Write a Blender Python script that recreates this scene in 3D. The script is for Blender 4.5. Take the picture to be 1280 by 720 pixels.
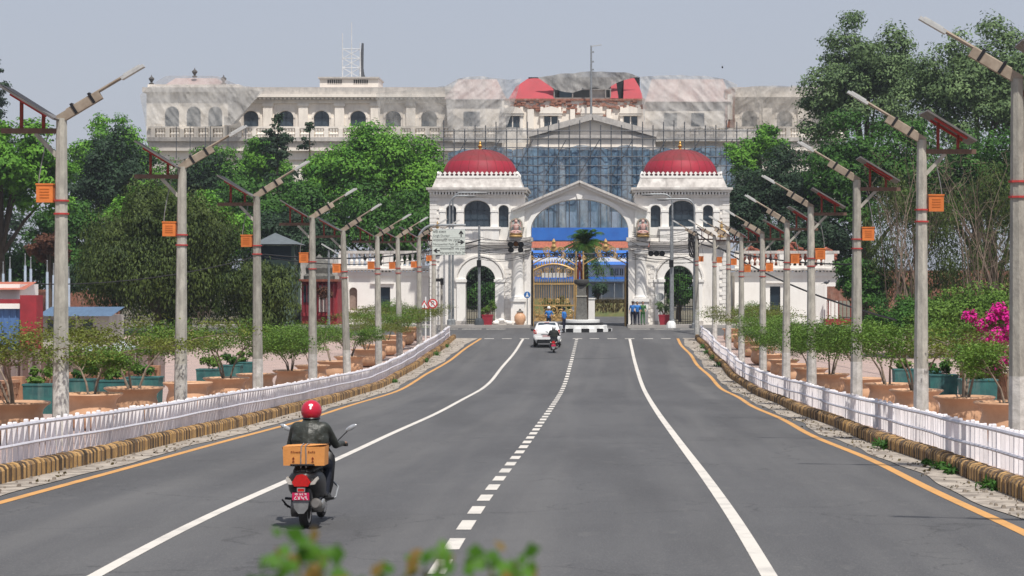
import bpy, math, random
import numpy as np
from mathutils import Vector, noise as mnoise
R = math.radians
rnd = random.Random(7)
scn = bpy.context.scene
for o in list(bpy.data.objects): bpy.data.objects.remove(o)
col = scn.collection
# ------------------------------------------------------------------ camera
FPX = 2700.0                      # focal length in pixels of the 1280 px wide photograph
cam = bpy.data.cameras.new('camera'); camo = bpy.data.objects.new('camera', cam); col.objects.link(camo)
camo.location = (0, 0, 3.0); camo.rotation_euler = (R(90), 0, 0)
cam.sensor_width = 36; cam.lens = FPX / 1280 * 36
cam.shift_x = -114 / 1280; cam.shift_y = 0
cam.clip_start = .1; cam.clip_end = 6000
cam.dof.use_dof = True; cam.dof.focus_distance = 52; cam.dof.aperture_fstop = 6.5
scn.camera = camo
# ------------------------------------------------------------------ sky, sun, exposure
sun_dir = Vector((-1.5, 3.5, -7.0)).normalized()        # the way the light travels
to_sun = -sun_dir
elev = math.asin(to_sun.z)
w = bpy.data.worlds.new('World'); scn.world = w; w.use_nodes = True
nt = w.node_tree; nt.nodes.clear()
sky = nt.nodes.new('ShaderNodeTexSky'); sky.sky_type = 'NISHITA'; sky.sun_disc = False
sky.sun_elevation = elev; sky.sun_rotation = math.atan2(to_sun.x, to_sun.y)
sky.air_density = 1.6; sky.dust_density = 5.0; sky.ozone_density = 1.5; sky.altitude = 1300
mx = nt.nodes.new('ShaderNodeMix'); mx.data_type = 'RGBA'; mx.inputs[0].default_value = .82   # veil of city haze over the whole sky
mx.inputs[7].default_value = (4.35, 4.65, 5.6, 1)
bg = nt.nodes.new('ShaderNodeBackground'); bg.inputs[1].default_value = .11
ow = nt.nodes.new('ShaderNodeOutputWorld')
nt.links.new(sky.outputs[0], mx.inputs[6]); nt.links.new(mx.outputs[2], bg.inputs[0]); nt.links.new(bg.outputs[0], ow.inputs[0])
sl = bpy.data.lights.new('sun', 'SUN'); sl.energy = 4.7; sl.angle = R(1.2); sl.color = (1, .95, .88)
so = bpy.data.objects.new('sun', sl); col.objects.link(so)
so.rotation_euler = sun_dir.to_track_quat('-Z', 'Y').to_euler(); so.location = (20, -60, 120)
vs = scn.view_settings
vs.view_transform = 'Standard'; vs.look = 'None'; vs.exposure = 0.0; vs.gamma = 1; vs.use_curve_mapping = False
scn.render.engine = 'CYCLES'
# ------------------------------------------------------------------ materials
MATS = {}
def rgb(c): return (c[0], c[1], c[2], 1)
def mat(name, c1, c2=None, scale=3.0, rough=.8, metal=0, bump=0, bscale=None, stretch=None, streak=None, detail=6, island=0, thr=(.35, .65), spec=.35, trans=0):
    """procedural surface: two tones of one colour mixed by noise, optional streaks of dirt, optional relief"""
    if name in MATS: return MATS[name]
    m = bpy.data.materials.new(name); m.use_nodes = True; n = m.node_tree.nodes; l = m.node_tree.links
    b = n['Principled BSDF']; b.inputs['Roughness'].default_value = rough; b.inputs['Metallic'].default_value = metal
    b.inputs['Specular IOR Level'].default_value = spec
    tc = n.new('ShaderNodeNewGeometry')
    mp = n.new('ShaderNodeMapping'); l.new(tc.outputs['Position'], mp.inputs[0])
    if stretch: mp.inputs['Scale'].default_value = stretch
    nz = n.new('ShaderNodeTexNoise'); nz.inputs['Scale'].default_value = scale; nz.inputs['Detail'].default_value = detail; nz.inputs['Roughness'].default_value = .62
    l.new(mp.outputs[0], nz.inputs[0])
    c2 = c2 or tuple(x * .75 for x in c1)
    rp = n.new('ShaderNodeMapRange'); rp.inputs[1].default_value = thr[0]; rp.inputs[2].default_value = thr[1]
    fac = nz.outputs[0]
    if island:
        ad = n.new('ShaderNodeMath'); ad.operation = 'MULTIPLY_ADD'; ad.inputs[1].default_value = island; 
        sb = n.new('ShaderNodeMath'); sb.operation = 'SUBTRACT'; sb.inputs[1].default_value = .5
        l.new(tc.outputs['Random Per Island'], sb.inputs[0]); l.new(sb.outputs[0], ad.inputs[0]); l.new(nz.outputs[0], ad.inputs[2]); fac = ad.outputs[0]
    l.new(fac, rp.inputs[0])
    mi = n.new('ShaderNodeMix'); mi.data_type = 'RGBA'; mi.inputs[6].default_value = rgb(c1); mi.inputs[7].default_value = rgb(c2)
    l.new(rp.outputs[0], mi.inputs[0]); out = mi.outputs[2]
    if streak:                                   # (colour, amount, scale): rain streaks and dirt running down
        mp2 = n.new('ShaderNodeMapping'); mp2.inputs['Scale'].default_value = (1, 1, .16); l.new(tc.outputs['Position'], mp2.inputs[0])
        n2 = n.new('ShaderNodeTexNoise'); n2.inputs['Scale'].default_value = streak[2]; n2.inputs['Detail'].default_value = 8; n2.inputs['Roughness'].default_value = .7
        l.new(mp2.outputs[0], n2.inputs[0])
        r2 = n.new('ShaderNodeMapRange'); r2.inputs[1].default_value = .5; r2.inputs[2].default_value = .75; r2.inputs[4].default_value = streak[1]
        l.new(n2.outputs[0], r2.inputs[0])
        m2 = n.new('ShaderNodeMix'); m2.data_type = 'RGBA'; l.new(r2.outputs[0], m2.inputs[0]); l.new(out, m2.inputs[6]); m2.inputs[7].default_value = rgb(streak[0]); out = m2.outputs[2]
    l.new(out, b.inputs['Base Color'])
    if bump:
        n3 = n.new('ShaderNodeTexNoise'); n3.inputs['Scale'].default_value = bscale or scale * 6; n3.inputs['Detail'].default_value = 4
        l.new(mp.outputs[0], n3.inputs[0])
        bp = n.new('ShaderNodeBump'); bp.inputs['Strength'].default_value = bump; bp.inputs['Distance'].default_value = .02
        l.new(n3.outputs[0], bp.inputs['Height']); l.new(bp.outputs[0], b.inputs['Normal'])
    if trans:                                    # leaves: part of the light comes through
        tr = n.new('ShaderNodeBsdfTranslucent'); l.new(out, tr.inputs[0])
        ms = n.new('ShaderNodeMixShader'); ms.inputs[0].default_value = trans
        l.new(b.outputs[0], ms.inputs[1]); l.new(tr.outputs[0], ms.inputs[2]); l.new(ms.outputs[0], n['Material Output'].inputs[0])
    MATS[name] = m; return m
def netmat(name, c, alpha, c2=None):
    """thin woven sheet: part of the rays pass the gaps between the threads"""
    m = mat(name, c, c2 or tuple(x * .6 for x in c), scale=.5, rough=.7, detail=8, stretch=(1, 1, .5), bump=.9, bscale=1.3)
    m.node_tree.nodes['Bump'].inputs['Distance'].default_value = .35
    n = m.node_tree.nodes; l = m.node_tree.links
    tr = n.new('ShaderNodeBsdfTransparent'); ms = n.new('ShaderNodeMixShader')
    g = n.new('ShaderNodeNewGeometry'); nz = n.new('ShaderNodeTexNoise'); nz.inputs['Scale'].default_value = .35; nz.inputs['Detail'].default_value = 5
    mp_ = n.new('ShaderNodeMapping'); mp_.inputs['Scale'].default_value = (1.6, 1, .35); l.new(g.outputs['Position'], mp_.inputs[0]); l.new(mp_.outputs[0], nz.inputs[0])
    r = n.new('ShaderNodeMapRange'); r.inputs[1].default_value = .3; r.inputs[2].default_value = .7; r.inputs[3].default_value = max(0, alpha - .2); r.inputs[4].default_value = min(1, alpha + .2)
    l.new(nz.outputs[0], r.inputs[0]); l.new(r.outputs[0], ms.inputs[0])
    l.new(tr.outputs[0], ms.inputs[1]); l.new(n['Principled BSDF'].outputs[0], ms.inputs[2]); l.new(ms.outputs[0], n['Material Output'].inputs[0])
    return m
def leafmat(name, dark, light, scale=.35, island=.32, rough=.6):
    return mat(name, dark, light, scale=scale, rough=rough, island=island, thr=(.25, .75), spec=.2, trans=.18)
WHITE = mat('old_white_plaster', (.84, .81, .765), (.78, .745, .695), 1.2, .85, bump=.15, streak=((.40, .36, .31), .36, 5.5))
WHITE2 = mat('bright_whitewash', (.86, .84, .80), (.80, .775, .735), .8, .85, streak=((.52, .47, .42), .22, 1.0))
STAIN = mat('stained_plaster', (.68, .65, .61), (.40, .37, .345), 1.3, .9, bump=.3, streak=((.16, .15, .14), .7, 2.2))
PALW = mat('palace_plaster', (.84, .775, .69), (.74, .68, .605), .5, .9, streak=((.36, .32, .29), .5, .7))
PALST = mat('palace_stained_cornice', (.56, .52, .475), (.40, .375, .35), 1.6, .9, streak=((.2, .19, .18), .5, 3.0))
DOME = mat('crimson_sheet', (.34, .014, .034), (.27, .016, .034), .9, .6, streak=((.17, .03, .03), .4, 4), bump=.08)
DOMEU = mat('weathered_crimson_sheet', (.23, .026, .034), (.16, .03, .032), 1.2, .7, streak=((.10, .035, .03), .6, 4), bump=.1)
GOLD = mat('gilded_metal', (.62, .38, .10), (.42, .25, .07), 6, .38, .65)
GILT = mat('gold_paint', (.56, .37, .15), (.36, .23, .09), 5, .5, .2)
TEAL = mat('dark_shutter', (.030, .050, .070), (.022, .036, .052), 2, .35)
GLASS = mat('dark_window_glass', (.045, .065, .085), (.03, .045, .06), .7, .12, spec=.6)
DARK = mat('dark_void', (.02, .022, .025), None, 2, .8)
IRON = mat('black_iron', (.025, .025, .028), None, 8, .5, .4)
STEEL = mat('galvanised_steel', (.34, .36, .37), (.24, .25, .26), 6, .5, .5)
CONC = mat('weathered_concrete', (.46, .44, .38), (.30, .285, .25), 7, .92, bump=.5, bscale=40, streak=((.23, .215, .19), .55, 9), stretch=(1, 1, .4))
LIME = mat('limewashed_concrete', (.62, .60, .56), (.40, .385, .35), 6, .92, bump=.4, bscale=40)
ARMC = mat('rusty_beige_boom', (.36, .30, .235), (.24, .19, .145), 9, .85, stretch=(.5, 1, .5))
RUST = mat('rust_red_steel', (.28, .05, .035), (.14, .03, .022), 12, .7)
REDR = mat('bright_red_rail', (.48, .055, .05), (.36, .045, .04), 6, .6)
PANEL = mat('solar_panel_back', (.16, .15, .145), (.11, .105, .10), 4, .5)
PCELL = mat('solar_cells', (.05, .05, .055), (.04, .04, .045), 20, .6, spec=.15)
ORANGE = mat('orange_box_paint', (.68, .20, .045), (.56, .16, .04), 5, .5)
LED = mat('lamp_housing', (.60, .60, .58), (.48, .48, .46), 8, .4, .3)
CLAY = mat('terracotta', (.62, .37, .22), (.52, .295, .17), 2.5, .5, bump=.1, streak=((.66, .46, .31), .25, 3))
SOIL = mat('soil', (.07, .05, .035), (.04, .03, .02), 20, .95, bump=.6)
TEALP = mat('teal_planter_paint', (.035, .15, .14), (.025, .085, .09), 3, .7, streak=((.22, .28, .25), .5, 4))
BRICK = mat('raw_brick', (.50, .285, .17), (.36, .19, .115), 9, .92, bump=.3)
BRICKD = mat('exposed_old_brick', (.34, .15, .10), (.20, .09, .065), 4, .95, bump=.5, bscale=9, streak=((.5, .42, .36), .5, 2))
FENW = mat('fence_white_paint', (.90, .87, .88), (.80, .77, .78), 4, .75, streak=((.48, .44, .42), .3, 7), bump=.1)
FENR = mat('fence_rail_paint', (.66, .65, .70), (.52, .51, .56), 6, .6)
YEL = mat('kerb_ochre_paint', (.54, .33, .125), (.36, .22, .10), 5, .85, streak=((.18, .13, .085), .5, 9), bump=.3)
BLK = mat('kerb_dark_paint', (.075, .06, .045), (.17, .10, .05), 6, .85, bump=.3)
TRUNK = mat('bark', (.12, .09, .065), (.07, .052, .038), 8, .95, bump=.6, stretch=(1, 1, .3))
PALEB = mat('pale_branch', (.27, .21, .16), (.17, .13, .10), 9, .95)
REDP = mat('red_painted_wall', (.33, .03, .042), (.23, .025, .034), 1.5, .8, streak=((.15, .03, .03), .4, 2))
BLUEP = mat('blue_sheet', (.09, .19, .40), (.07, .14, .31), 2, .5, stretch=(6, 1, 1))
BLUER = mat('blue_roof_sheet', (.035, .17, .56), (.03, .13, .46), .6, .5)
TILE = mat('red_clay_tile', (.40, .13, .08), (.24, .08, .055), 6, .9, bump=.3)
MANS = mat('red_mansard_sheet', (.43, .045, .06), (.33, .04, .05), .5, .55, streak=((.25, .07, .07), .4, .8))
NETG = netmat('grey_debris_net', (.56, .54, .51), .55, (.45, .435, .42))
NETB = netmat('blue_debris_net', (.14, .24, .335), .74, (.085, .155, .235))
TARP = netmat('grey_tarpaulin', (.40, .385, .365), .97, (.20, .195, .19))
SCAF = mat('scaffold_tube', (.11, .115, .125), None, 3, .6, .4)
SKIN = mat('skin', (.36, .20, .13), (.30, .165, .11), 20, .55)
JACK = mat('black_leather', (.036, .040, .032), (.018, .021, .016), 7, .45, bump=1.0, bscale=11, spec=.45)
DENIM = mat('dark_denim', (.02, .024, .038), (.012, .015, .025), 30, .85)
BLUSH = mat('police_blue_shirt', (.035, .19, .52), (.03, .14, .42), 8, .8)
NAVY = mat('navy_trousers', (.015, .018, .04), None, 8, .85)
GREENC = mat('green_garment', (.05, .16, .05), (.035, .11, .04), 8, .8)
BLKP = mat('black_plastic', (.008, .008, .009), (.012, .012, .013), 9, .4, spec=.35)
RUBBER = mat('tyre_rubber', (.022, .021, .02), (.032, .03, .028), 20, .85)
REDL = mat('red_lens', (.55, .012, .01), (.42, .01, .01), 30, .18, spec=.6)
CLEARL = mat('clear_lens', (.6, .57, .52), (.4, .36, .32), 30, .15, spec=.6)
SILVER = mat('silver_metal', (.55, .55, .54), (.40, .40, .39), 12, .3, .7)
GREYP = mat('grey_plastic', (.22, .22, .22), (.16, .16, .16), 12, .4)
PLATER = mat('red_number_plate', (.62, .02, .10), None, 20, .4)
WPAINT = mat('white_print', (.82, .82, .80), (.76, .76, .74), 20, .5)
HELR = mat('red_helmet_shell', (.50, .010, .035), (.42, .008, .03), 9, .18, spec=.6)
CARD = mat('orange_cardboard', (.70, .30, .085), (.60, .245, .07), 6, .85, bump=.15)
PRINT = mat('dark_red_print', (.25, .05, .02), None, 9, .9)
CARW = mat('white_car_paint', (.80, .80, .79), (.77, .77, .76), 3, .16, spec=.6)
SIGNG = mat('pale_sign_sheet', (.60, .65, .60), (.54, .58, .54), 3, .5)
BLACKP = mat('black_print', (.02, .02, .022), None, 9, .6)
SREDM = mat('sign_red', (.60, .05, .05), None, 9, .5)
STONE = mat('dark_stone', (.16, .155, .14), (.09, .088, .08), 5, .85, bump=.4)
REDPOT = mat('red_plastic_pot', (.36, .03, .05), (.28, .025, .04), 5, .6)
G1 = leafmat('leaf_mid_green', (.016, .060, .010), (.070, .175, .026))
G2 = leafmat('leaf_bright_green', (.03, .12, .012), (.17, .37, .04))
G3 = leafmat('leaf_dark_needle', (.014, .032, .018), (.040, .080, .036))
G4 = leafmat('leaf_willow_olive', (.020, .040, .012), (.105, .145, .032))
G5 = leafmat('leaf_grey_green', (.045, .085, .035), (.19, .28, .11))
G6 = leafmat('leaf_feathery', (.05, .11, .016), (.16, .27, .045), scale=1.2)
G7 = leafmat('leaf_feathery_olive', (.06, .085, .014), (.19, .22, .04), scale=1.2)
G8 = leafmat('leaf_dry_brown', (.05, .04, .018), (.13, .10, .04))
G9 = leafmat('leaf_rusty', (.08, .032, .02), (.16, .07, .04))
FLOW = leafmat('magenta_bracts', (.42, .005, .16), (.75, .03, .36), scale=1)
def vary(m, lo, hi):
    """each piece of a kind is a little lighter or darker than the next"""
    n = m.node_tree.nodes; l = m.node_tree.links; b = n['Principled BSDF']; src = b.inputs['Base Color'].links[0].from_socket
    oi = n.new('ShaderNodeObjectInfo'); r = n.new('ShaderNodeMapRange'); r.inputs[3].default_value = lo; r.inputs[4].default_value = hi; l.new(oi.outputs['Random'], r.inputs[0])
    h = n.new('ShaderNodeHueSaturation'); l.new(r.outputs[0], h.inputs['Value']); l.new(src, h.inputs['Color']); l.new(h.outputs[0], b.inputs['Base Color'])
for m_, a_, b_ in ((CONC, .78, 1.15), (LIME, .8, 1.12), (CLAY, .8, 1.12), (FENW, .86, 1.04), (YEL, .72, 1.1), (BLK, .6, 1.5), (ORANGE, .85, 1.1), (BRICK, .7, 1.15), (TILE, .6, 1.3), (ARMC, .8, 1.15)): vary(m_, a_, b_)
# ------------------------------------------------------------------ mesh helpers
def root_loc(p):
    while p.parent: p = p.parent
    return p.location
class MB:
    def __init__(s): s.v = []; s.f = []; s.m = []
    def add(s, v, f, mi=0):
        o = len(s.v); s.v += [tuple(p) for p in v]; s.f += [tuple(i + o for i in q) for q in f]; s.m += [mi] * len(f); return s
    def box(s, x0, x1, y0, y1, z0, z1, mi=0, top=None):
        """axis box; top=(dx,dy) insets the upper face"""
        a, b = top or (0, 0)
        return s.add([(x0, y0, z0), (x1, y0, z0), (x1, y1, z0), (x0, y1, z0), (x0 + a, y0 + b, z1), (x1 - a, y0 + b, z1), (x1 - a, y1 - b, z1), (x0 + a, y1 - b, z1)],
                     [(0, 3, 2, 1), (4, 5, 6, 7), (0, 1, 5, 4), (1, 2, 6, 5), (2, 3, 7, 6), (3, 0, 4, 7)], mi)
    def beam(s, p0, p1, w, h, mi=0):
        p0, p1 = Vector(p0), Vector(p1); d = (p1 - p0).normalized()
        up = Vector((0, 0, 1)) if abs(d.z) < .95 else Vector((0, 1, 0))
        a = d.cross(up).normalized() * w / 2; b = a.cross(d).normalized() * h / 2
        v = [p0 - a - b, p0 + a - b, p0 + a + b, p0 - a + b, p1 - a - b, p1 + a - b, p1 + a + b, p1 - a + b]
        return s.add(v, [(0, 1, 2, 3), (7, 6, 5, 4), (4, 5, 1, 0), (5, 6, 2, 1), (6, 7, 3, 2), (7, 4, 0, 3)], mi)
    def tube(s, pts, rads, n=8, mi=0, caps=True):
        pts = [Vector(p) for p in pts]
        if not hasattr(rads, '__len__'): rads = [rads] * len(pts)
        o = len(s.v); prev = None
        for i, p in enumerate(pts):
            t = (pts[min(i + 1, len(pts) - 1)] - pts[max(i - 1, 0)]).normalized()
            if prev is None:
                a = t.cross(Vector((0, 0, 1)) if abs(t.z) < .9 else Vector((1, 0, 0))).normalized()
            else: a = (prev - t * prev.dot(t)).normalized()
            prev = a; b = t.cross(a)
            for k in range(n):
                g = 2 * math.pi * k / n; s.v.append(tuple(p + (a * math.cos(g) + b * math.sin(g)) * rads[i]))
        for i in range(len(pts) - 1):
            for k in range(n):
                k2 = (k + 1) % n; s.f.append((o + i * n + k, o + i * n + k2, o + (i + 1) * n + k2, o + (i + 1) * n + k)); s.m.append(mi)
        if caps:
            s.f.append(tuple(o + k for k in reversed(range(n)))); s.m.append(mi)
            e = o + (len(pts) - 1) * n; s.f.append(tuple(e + k for k in range(n))); s.m.append(mi)
        return s
    def cyl(s, p0, p1, r0, r1=None, n=10, mi=0): return s.tube([p0, p1], [r0, r0 if r1 is None else r1], n, mi)
    def lathe(s, prof, c, n=20, mi=0, sx=1, sy=1):
        """prof: (radius, z) from bottom to top about the upright axis through c"""
        o = len(s.v)
        for r, z in prof:
            for k in range(n):
                g = 2 * math.pi * k / n; s.v.append((c[0] + r * math.cos(g) * sx, c[1] + r * math.sin(g) * sy, c[2] + z))
        for i in range(len(prof) - 1):
            for k in range(n):
                k2 = (k + 1) % n; s.f.append((o + i * n + k, o + i * n + k2, o + (i + 1) * n + k2, o + (i + 1) * n + k)); s.m.append(mi)
        s.f.append(tuple(o + k for k in reversed(range(n)))); s.m.append(mi)
        e = o + (len(prof) - 1) * n; s.f.append(tuple(e + k for k in range(n))); s.m.append(mi)
        return s
    def ball(s, c, r, nu=12, nv=8, mi=0):
        r = r if hasattr(r, '__len__') else (r, r, r)
        o = len(s.v); s.v.append((c[0], c[1], c[2] - r[2]))
        for j in range(1, nv):
            t = math.pi * j / nv - math.pi / 2
            for k in range(nu):
                g = 2 * math.pi * k / nu; s.v.append((c[0] + r[0] * math.cos(t) * math.cos(g), c[1] + r[1] * math.cos(t) * math.sin(g), c[2] + r[2] * math.sin(t)))
        s.v.append((c[0], c[1], c[2] + r[2])); e = len(s.v) - 1
        for k in range(nu):
            k2 = (k + 1) % nu
            s.f.append((o, o + 1 + k2, o + 1 + k)); s.m.append(mi)
            for j in range(nv - 2):
                a = o + 1 + j * nu; s.f.append((a + k, a + k2, a + nu + k2, a + nu + k)); s.m.append(mi)
            a = o + 1 + (nv - 2) * nu; s.f.append((a + k, a + k2, e)); s.m.append(mi)
        return s
    def prism(s, poly, y0, y1, mi=0):
        """outline in x,z (anticlockwise seen from the front) pushed from y0 (front) to y1"""
        n = len(poly); v = [(x, y0, z) for x, z in poly] + [(x, y1, z) for x, z in poly]
        f = [tuple(range(n)), tuple(reversed(range(n, 2 * n)))] + [(i + n, (i + 1) % n + n, (i + 1) % n, i) for i in range(n)]
        return s.add(v, f, mi)
    def archwall(s, x0, x1, z0, ztop, ops, y0, y1, mi=0, seg=12):
        """wall with arched openings; ops: (centre, half width, sill z, spring z, rise); ztop a number or f(x)"""
        zt = ztop if callable(ztop) else (lambda x: ztop)
        ops = sorted(ops); x = x0
        def block(a, b, lo):
            if b - a > 1e-4: s.add([(a, y0, lo), (b, y0, lo), (b, y1, lo), (a, y1, lo), (a, y0, zt(a)), (b, y0, zt(b)), (b, y1, zt(b)), (a, y1, zt(a))],
                     [(0, 3, 2, 1), (4, 5, 6, 7), (0, 1, 5, 4), (1, 2, 6, 5), (2, 3, 7, 6), (3, 0, 4, 7)], mi)
        for cx, hw, zs, sp, rise in ops:
            block(x, cx - hw, z0)
            if zs > z0 + 1e-3: s.box(cx - hw, cx + hw, y0, y1, z0, zs, mi)
            P = [(cx - hw * math.cos(math.pi * k / seg), sp + rise * math.sin(math.pi * k / seg)) for k in range(seg + 1)]
            for k in range(seg):
                (a, za), (b, zb) = P[k], P[k + 1]
                s.add([(a, y0, za), (b, y0, zb), (b, y1, zb), (a, y1, za), (a, y0, zt(a)), (b, y0, zt(b)), (b, y1, zt(b)), (a, y1, zt(a))],
                      [(0, 3, 2, 1), (4, 5, 6, 7), (0, 1, 5, 4), (2, 3, 7, 6)], mi)
            x = cx + hw
        block(x, x1, z0); return s
    def archband(s, cx, hw, sp, rise, wd, y0, y1, mi=0, seg=14, legs=0):
        """moulded band round an arch"""
        P = [(cx - math.cos(math.pi * k / seg) * hw, sp + rise * math.sin(math.pi * k / seg)) for k in range(seg + 1)]
        Q = [(cx - math.cos(math.pi * k / seg) * (hw + wd), sp + (rise + wd) * math.sin(math.pi * k / seg)) for k in range(seg + 1)]
        if legs:
            P = [(P[0][0], P[0][1] - legs)] + P + [(P[-1][0], P[-1][1] - legs)]; Q = [(Q[0][0], Q[0][1] - legs)] + Q + [(Q[-1][0], Q[-1][1] - legs)]
        n = len(P); v = [(x, y0, z) for x, z in P] + [(x, y0, z) for x, z in Q] + [(x, y1, z) for x, z in P] + [(x, y1, z) for x, z in Q]
        f = []
        for k in range(n - 1):
            f += [(k, k + 1, n + k + 1, n + k), (n + k, n + k + 1, 3 * n + k + 1, 3 * n + k), (2 * n + k, 2 * n + k + 1, k + 1, k)]
        f += [(0, n, 3 * n, 2 * n), (n - 1, 3 * n - 1, 4 * n - 1, 2 * n - 1)]
        return s.add(v, f, mi)
    def archpane(s, cx, hw, zs, sp, rise, y, mi=0, seg=14, th=.05):
        P = [(cx - hw, zs), (cx + hw, zs)] + [(cx + hw * math.cos(math.pi * k / seg), sp + rise * math.sin(math.pi * k / seg)) for k in range(seg + 1)]
        return s.prism(P, y, y + th, mi)
    def build(s, name, mats, parent=None, smooth=True, local=False, angle=35):
        me = bpy.data.meshes.new(name)
        v = s.v
        loc = (0, 0, 0)
        if parent is not None and not local: L = root_loc(parent); v = [(a - L[0], b - L[1], c - L[2]) for a, b, c in v]
        elif parent is None and not local:
            A = np.array(v); lo, hi = A.min(0), A.max(0); loc = ((lo[0] + hi[0]) / 2, (lo[1] + hi[1]) / 2, lo[2]); v = (A - np.array(loc)).tolist()
        me.from_pydata(v, [], s.f)
        mats = mats if isinstance(mats, (list, tuple)) else [mats]
        for m in mats: me.materials.append(m)
        if len(mats) > 1: me.polygons.foreach_set('material_index', s.m)
        if smooth:
            me.polygons.foreach_set('use_smooth', [True] * len(me.polygons)); me.set_sharp_from_angle(angle=R(angle))
        me.update()
        o = bpy.data.objects.new(name, me); col.objects.link(o); o.location = loc
        if parent is not None: o.parent = parent
        return o
def tag(o, label=None, cat=None, group=None, kind=None):
    if label: o['label'] = label
    if cat: o['category'] = cat
    if group: o['group'] = group
    if kind: o['kind'] = kind
    return o
def thing(name, label, cat, loc=(0, 0, 0), group=None, rz=0):
    o = bpy.data.objects.new(name, None); col.objects.link(o); o.location = loc; o.rotation_euler[2] = rz; o.empty_display_size = .2
    return tag(o, label, cat, group)
def copy_tree(o, parent=None):
    c = o.copy(); col.objects.link(c); c.parent = parent
    for ch in list(o.children): copy_tree(ch, c)
    return c
def textmesh(txt, size, m, name, parent=None, align='CENTER', th=.002, font_scale=1.0):
    """upright lettering in the x,z plane, facing -y, centred at the origin"""
    cu = bpy.data.curves.new('t', 'FONT'); cu.body = txt; cu.size = size; cu.align_x = align; cu.align_y = 'CENTER'; cu.extrude = th; cu.resolution_u = 2
    t = bpy.data.objects.new('t', cu); col.objects.link(t); bpy.context.view_layer.update()
    me = bpy.data.meshes.new_from_object(t.evaluated_get(bpy.context.evaluated_depsgraph_get()))
    bpy.data.objects.remove(t); bpy.data.curves.remove(cu)
    for v in me.vertices: v.co = (v.co.x * font_scale, -v.co.z, v.co.y)
    me.materials.clear(); me.materials.append(m)
    o = bpy.data.objects.new(name, me); col.objects.link(o)
    if parent: o.parent = parent
    return o
ORD = 'zeroth first second third fourth fifth sixth seventh eighth ninth tenth eleventh twelfth thirteenth fourteenth fifteenth sixteenth seventeenth eighteenth'.split()
# pixel of the photograph (1280 x 720) -> metres at a known distance
def PX(px, d): return (px - 754) * d / FPX
def PZ(py, d): return 3.0 + (360 - py) * d / FPX
# road level along the avenue: it dips, then climbs to the gate
_ry = [-80, 0, 22.4, 26.6, 29.1, 32.9, 37.1, 40, 47, 64.4, 82, 92, 101, 120, 141.6, 152, 159, 165, 400]
_rz = [.06, .05, .04, .03, -.02, -.10, -.20, -.28, -.46, -.84, -1.18, -1.33, -1.30, -.93, -.32, -.02, .14, .2, .2]
_gy = np.arange(-80, 400, .5); _gz = np.interp(_gy, _ry, _rz)
_k = np.exp(-.5 * (np.arange(-16, 17) / 6.0) ** 2); _k /= _k.sum()
_gz = np.convolve(np.pad(_gz, 16, 'edge'), _k, 'valid')
def zr(y): return float(np.interp(y, _gy, _gz))
# ================================================================== GROUND, ROAD
ASPH = mat('asphalt', (.092, .092, .094), (.070, .070, .073), .35, .88, detail=10, stretch=(1, .25, 1), bump=.35, bscale=60, thr=(.38, .62))
def asphalt_detail(m):
    """wheel tracks worn smooth, faint stains, fine chippings"""
    n = m.node_tree.nodes; l = m.node_tree.links; b = n['Principled BSDF']
    src = b.inputs['Base Color'].links[0].from_socket
    g = n.new('ShaderNodeNewGeometry')
    def nz(sc, stretch, lo, hi, amt, colr, src):
        mp = n.new('ShaderNodeMapping'); mp.inputs['Scale'].default_value = stretch; l.new(g.outputs['Position'], mp.inputs[0])
        t = n.new('ShaderNodeTexNoise'); t.inputs['Scale'].default_value = sc; t.inputs['Detail'].default_value = 7; l.new(mp.outputs[0], t.inputs[0])
        r = n.new('ShaderNodeMapRange'); r.inputs[1].default_value = lo; r.inputs[2].default_value = hi; r.inputs[4].default_value = amt; l.new(t.outputs[0], r.inputs[0])
        mi = n.new('ShaderNodeMix'); mi.data_type = 'RGBA'; l.new(r.outputs[0], mi.inputs[0]); l.new(src, mi.inputs[6]); mi.inputs[7].default_value = rgb(colr); l.new(mi.outputs[2], b.inputs['Base Color']); return mi.outputs[2]
    src = nz(.9, (1, .02, 1), .45, .7, .45, (.150, .147, .142), src)
    src = nz(1.3, (.25, 1, 1), .58, .75, .5, (.080, .079, .080), src)
    src = nz(.35, (1, .12, 1), .52, .60, .5, (.060, .060, .062), src)
    src = nz(3.0, (1, .4, 1), .60, .72, .35, (.125, .122, .118), src)
    vo = n.new('ShaderNodeTexVoronoi'); vo.feature = 'DISTANCE_TO_EDGE'; vo.inputs['Scale'].default_value = .16
    wn = n.new('ShaderNodeTexNoise'); wn.inputs['Scale'].default_value = .8; wn.inputs['Detail'].default_value = 6; l.new(g.outputs['Position'], wn.inputs[0])
    va = n.new('ShaderNodeVectorMath'); va.operation = 'MULTIPLY_ADD'; va.inputs[1].default_value = (3, 3, 0); l.new(wn.outputs['Color'], va.inputs[0]); l.new(g.outputs['Position'], va.inputs[2]); l.new(va.outputs[0], vo.inputs[0])
    vr = n.new('ShaderNodeMapRange'); vr.inputs[1].default_value = .0; vr.inputs[2].default_value = .006; vr.inputs[3].default_value = .55; vr.inputs[4].default_value = 0; l.new(vo.outputs[0], vr.inputs[0])
    vm = n.new('ShaderNodeMix'); vm.data_type = 'RGBA'; l.new(vr.outputs[0], vm.inputs[0]); l.new(src, vm.inputs[6]); vm.inputs[7].default_value = (.035, .035, .036, 1); src = vm.outputs[2]
    src = nz(45, (1, 1, 1), .5, .75, .45, (.20, .195, .19), src)
asphalt_detail(ASPH)
EARTH = mat('dry_earth', (.17, .145, .105), (.10, .095, .06), .25, .95, bump=.4)
PAVE = mat('pink_paving', (.50, .36, .31), (.38, .29, .26), .9, .9, bump=.2, streak=((.25, .21, .19), .35, 1))
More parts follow.
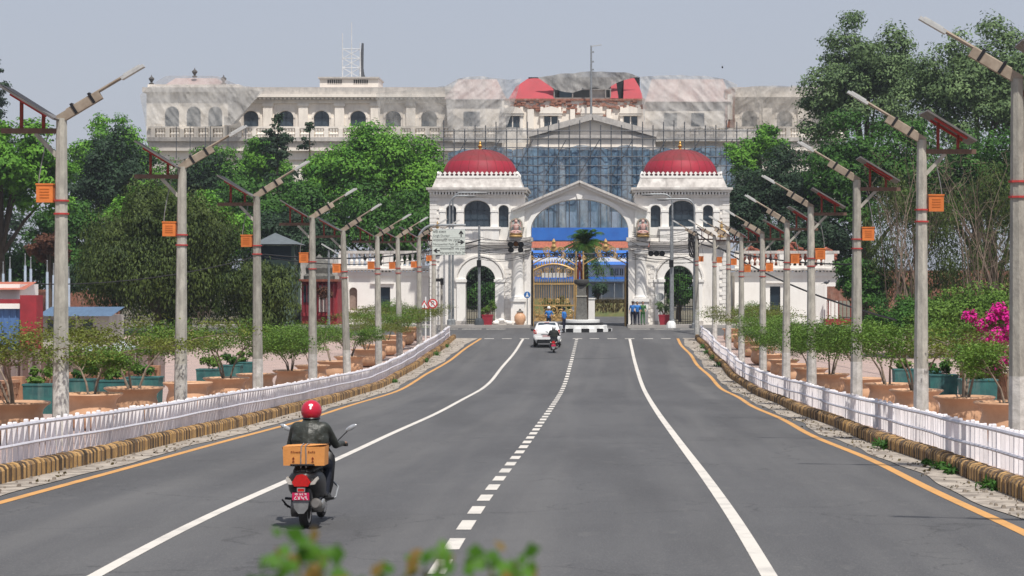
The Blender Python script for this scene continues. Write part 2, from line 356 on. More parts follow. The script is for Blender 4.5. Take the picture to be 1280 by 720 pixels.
def paving_joints(m, bx=.6, c=(.26, .20, .175)):
    n = m.node_tree.nodes; l = m.node_tree.links; b = n['Principled BSDF']; src = b.inputs['Base Color'].links[0].from_socket
    g = n.new('ShaderNodeNewGeometry'); t = n.new('ShaderNodeTexBrick'); t.inputs['Scale'].default_value = 1 / bx; t.inputs['Mortar Size'].default_value = .03
    l.new(g.outputs['Position'], t.inputs[0]); mi = n.new('ShaderNodeMix'); mi.data_type = 'RGBA'; l.new(t.outputs['Fac'], mi.inputs[0]); l.new(src, mi.inputs[6]); mi.inputs[7].default_value = rgb(c); l.new(mi.outputs[2], b.inputs['Base Color'])
paving_joints(PAVE)
GUT = mat('gutter_concrete', (.42, .37, .31), (.22, .19, .16), 2.2, .95, bump=.6, bscale=14, streak=((.12, .10, .085), .6, 3), thr=(.42, .6))
PAVG = mat('grey_apron', (.40, .375, .35), (.30, .28, .26), .8, .9, bump=.2)
LINEW = mat('road_line_white', (.60, .565, .51), (.42, .40, .37), 1.4, .8, bump=.2, streak=None, thr=(.5, .75))
LINEY = mat('road_line_ochre', (.58, .30, .095), (.42, .24, .10), 1.4, .8, thr=(.45, .75))
def sheet(xl, xr, ys, dz, name, m, parent=None, nx=1):
    """strip that follows the road level; xl, xr numbers or f(y)"""
    b = MB(); v = []; f = []
    fl = xl if callable(xl) else (lambda y: xl); fr = xr if callable(xr) else (lambda y: xr)
    for y in ys:
        for k in range(nx + 1):
            x = fl(y) + (fr(y) - fl(y)) * k / nx; v.append((x, y, zr(y) + dz))
    for i in range(len(ys) - 1):
        for k in range(nx):
            a = i * (nx + 1) + k; f.append((a, a + 1, a + nx + 2, a + nx + 1))
    b.add(v, f); return b.build(name, m, parent, smooth=True, local=parent is None)
def span(a, b, st): 
    n = max(2, int((b - a) / st) + 1); return [a + (b - a) * i / (n - 1) for i in range(n)]
ys_all = span(-60, 175, 1.0)
g = sheet(-400, 400, span(-60, 200, 2) + [400, 1200, 3500], -.12, 'ground', EARTH, nx=8); tag(g, kind='structure')
YJ = 142.0                                                          # where the avenue meets the cross street
road = sheet(-9.75, 6.2, span(-60, YJ, 1), 0, 'road', ASPH); tag(road, kind='structure')
cross = sheet(-90, 90, span(YJ, 157.2, 1), 0, 'cross_street', ASPH); tag(cross, kind='structure')
drive = sheet(PX(640, 160), PX(812, 160), span(157.2, 262, 2), .004, 'palace_drive', ASPH); tag(drive, kind='structure')
for nm, a, b in (('gate_pavement', -60, PX(664, 160)), ('gate_pavement', PX(784, 160), 60)):
    m_ = MB(); m_.box(a, b, 157.2, 164, -.3, .30); tag(m_.build(nm, PAVG), kind='structure')
def yl(y): return -8.62 + max(0, y - 105) / 37 * .55 + .05 * math.sin(y * .23)
def yr(y): return 5.12 - max(0, y - 95) / 47 * .28 + .06 * math.sin(y * .31 + 1)
# pavements behind the kerbs
for nm, a, b in (('pavement', -34, -9.8), ('pavement', 6.3, 30)):
    tag(sheet(a, b, span(20, YJ - 1, 1.5), .22, nm, PAVE, nx=2), kind='structure')
for nm, a, b in (('gutter', lambda y: -9.7, lambda y: yl(y) - .30 + .07 * math.sin(y * .5) + .03 * math.sin(y * 1.3)), ('gutter', lambda y: yr(y) + .30 + .07 * math.sin(y * .55) + .03 * math.sin(y * 1.4), lambda y: 6.15)):
    tag(sheet(a, b, span(20, YJ, .5), .012, nm, GUT), kind='structure')
# painted lines, each a strip of its own that belongs to the road
def lane(name, xf, w, ys, m):
    o = sheet(lambda y: xf(y) - w / 2, lambda y: xf(y) + w / 2, ys, .005, name, m, road); return o
lane('edge_line', yl, .17, span(14, YJ - .3, .5), LINEY); lane('edge_line', yr, .17, span(14, YJ - .3, .5), LINEY)
lane('lane_line', lambda y: -5.2 + .03 * math.sin(y * .21), .155, span(14, YJ - .9, .5), LINEW)
lane('lane_line', lambda y: 1.72 + .012 * math.sin(y * .13 + 2), .17, span(14, YJ - .9, .5), LINEW)
y = 18.0
while y < YJ - 1.5:
    L = 1.22 if y < 120 else .9
    lane('centre_dash', lambda y: -1.73, .185, span(y, y + L + rnd.uniform(-.06, .06), .6), LINEW); y += 2.18
for px in (612, 634, 656, 722, 743, 765, 787, 810, 832):
    x = PX(px, YJ); b = MB(); b.add([(x - .31, YJ - .72, 0), (x + .31, YJ - .72, 0), (x + .31, YJ - .25, 0), (x - .31, YJ - .25, 0)], [(0, 1, 2, 3)])
    b.v = [(a, c, zr(c) + .006) for a, c, _ in b.v]; b.build('stop_line_dash', LINEW, road)
for px in (560, 590, 620, 800, 830, 862):
    x = PX(px, 155); b = MB(); b.add([(x - .7, 154.8, 0), (x + .7, 154.8, 0), (x + .7, 155.3, 0), (x - .7, 155.3, 0)], [(0, 1, 2, 3)])
    b.v = [(a, c, zr(c) + .006) for a, c, _ in b.v]; b.build('give_way_dash', LINEW, cross)
# ================================================================== KERBS of rounded slabs
def slab(d):
    m_ = MB(); P = [(-.13, -.10), (.13, -.10), (.13, .22)] + [(.13 * math.cos(a), .22 + .075 * math.sin(a)) for a in (R(45), R(90), R(135))] + [(-.13, .22)]
    m_.prism(P, -d / 2, d / 2); return m_
def kerb(x, name, label, y0, y1, seed):
    r = random.Random(seed); t = thing(name, label, 'kerb', (x, (y0 + y1) / 2, zr((y0 + y1) / 2)), 'kerbs along the avenue')
    L = t.location; protos = []
    for m in (YEL, BLK):
        o = slab(.125).build('kerb_slab', m, None, local=True); protos.append(o.data); bpy.data.objects.remove(o)
    y = y0; k = 0; rest = MB()
    while y < y1:
        dx = r.uniform(-.015, .015) + .05 * math.sin(y * .35); rot = r.uniform(-.05, .05); dz = r.uniform(-.02, .015)
        mi = (k % 2) if r.random() < .95 else 0
        if k < 298:
            o = bpy.data.objects.new('kerb_slab', protos[mi]); col.objects.link(o); o.parent = t
            o.location = (x + dx - L.x, y - L.y, zr(y) + dz - L.z); o.rotation_euler = (0, 0, rot)
        else:
            s_ = slab(.14); rest.add([(a + x + dx, b + y, c + zr(y) + dz) for a, b, c in s_.v], s_.f, mi)
        y += .150; k += 1
    o = rest.build('kerb_slab_run', [YEL, BLK], t); tag(o, kind='stuff')
KL, KR = -9.72, 6.18
kerb(KL, 'kerb', 'ochre and black rounded slab kerb on the scooter side of the avenue', 28, YJ - .6, 3)
kerb(KR, 'kerb', 'ochre rounded slab kerb on the far side of the avenue from the scooter', 26, YJ - .6, 4)
# ================================================================== PICKET FENCES
def fence(x, label, y0, y1, seed, side):
    r = random.Random(seed); t = thing('picket_fence', label, 'fence', (x, (y0 + y1) / 2, zr((y0 + y1) / 2)), 'white picket fences along the avenue'); L = t.location
    def fx(y): return x + .05 * math.sin(y * .3) + .03 * math.sin(y * .9 + 1)
    protos = []
    for h in (.675, .69, .665):
        m_ = MB(); m_.box(-.036, .036, -.024, .024, 0, h - .02); m_.add([(-.036, -.024, h - .02), (.036, -.024, h - .02), (.036, .024, h - .02), (-.036, .024, h - .02), (-.028, -.017, h), (.028, -.017, h), (.028, .017, h), (-.028, .017, h)], [(4, 5, 6, 7), (0, 1, 5, 4), (1, 2, 6, 5), (2, 3, 7, 6), (3, 0, 4, 7)])
        o = m_.build('picket', FENW, None, local=True, smooth=False); protos.append(o.data); bpy.data.objects.remove(o)
    y = y0; k = 0; st = (y1 - y0) / 296
    while k < 296:
        o = bpy.data.objects.new('picket', protos[r.randrange(3)]); col.objects.link(o); o.parent = t
        o.location = (fx(y) - L.x, y - L.y, zr(y) + .24 + r.uniform(-.015, .015) - L.z); o.rotation_euler = (r.uniform(-.03, .03), r.uniform(-.03, .03), r.uniform(-.12, .12))
        y += st; k += 1
    y = y0
    while y < y1 - 1:
        e = min(y + 3.1, y1)
        for dz, rr in ((.862, .038), (.53, .03)):
            off = -side * .07
            b = MB(); b.tube([(fx(q) + off, q, zr(q) + dz) for q in span(y, e, .8)], rr, 6); b.build('rail', FENR, t)
        b = MB(); b.box(fx(y) + side * .06 - .035, fx(y) + side * .06 + .035, y - .035, y + .035, zr(y) + .1, zr(y) + .86, top=(.006, .006)); b.build('post', FENR, t, smooth=False)
        y = e
FXL, FXR = KL - .24, KR + .24
fence(FXL, 'white picket fence behind the kerb on the scooter side of the avenue', 28, YJ - 1.6, 11, -1)
fence(FXR, 'white picket fence behind the kerb across the avenue from the scooter', 26, YJ - 1.0, 12, 1)
# ================================================================== SOLAR LAMP POSTS
def solar_post(dr, seed, boxh):
    """dr: +1 lamp reaches towards +x. Built at the origin, foot at z = 0"""
    r = random.Random(seed); H = 6.62
    t = thing('solar_lamp_post', 'x', 'lamp post')
    def B(): return MB()
    b = B(); b.tube([(0, 0, -.2), (0, 0, 1.6)], [.178, .162], 8); b.build('post_foot', LIME, t, local=True, angle=20)
    b = B(); b.tube([(0, 0, 1.6), (0, 0, 4), (0, 0, H)], [.160, .135, .108], 8); b.build('post', CONC, t, local=True, angle=20)
    b = B(); b.beam((-.06 * dr, 0, H - .03), (.78 * dr, 0, H + .47), .13, .17); b.build('boom', ARMC, t, local=True, smooth=False)
    b = B()
    for q in (.25, .6): b.beam((q * dr - .015 * dr, 0, H + .03 + q * .6), (q * dr + .03 * dr, 0, H + .06 + q * .6), .16, .23)
    b.build('boom_clamp', IRON, t, local=True, smooth=False)
    b = B(); b.tube([(.1 * dr, 0, H + .16), (1.28 * dr, 0, H + .86)], .035, 6); b.build('lamp_arm', ARMC, t, local=True)
    b = B(); b.beam((1.2 * dr, 0, H + .79), (1.64 * dr, 0, H + 1.05), .16, .06); b.beam((1.24 * dr, 0, H + .86), (1.56 * dr, 0, H + 1.05), .07, .05); b.build('lamp_head', LED, t, local=True, smooth=False)
    o_ = -dr                                        # the solar panel stands on the other side
    b = B(); b.box(min(.05 * o_, 1.2 * o_), max(.05 * o_, 1.2 * o_), -.05, .05, H - .30, H - .20); b.build('panel_beam', mat('brown_channel', (.16, .10, .075), None, 8), t, local=True, smooth=False)
    b = B(); b.beam((.09 * o_, 0, H - .75), (.52 * o_, 0, H - .3), .06, .08); b.build('brace', CONC, t, local=True, smooth=False)
    cx = .58 * o_; zc = H + .28; sl = .60
    for q in (-.22, .22):
        b = B(); b.box(cx + q - .03, cx + q + .03, -.03, .03, H - .22, zc - q * sl - .03); b.build('panel_leg', RUST, t, local=True, smooth=False)
    for q in (-.30, .2):
        b = B(); b.beam((cx - .36, q, zc + .36 * sl - .05), (cx + .36, q, zc - .36 * sl - .05), .05, .045); b.v = [(x, y_, z - y_ * .02) for x, y_, z in b.v]; b.build('panel_rail', REDR, t, local=True, smooth=False)
    a = Vector((cx - .55, 0, zc + .55 * sl)); c = Vector((cx + .55, 0, zc - .55 * sl))
    for q in (-.24, .24):
        b = B(); b.beam(a + Vector((0, q, 0)), c + Vector((0, q, 0)), .46, .04); b.v = [(x, y_, z - y_ * .02) for x, y_, z in b.v]; p_ = b.build('solar_panel', PANEL, t, local=True, smooth=False)
        b = B(); up = Vector((sl, 0, 1)).normalized() * .023; b.beam(a + Vector((.02, q, 0)) + up, c + Vector((-.02, q, 0)) + up, .42, .006); b.v = [(x, y_, z - y_ * .02) for x, y_, z in b.v]; b.build('cells', PCELL, p_, local=True, smooth=False)
    zb = boxh; x0 = .14 * o_; x1 = .47 * o_
    b = B(); b.box(min(x0, x1), max(x0, x1), -.12, .10, zb, zb + .36); bx = b.build('battery_box', ORANGE, t, local=True, smooth=False)
    b = B(); b.box(min(x0, x1) - .012, max(x0, x1) + .012, -.135, .11, zb + .345, zb + .375); b.build('box_lid', ORANGE, bx, local=True, smooth=False)
    for k in range(4):
        b = B(); b.box(min(x0, x1) + .07, max(x0, x1) - .07, -.128, -.115, zb + .09 + k * .055, zb + .108 + k * .055); b.build('louvre', mat('dark_orange', (.52, .15, .03)), bx, local=True, smooth=False)
    for k, z in enumerate((zb + .02, zb - .24)):
        b = B(); b.lathe([(.158, 0), (.158, .035)], (0, 0, z), 8); b.build('clamp_band', REDR, t, local=True, smooth=False)
    # a slack cable from the panel to the box
    P = []
    for k in range(9):
        f = k / 8; P.append((o_ * (.25 + .2 * math.sin(f * 3.1)), -.02, (H - .25) * (1 - f) + (zb + .3) * f - .5 * math.sin(f * 3.14)))
    b = B(); b.tube(P, .011, 4); b.build('cable', mat('grey_cable', (.25, .25, .25)), t, local=True)
    return t
LP = [42.9, 55.0, 66.6, 79.2, 90.5, 103.5, 114.6, 126.0, 137.5]
RP = [24.6, 36.5, 47.5, 59.7, 72.4, 83.4, 95.5, 109, 123, 136.5, 147.5]
GP = 'solar lamp posts in two rows along the avenue'
for dr, lst, X, word, n_ in ((1, LP, -10.72, 'on the scooter side', len(LP)), (-1, RP, 7.05, 'across from the scooter', len(RP))):
    variants = [solar_post(dr, 5, z) for z in (4.95, 4.85, 5.05)]
    used = set()
    for i, yv in enumerate(lst):
        k = i % 3
        o = variants[k] if k not in used else copy_tree(variants[k]); used.add(k)
        rr = random.Random(i * 7 + (dr > 0)); xx = X + rr.uniform(-.08, .08)
        if yv > 142: xx = PX(871, yv)
        lean = {(1, 4): -.028, (1, 5): -.012, (1, 6): -.018, (-1, 5): .006}.get((dr, i), rr.uniform(-.006, .006))
        o.location = (xx, yv, zr(yv) + .1); o.rotation_euler = (rr.uniform(-.006, .006), lean, rr.uniform(-.05, .05))
        o['label'] = 'concrete solar lamp post with orange box, %s from the gate, %s' % (ORD[n_ - i], word); o['group'] = GP
# ================================================================== FOLIAGE HELPERS
def leaf_object(name, C, N, size, aspect, m, parent, seed=0, droop=None, fold=.15):
    """C: leaf centres (n,3); N: facing; every leaf a small folded diamond"""
    g = np.random.default_rng(seed); n = len(C)
    N = N / (np.linalg.norm(N, axis=1, keepdims=True) + 1e-9)
    T = g.normal(size=(n, 3))
    if droop is not None: T = T * (1 - droop) + np.array([0, 0, -1.0]) * droop * 2
    T -= N * (T * N).sum(1, keepdims=True); T /= (np.linalg.norm(T, axis=1, keepdims=True) + 1e-9)
    Bn = np.cross(N, T)
    s = size * g.uniform(.6, 1.35, (n, 1))
    a = C - T * s * .5; c = C + T * s * .5; w_ = Bn * s * aspect * .5; up = N * s * fold
    V = np.stack([a, C + w_ + up * .4 - T * s * .08, c - up, C - w_ + up * .4 - T * s * .08], 1).reshape(-1, 3)
    L = root_loc(parent) if parent is not None else (0, 0, 0)
    V = V - np.array([L[0], L[1], L[2]])
    me = bpy.data.meshes.new(name); me.vertices.add(n * 4); me.vertices.foreach_set('co', V.astype(np.float32).ravel())
    me.loops.add(n * 4); me.loops.foreach_set('vertex_index', np.arange(n * 4, dtype=np.int32))
    me.polygons.add(n); me.polygons.foreach_set('loop_start', np.arange(0, n * 4, 4, dtype=np.int32))
    me.materials.append(m); me.update(calc_edges=True); me.validate()
    o = bpy.data.objects.new(name, me); col.objects.link(o)
    if parent is not None: o.parent = parent
    return o
def clump_pts(g, centres, radii, per, flat=.8, upper=.35):
    """points on the shells of many small clumps, more of them on top"""
    Cs = []; Ns = []
    for c, r, n in zip(centres, radii, per):
        d = g.normal(size=(n, 3)); d /= np.linalg.norm(d, axis=1, keepdims=True)
        flip = (d[:, 2] < 0) & (g.random(n) < upper); d[flip, 2] *= -1
        rad = r * g.uniform(.3, 1.08, (n, 1)) ** .6
        # lobed outline instead of a ball
        lob = 1 + .28 * np.sin(d[:, :1] * 5 + c[0]) * np.sin(d[:, 1:2] * 5 + c[1]) + .18 * np.sin(d[:, 2:3] * 7 + c[2])
        p = d * rad * lob; p[:, 2] *= flat
        Cs.append(p + c); nn = d + np.array([0, -.1, .4]) + g.normal(size=(n, 3)) * .32; Ns.append(nn)
    return np.concatenate(Cs), np.concatenate(Ns)
def tree(name, label, cat_, px0, px1, ptop, pbot, d, m, style='round', leaves=9000, size=.42, clumps=34, seed=1, group=None, ry=None, aspect=.55, trunk=True, base=None, tm=None, extra=None):
    leaves = int(leaves * 1.7); size *= .82; clumps = int(clumps * 1.35) if style != 'conifer' else clumps
    """crown fills the pixel box px0..px1, ptop..pbot of the photograph at distance d"""
    g = np.random.default_rng(seed)
    cx = PX((px0 + px1) / 2, d); rx = (px1 - px0) / 2 * d / FPX; zt = PZ(ptop, d); zb = PZ(pbot, d); gz = zr(min(d, 390)) - .12 if base is None else base
    zb = max(zb, gz + .2); cz = (zt + zb) / 2; rz = (zt - zb) / 2; ry = ry or min(rx, 5.5)
    t = thing(name, label, cat_, (cx, d, gz), group)
    n = clumps
    if style == 'conifer':
        # flattened boughs set about a straight stem, shorter towards the top
        nb = clumps * 4; fz = g.random(nb) ** 1.25; fz[0] = .99; ang = g.uniform(0, 6.283, nb)
        rr = rx * (1 - fz) ** .5 * (.8 + .35 * np.sin(fz * 23 + seed)) * g.uniform(.25, 1.0, nb)
        cen = np.stack([cx + np.cos(ang) * rr, d + np.sin(ang) * rr * ry / rx, zb + (zt - zb) * fz - .15 * rr], 1)
        rad = rx * (.10 + .26 * (1 - fz) ** .6) * g.uniform(.8, 1.2, nb); per = (leaves * rad ** 2 / (rad ** 2).sum()).astype(int) + 3
        C, N = clump_pts(g, cen, rad, per, flat=.5); 
        leaf_object('crown', C, N, size, aspect, m, t, seed)
        lc = [(cx, d, zt - .3)]
    else:
        dirs = g.normal(size=(n, 3)); dirs /= np.linalg.norm(dirs, axis=1, keepdims=True)
        lowlim = -.35 if style != 'willow' else -.9; dirs[:, 2] = np.where(dirs[:, 2] < lowlim, -dirs[:, 2] * .6, dirs[:, 2])
        dirs[:, 1] = np.where(g.random(n) < .3, -np.abs(dirs[:, 1]), dirs[:, 1])
        f = g.uniform(.35, .92, (n, 1)) ** .85
        if style == 'willow': f = g.uniform(.5, .9, (n, 1))
        cen = np.array([cx, d, cz]) + dirs * f * np.array([rx, ry, rz])
        rmin = min(rx, rz * 1.3); rad = rmin * g.uniform(.20, .36, n) * (1.15 if n < 30 else 1) * (30 / n) ** .22
        per = (leaves * rad ** 2 / (rad ** 2).sum()).astype(int) + 4
        if style == 'willow':
            C, N = clump_pts(g, cen, rad, per, flat=1.25, upper=.2)
            hang = g.random(len(C)) < .4; C[hang, 2] -= g.uniform(0, .14, hang.sum()) * rz
            N = N * np.array([1, 1, .7])
            leaf_object('crown', C, N, size, aspect, m, t, seed, droop=.7)
        else:
            C, N = clump_pts(g, cen, rad, per, flat=.8)
            leaf_object('crown', C, N, size, aspect, m, t, seed)
        if extra:                                   # young lighter growth on part of the crown
            m2, frac = extra; sel = np.argsort(-cen[:, 2] + g.normal(size=n) * rz * .25)[:max(2, int(n * frac))]
            C2, N2 = clump_pts(g, cen[sel], rad[sel] * 1.05, (per[sel] * .55).astype(int) + 2, flat=.8, upper=.9)
            leaf_object('young_leaves', C2, N2, size, aspect, m2, t, seed + 1)
        lc = [tuple(c) for c in cen[np.argsort(cen[:, 2])[::max(1, n // 8)]]]
    if trunk:
        r0 = max(.12, min(.45, (zt - gz) * .028)); b = MB(); hb = max(gz + .3, zb + .15 * (zt - zb))
        lean = g.normal() * .2
        b.tube([(cx, d, gz - .3), (cx + lean * .5, d, gz + (hb - gz) * .5), (cx + lean, d, hb), (cx + lean * .6, d, hb + (zt - hb) * .5)], [r0 * 1.25, r0, r0 * .82, r0 * .4], 8)
        for c in lc[:7]:
            mid = ((cx + lean + c[0]) / 2, (d + c[1]) / 2, (hb + c[2]) / 2 + .3)
            b.tube([(cx + lean, d, hb - .2), mid, c], [r0 * .5, r0 * .32, r0 * .1], 6)
        b.build('trunk', tm or TRUNK, t)
    return t
# ================================================================== CLAY BOWLS WITH SMALL FEATHERY TREES
def bowl_proto():
    P = [(.34, 0), (.42, .02), (.54, .09), (.615, .19), (.635, .30), (.62, .40), (.585, .50), (.565, .58), (.585, .655), (.65, .72), (.72, .76), (.74, .785), (.725, .81), (.66, .80), (.58, .74), (.54, .70)]
    t = thing('clay_bowl_planter', 'x', 'planter')
    b = MB(); b.lathe(P[:-1] + [(.55, .70)], (0, 0, 0), 28); b.build('bowl', CLAY, t, local=True, angle=50)
    b = MB(); b.lathe([(.60, .74), (.50, .765), (.2, .785), (.02, .79)], (0, 0, 0), 16); b.build('soil', SOIL, t, local=True)
    return t
def feather_proto(seed, H, W, m, dens=1.0):
    """several thin stems that fan out under flat, layered sprays of tiny leaves"""
    g = np.random.default_rng(seed); r = random.Random(seed); t = thing('potted_tree', 'x', 'potted tree')
    b = MB(); tips = []
    for k in range(r.choice((2, 3, 3, 4))):
        a = r.uniform(0, 6.28); x, y_ = .10 * math.cos(a), .10 * math.sin(a)
        ex, ey = math.cos(a) * W * .22, math.sin(a) * W * .22; zz = H * r.uniform(.45, .6)
        fork = (x + ex * .7, y_ + ey * .7, zz)
        b.tube([(x, y_, -.08), (x + ex * .25 + r.uniform(-.05, .05), y_ + ey * .25, zz * .5), fork], [.035, .026, .02], 6)
        for q in range(5):
            a2 = a + r.uniform(-1.5, 1.5); L = W * r.uniform(.22, .48)
            e = (fork[0] + math.cos(a2) * L, fork[1] + math.sin(a2) * L, H * r.uniform(.62, .98))
            mid = ((fork[0] + e[0]) / 2, (fork[1] + e[1]) / 2, (fork[2] * .45 + e[2] * .55) + .05); b.tube([fork, mid, e], [.017, .011, .005], 5); tips += [mid, e, e]
    b.build('stem', PALEB, t, local=True)
    C = []; N = []
    for e in tips:
        for s_ in range(max(1, int(3 * dens))):
            c = np.array(e) + g.normal(size=3) * np.array([.2, .2, .06 if m is G7 else .15]) * W / 2.6; n = 44
            p = g.normal(size=(n, 3)) * np.array([.20, .20, .035 if m is G7 else .075]) * W / 2.6 + c; C.append(p); N.append(np.array([0, 0, 1.0]) + g.normal(size=(n, 3)) * .5)
    leaf_object('crown', np.concatenate(C), np.concatenate(N), .075, .5, m, t, seed); return t
bowl0 = bowl_proto(); first_b = True
fp = [feather_proto(21 + i, H, W, m, .4 if i == 6 else 1) for i, (H, W, m) in enumerate(((1.6, 3.6, G7), (1.5, 2.6, G6), (1.75, 2.8, G6), (1.3, 2.2, G6), (1.55, 3.8, G7), (1.1, 1.7, G6), (1.5, 2.3, G7)))]
fused = set()
potsL = [43.6, 50.4, 55.0, 62.6, 68.0, 75.0, 82, 89.5, 95.5, 101, 108, 113.5, 119, 124.5, 130, 135]
potsR = [43.2, 48.8, 55.2, 61.4, 68.3, 76.5, 85.5, 92, 97.5, 104, 110, 117.5, 125, 133]
kindL = [4, 5, 0, 1, 2, 1, 3, 2, 1, 3, 0, 2, 0, 1, 4, 1]; kindR = [5, 6, 2, 2, 1, 2, 3, 1, 1, 2, 1, 0, 0, 1]
for lst, kn, X, word in ((potsL, kindL, -11.95, 'on the scooter side'), (potsR, kindR, 8.1, 'across from the scooter')):
    for i, yv in enumerate(lst):
        rr = random.Random(int(yv * 10)); o = bowl0 if first_b else copy_tree(bowl0); first_b = False
        sc = rr.uniform(.94, 1.03); o.location = (X + rr.uniform(-.12, .12), yv, zr(yv) + .24); o.scale = (sc, sc, sc * 1.06); o.rotation_euler[2] = rr.uniform(0, 6)
        o['label'] = 'wide terracotta bowl planter, %s from the gate end, %s' % (ORD[len(lst) - i], word); o['group'] = 'terracotta bowls in two rows along the avenue'
        k = kn[i]; p = fp[k] if k not in fused else copy_tree(fp[k]); fused.add(k)
        p.location = (o.location.x, yv, zr(yv) + .24 + .83 * sc); p.rotation_euler[2] = rr.uniform(0, 6.28); s2 = rr.uniform(.9, 1.12); p.scale = (s2, s2, s2)
        p['label'] = 'small feathery tree in the %s clay bowl from the gate end, %s' % (ORD[len(lst) - i], word); p['group'] = 'small trees in the clay bowls'
# ================================================================== PALACE GATE (front at 160 m)
D = 160.0
X = lambda px: PX(px, D)
Z = lambda py: PZ(py, D)
U = D / FPX                                         # metres per photograph pixel here
GZ = .1
gate = thing('palace_gate', 'white stucco triumphal gate with two crimson domes and a wide central arch', 'gate', (X(724.5), D, GZ))
def gate_side(sg):
    """sg=+1 the tower next to the direction sign, -1 its mirror image"""
    q = (lambda p: X(p)) if sg > 0 else (lambda p: X(2 * 724.5 - p))
    def bx(p0, p1, y0, y1, t, bt, name, m=WHITE, par=gate, top=None, sm=False):
        a, b = sorted((q(p0), q(p1))); return MB().box(a, b, D + y0, D + y1, Z(bt), Z(t), top=top).build(name, m, par, smooth=sm)
    zg = GZ
    # lower storey with the side arch
    c = q(600.5); hw = 18.5 * U; sp = Z(350.5)
    x0, x1 = sorted((q(538), q(640)))
    MB().archwall(x0, x1, zg, Z(309), [(c, hw, zg, sp, hw)], D, D + 1.1).build('lower_wall', WHITE, gate, smooth=False)
    a_, b_ = sorted((q(538), q(544)));
    MB().box(*sorted((q(538), q(541))), D + 1.1, D + 7, zg, Z(309)).build('side_wall', WHITE, gate, smooth=False)
    MB().archband(c, hw + .02, sp, hw + .02, 9 * U, D - .09, D + .05, 0).build('archivolt', WHITE2, gate, smooth=False)
    MB().archband(c, hw + 11 * U, sp, hw + 11 * U, 2.5 * U, D - .14, D + .05, 0).build('archivolt_edge', WHITE, gate, smooth=False)
    for pa, pb in ((571, 582), (619, 630)):
        bx(pa, pb, -.16, .02, 352, 409, 'pilaster', WHITE2); bx(pa - 1.5, pb + 1.5, -.24, .02, 349, 352.5, 'impost', WHITE2); bx(pa - 1, pb + 1, -.22, .02, 401, 409, 'plinth', STAIN)
    # iron gate in the side arch, folded open, with a spiked top bar
    g_ = thing('side_gate', 'black spiked iron gate in the side arch %s' % ('by the direction sign' if sg > 0 else 'by the crowd of lamp posts'), 'gate', (c, D + .9, zg), 'iron gates in the side arches')
    for k in range(13):
        xx = c - hw + .06 + k * (2 * hw - .12) / 12; hh = sp + math.sqrt(max(0, hw * hw - (xx - c) ** 2)) * .96 - zg
        MB().cyl((xx, D + .9, zg + .05), (xx, D + .9, zg + (hh if k % 3 else hh)), .022, .018, 5).build('bar', IRON, g_)
    for zz in (.35, 1.5, sp - zg): MB().box(c - hw + .03, c + hw - .03, D + .87, D + .93, zg + zz, zg + zz + .06).build('cross_rail', IRON, g_, smooth=False)
    # round column on a pedestal
    cc = q(647.5)
    bx(639, 656, -.55, .02, 375, 409, 'pedestal', WHITE2); bx(637.5, 657.5, -.65, .02, 373, 377, 'pedestal_cap', WHITE2); bx(637.5, 657.5, -.65, .02, 403, 409, 'pedestal_foot', WHITE)
    r = 7 * U
    MB().lathe([(r * 1.18, 0), (r * 1.2, .12), (r * 1.05, .2), (r, .3), (r * .98, 1.6), (r * .92, Z(316) - Z(373) - .1), (r * 1.0, Z(316) - Z(373))], (cc, D - .12, Z(373)), 20).build('column', WHITE2, gate)
    bx(639, 656, -.6, .02, 312.5, 317, 'capital', WHITE2)
    bx(655.5, 663.5, -.1, 1.6, 313, 409, 'jamb', WHITE); bx(640, 656, .0, 1.0, 312, 409, 'pier', WHITE)
    # entablature and balcony course
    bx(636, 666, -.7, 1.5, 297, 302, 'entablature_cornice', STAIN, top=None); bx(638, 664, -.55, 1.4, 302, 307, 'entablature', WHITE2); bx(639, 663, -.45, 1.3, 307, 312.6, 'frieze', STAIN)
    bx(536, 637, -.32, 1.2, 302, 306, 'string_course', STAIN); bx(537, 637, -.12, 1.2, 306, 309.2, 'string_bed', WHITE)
    bx(538, 639.5, 0, 1.2, 284, 302, 'balcony_wall', WHITE)
    bx(570, 616 + 8, -.22, .01, 286, 302, 'balcony_front', WHITE2); bx(568, 626, -.30, .01, 283.5, 286.5, 'balcony_rail', WHITE2)
    for p_ in (578, 591, 604): bx(p_, p_ + 11, -.25, -.2, 289, 299, 'balcony_panel', WHITE)
    # upper storey
    W = [(q(564), 6.2 * U, Z(284), Z(262), 5.5 * U), (q(596.5), 16.5 * U, Z(284), Z(263), 12.5 * U), (q(629.5), 6.2 * U, Z(284), Z(262), 5.5 * U)]
    x0, x1 = sorted((q(538), q(655.5)))
    MB().archwall(x0, x1, Z(284), Z(246), W, D, D + .6).build('upper_wall', WHITE, gate, smooth=False)
    MB().box(x0, x1, D + 6.6, D + 7, Z(302), Z(246)).build('rear_wall', WHITE, gate, smooth=False)
    for p0, p1 in ((538, 541), (652.5, 655.5)): MB().box(*sorted((q(p0), q(p1))), D + .6, D + 6.6, Z(302), Z(246)).build('tower_side', WHITE, gate, smooth=False)
    for cx_, hw_, zs, sp_, ri in W:
        wn = MB().archpane(cx_, hw_ - .02, zs, sp_, ri - .02, D + .32).build('window', GLASS, gate, smooth=False)
        nb = 3 if hw_ > .6 else 1
        for k in range(1, nb + 1):
            xx = cx_ - hw_ + 2 * hw_ * k / (nb + 1); MB().box(xx - .03, xx + .03, D + .27, D + .32, zs, sp_ + ri * .75).build('mullion', TEAL, wn, smooth=False)
        for f_ in (.0, .45, 1.0): zz = zs + (sp_ - zs) * f_; MB().box(cx_ - hw_ + .02, cx_ + hw_ - .02, D + .26, D + .31, zz, zz + .06).build('transom', TEAL, wn, smooth=False)
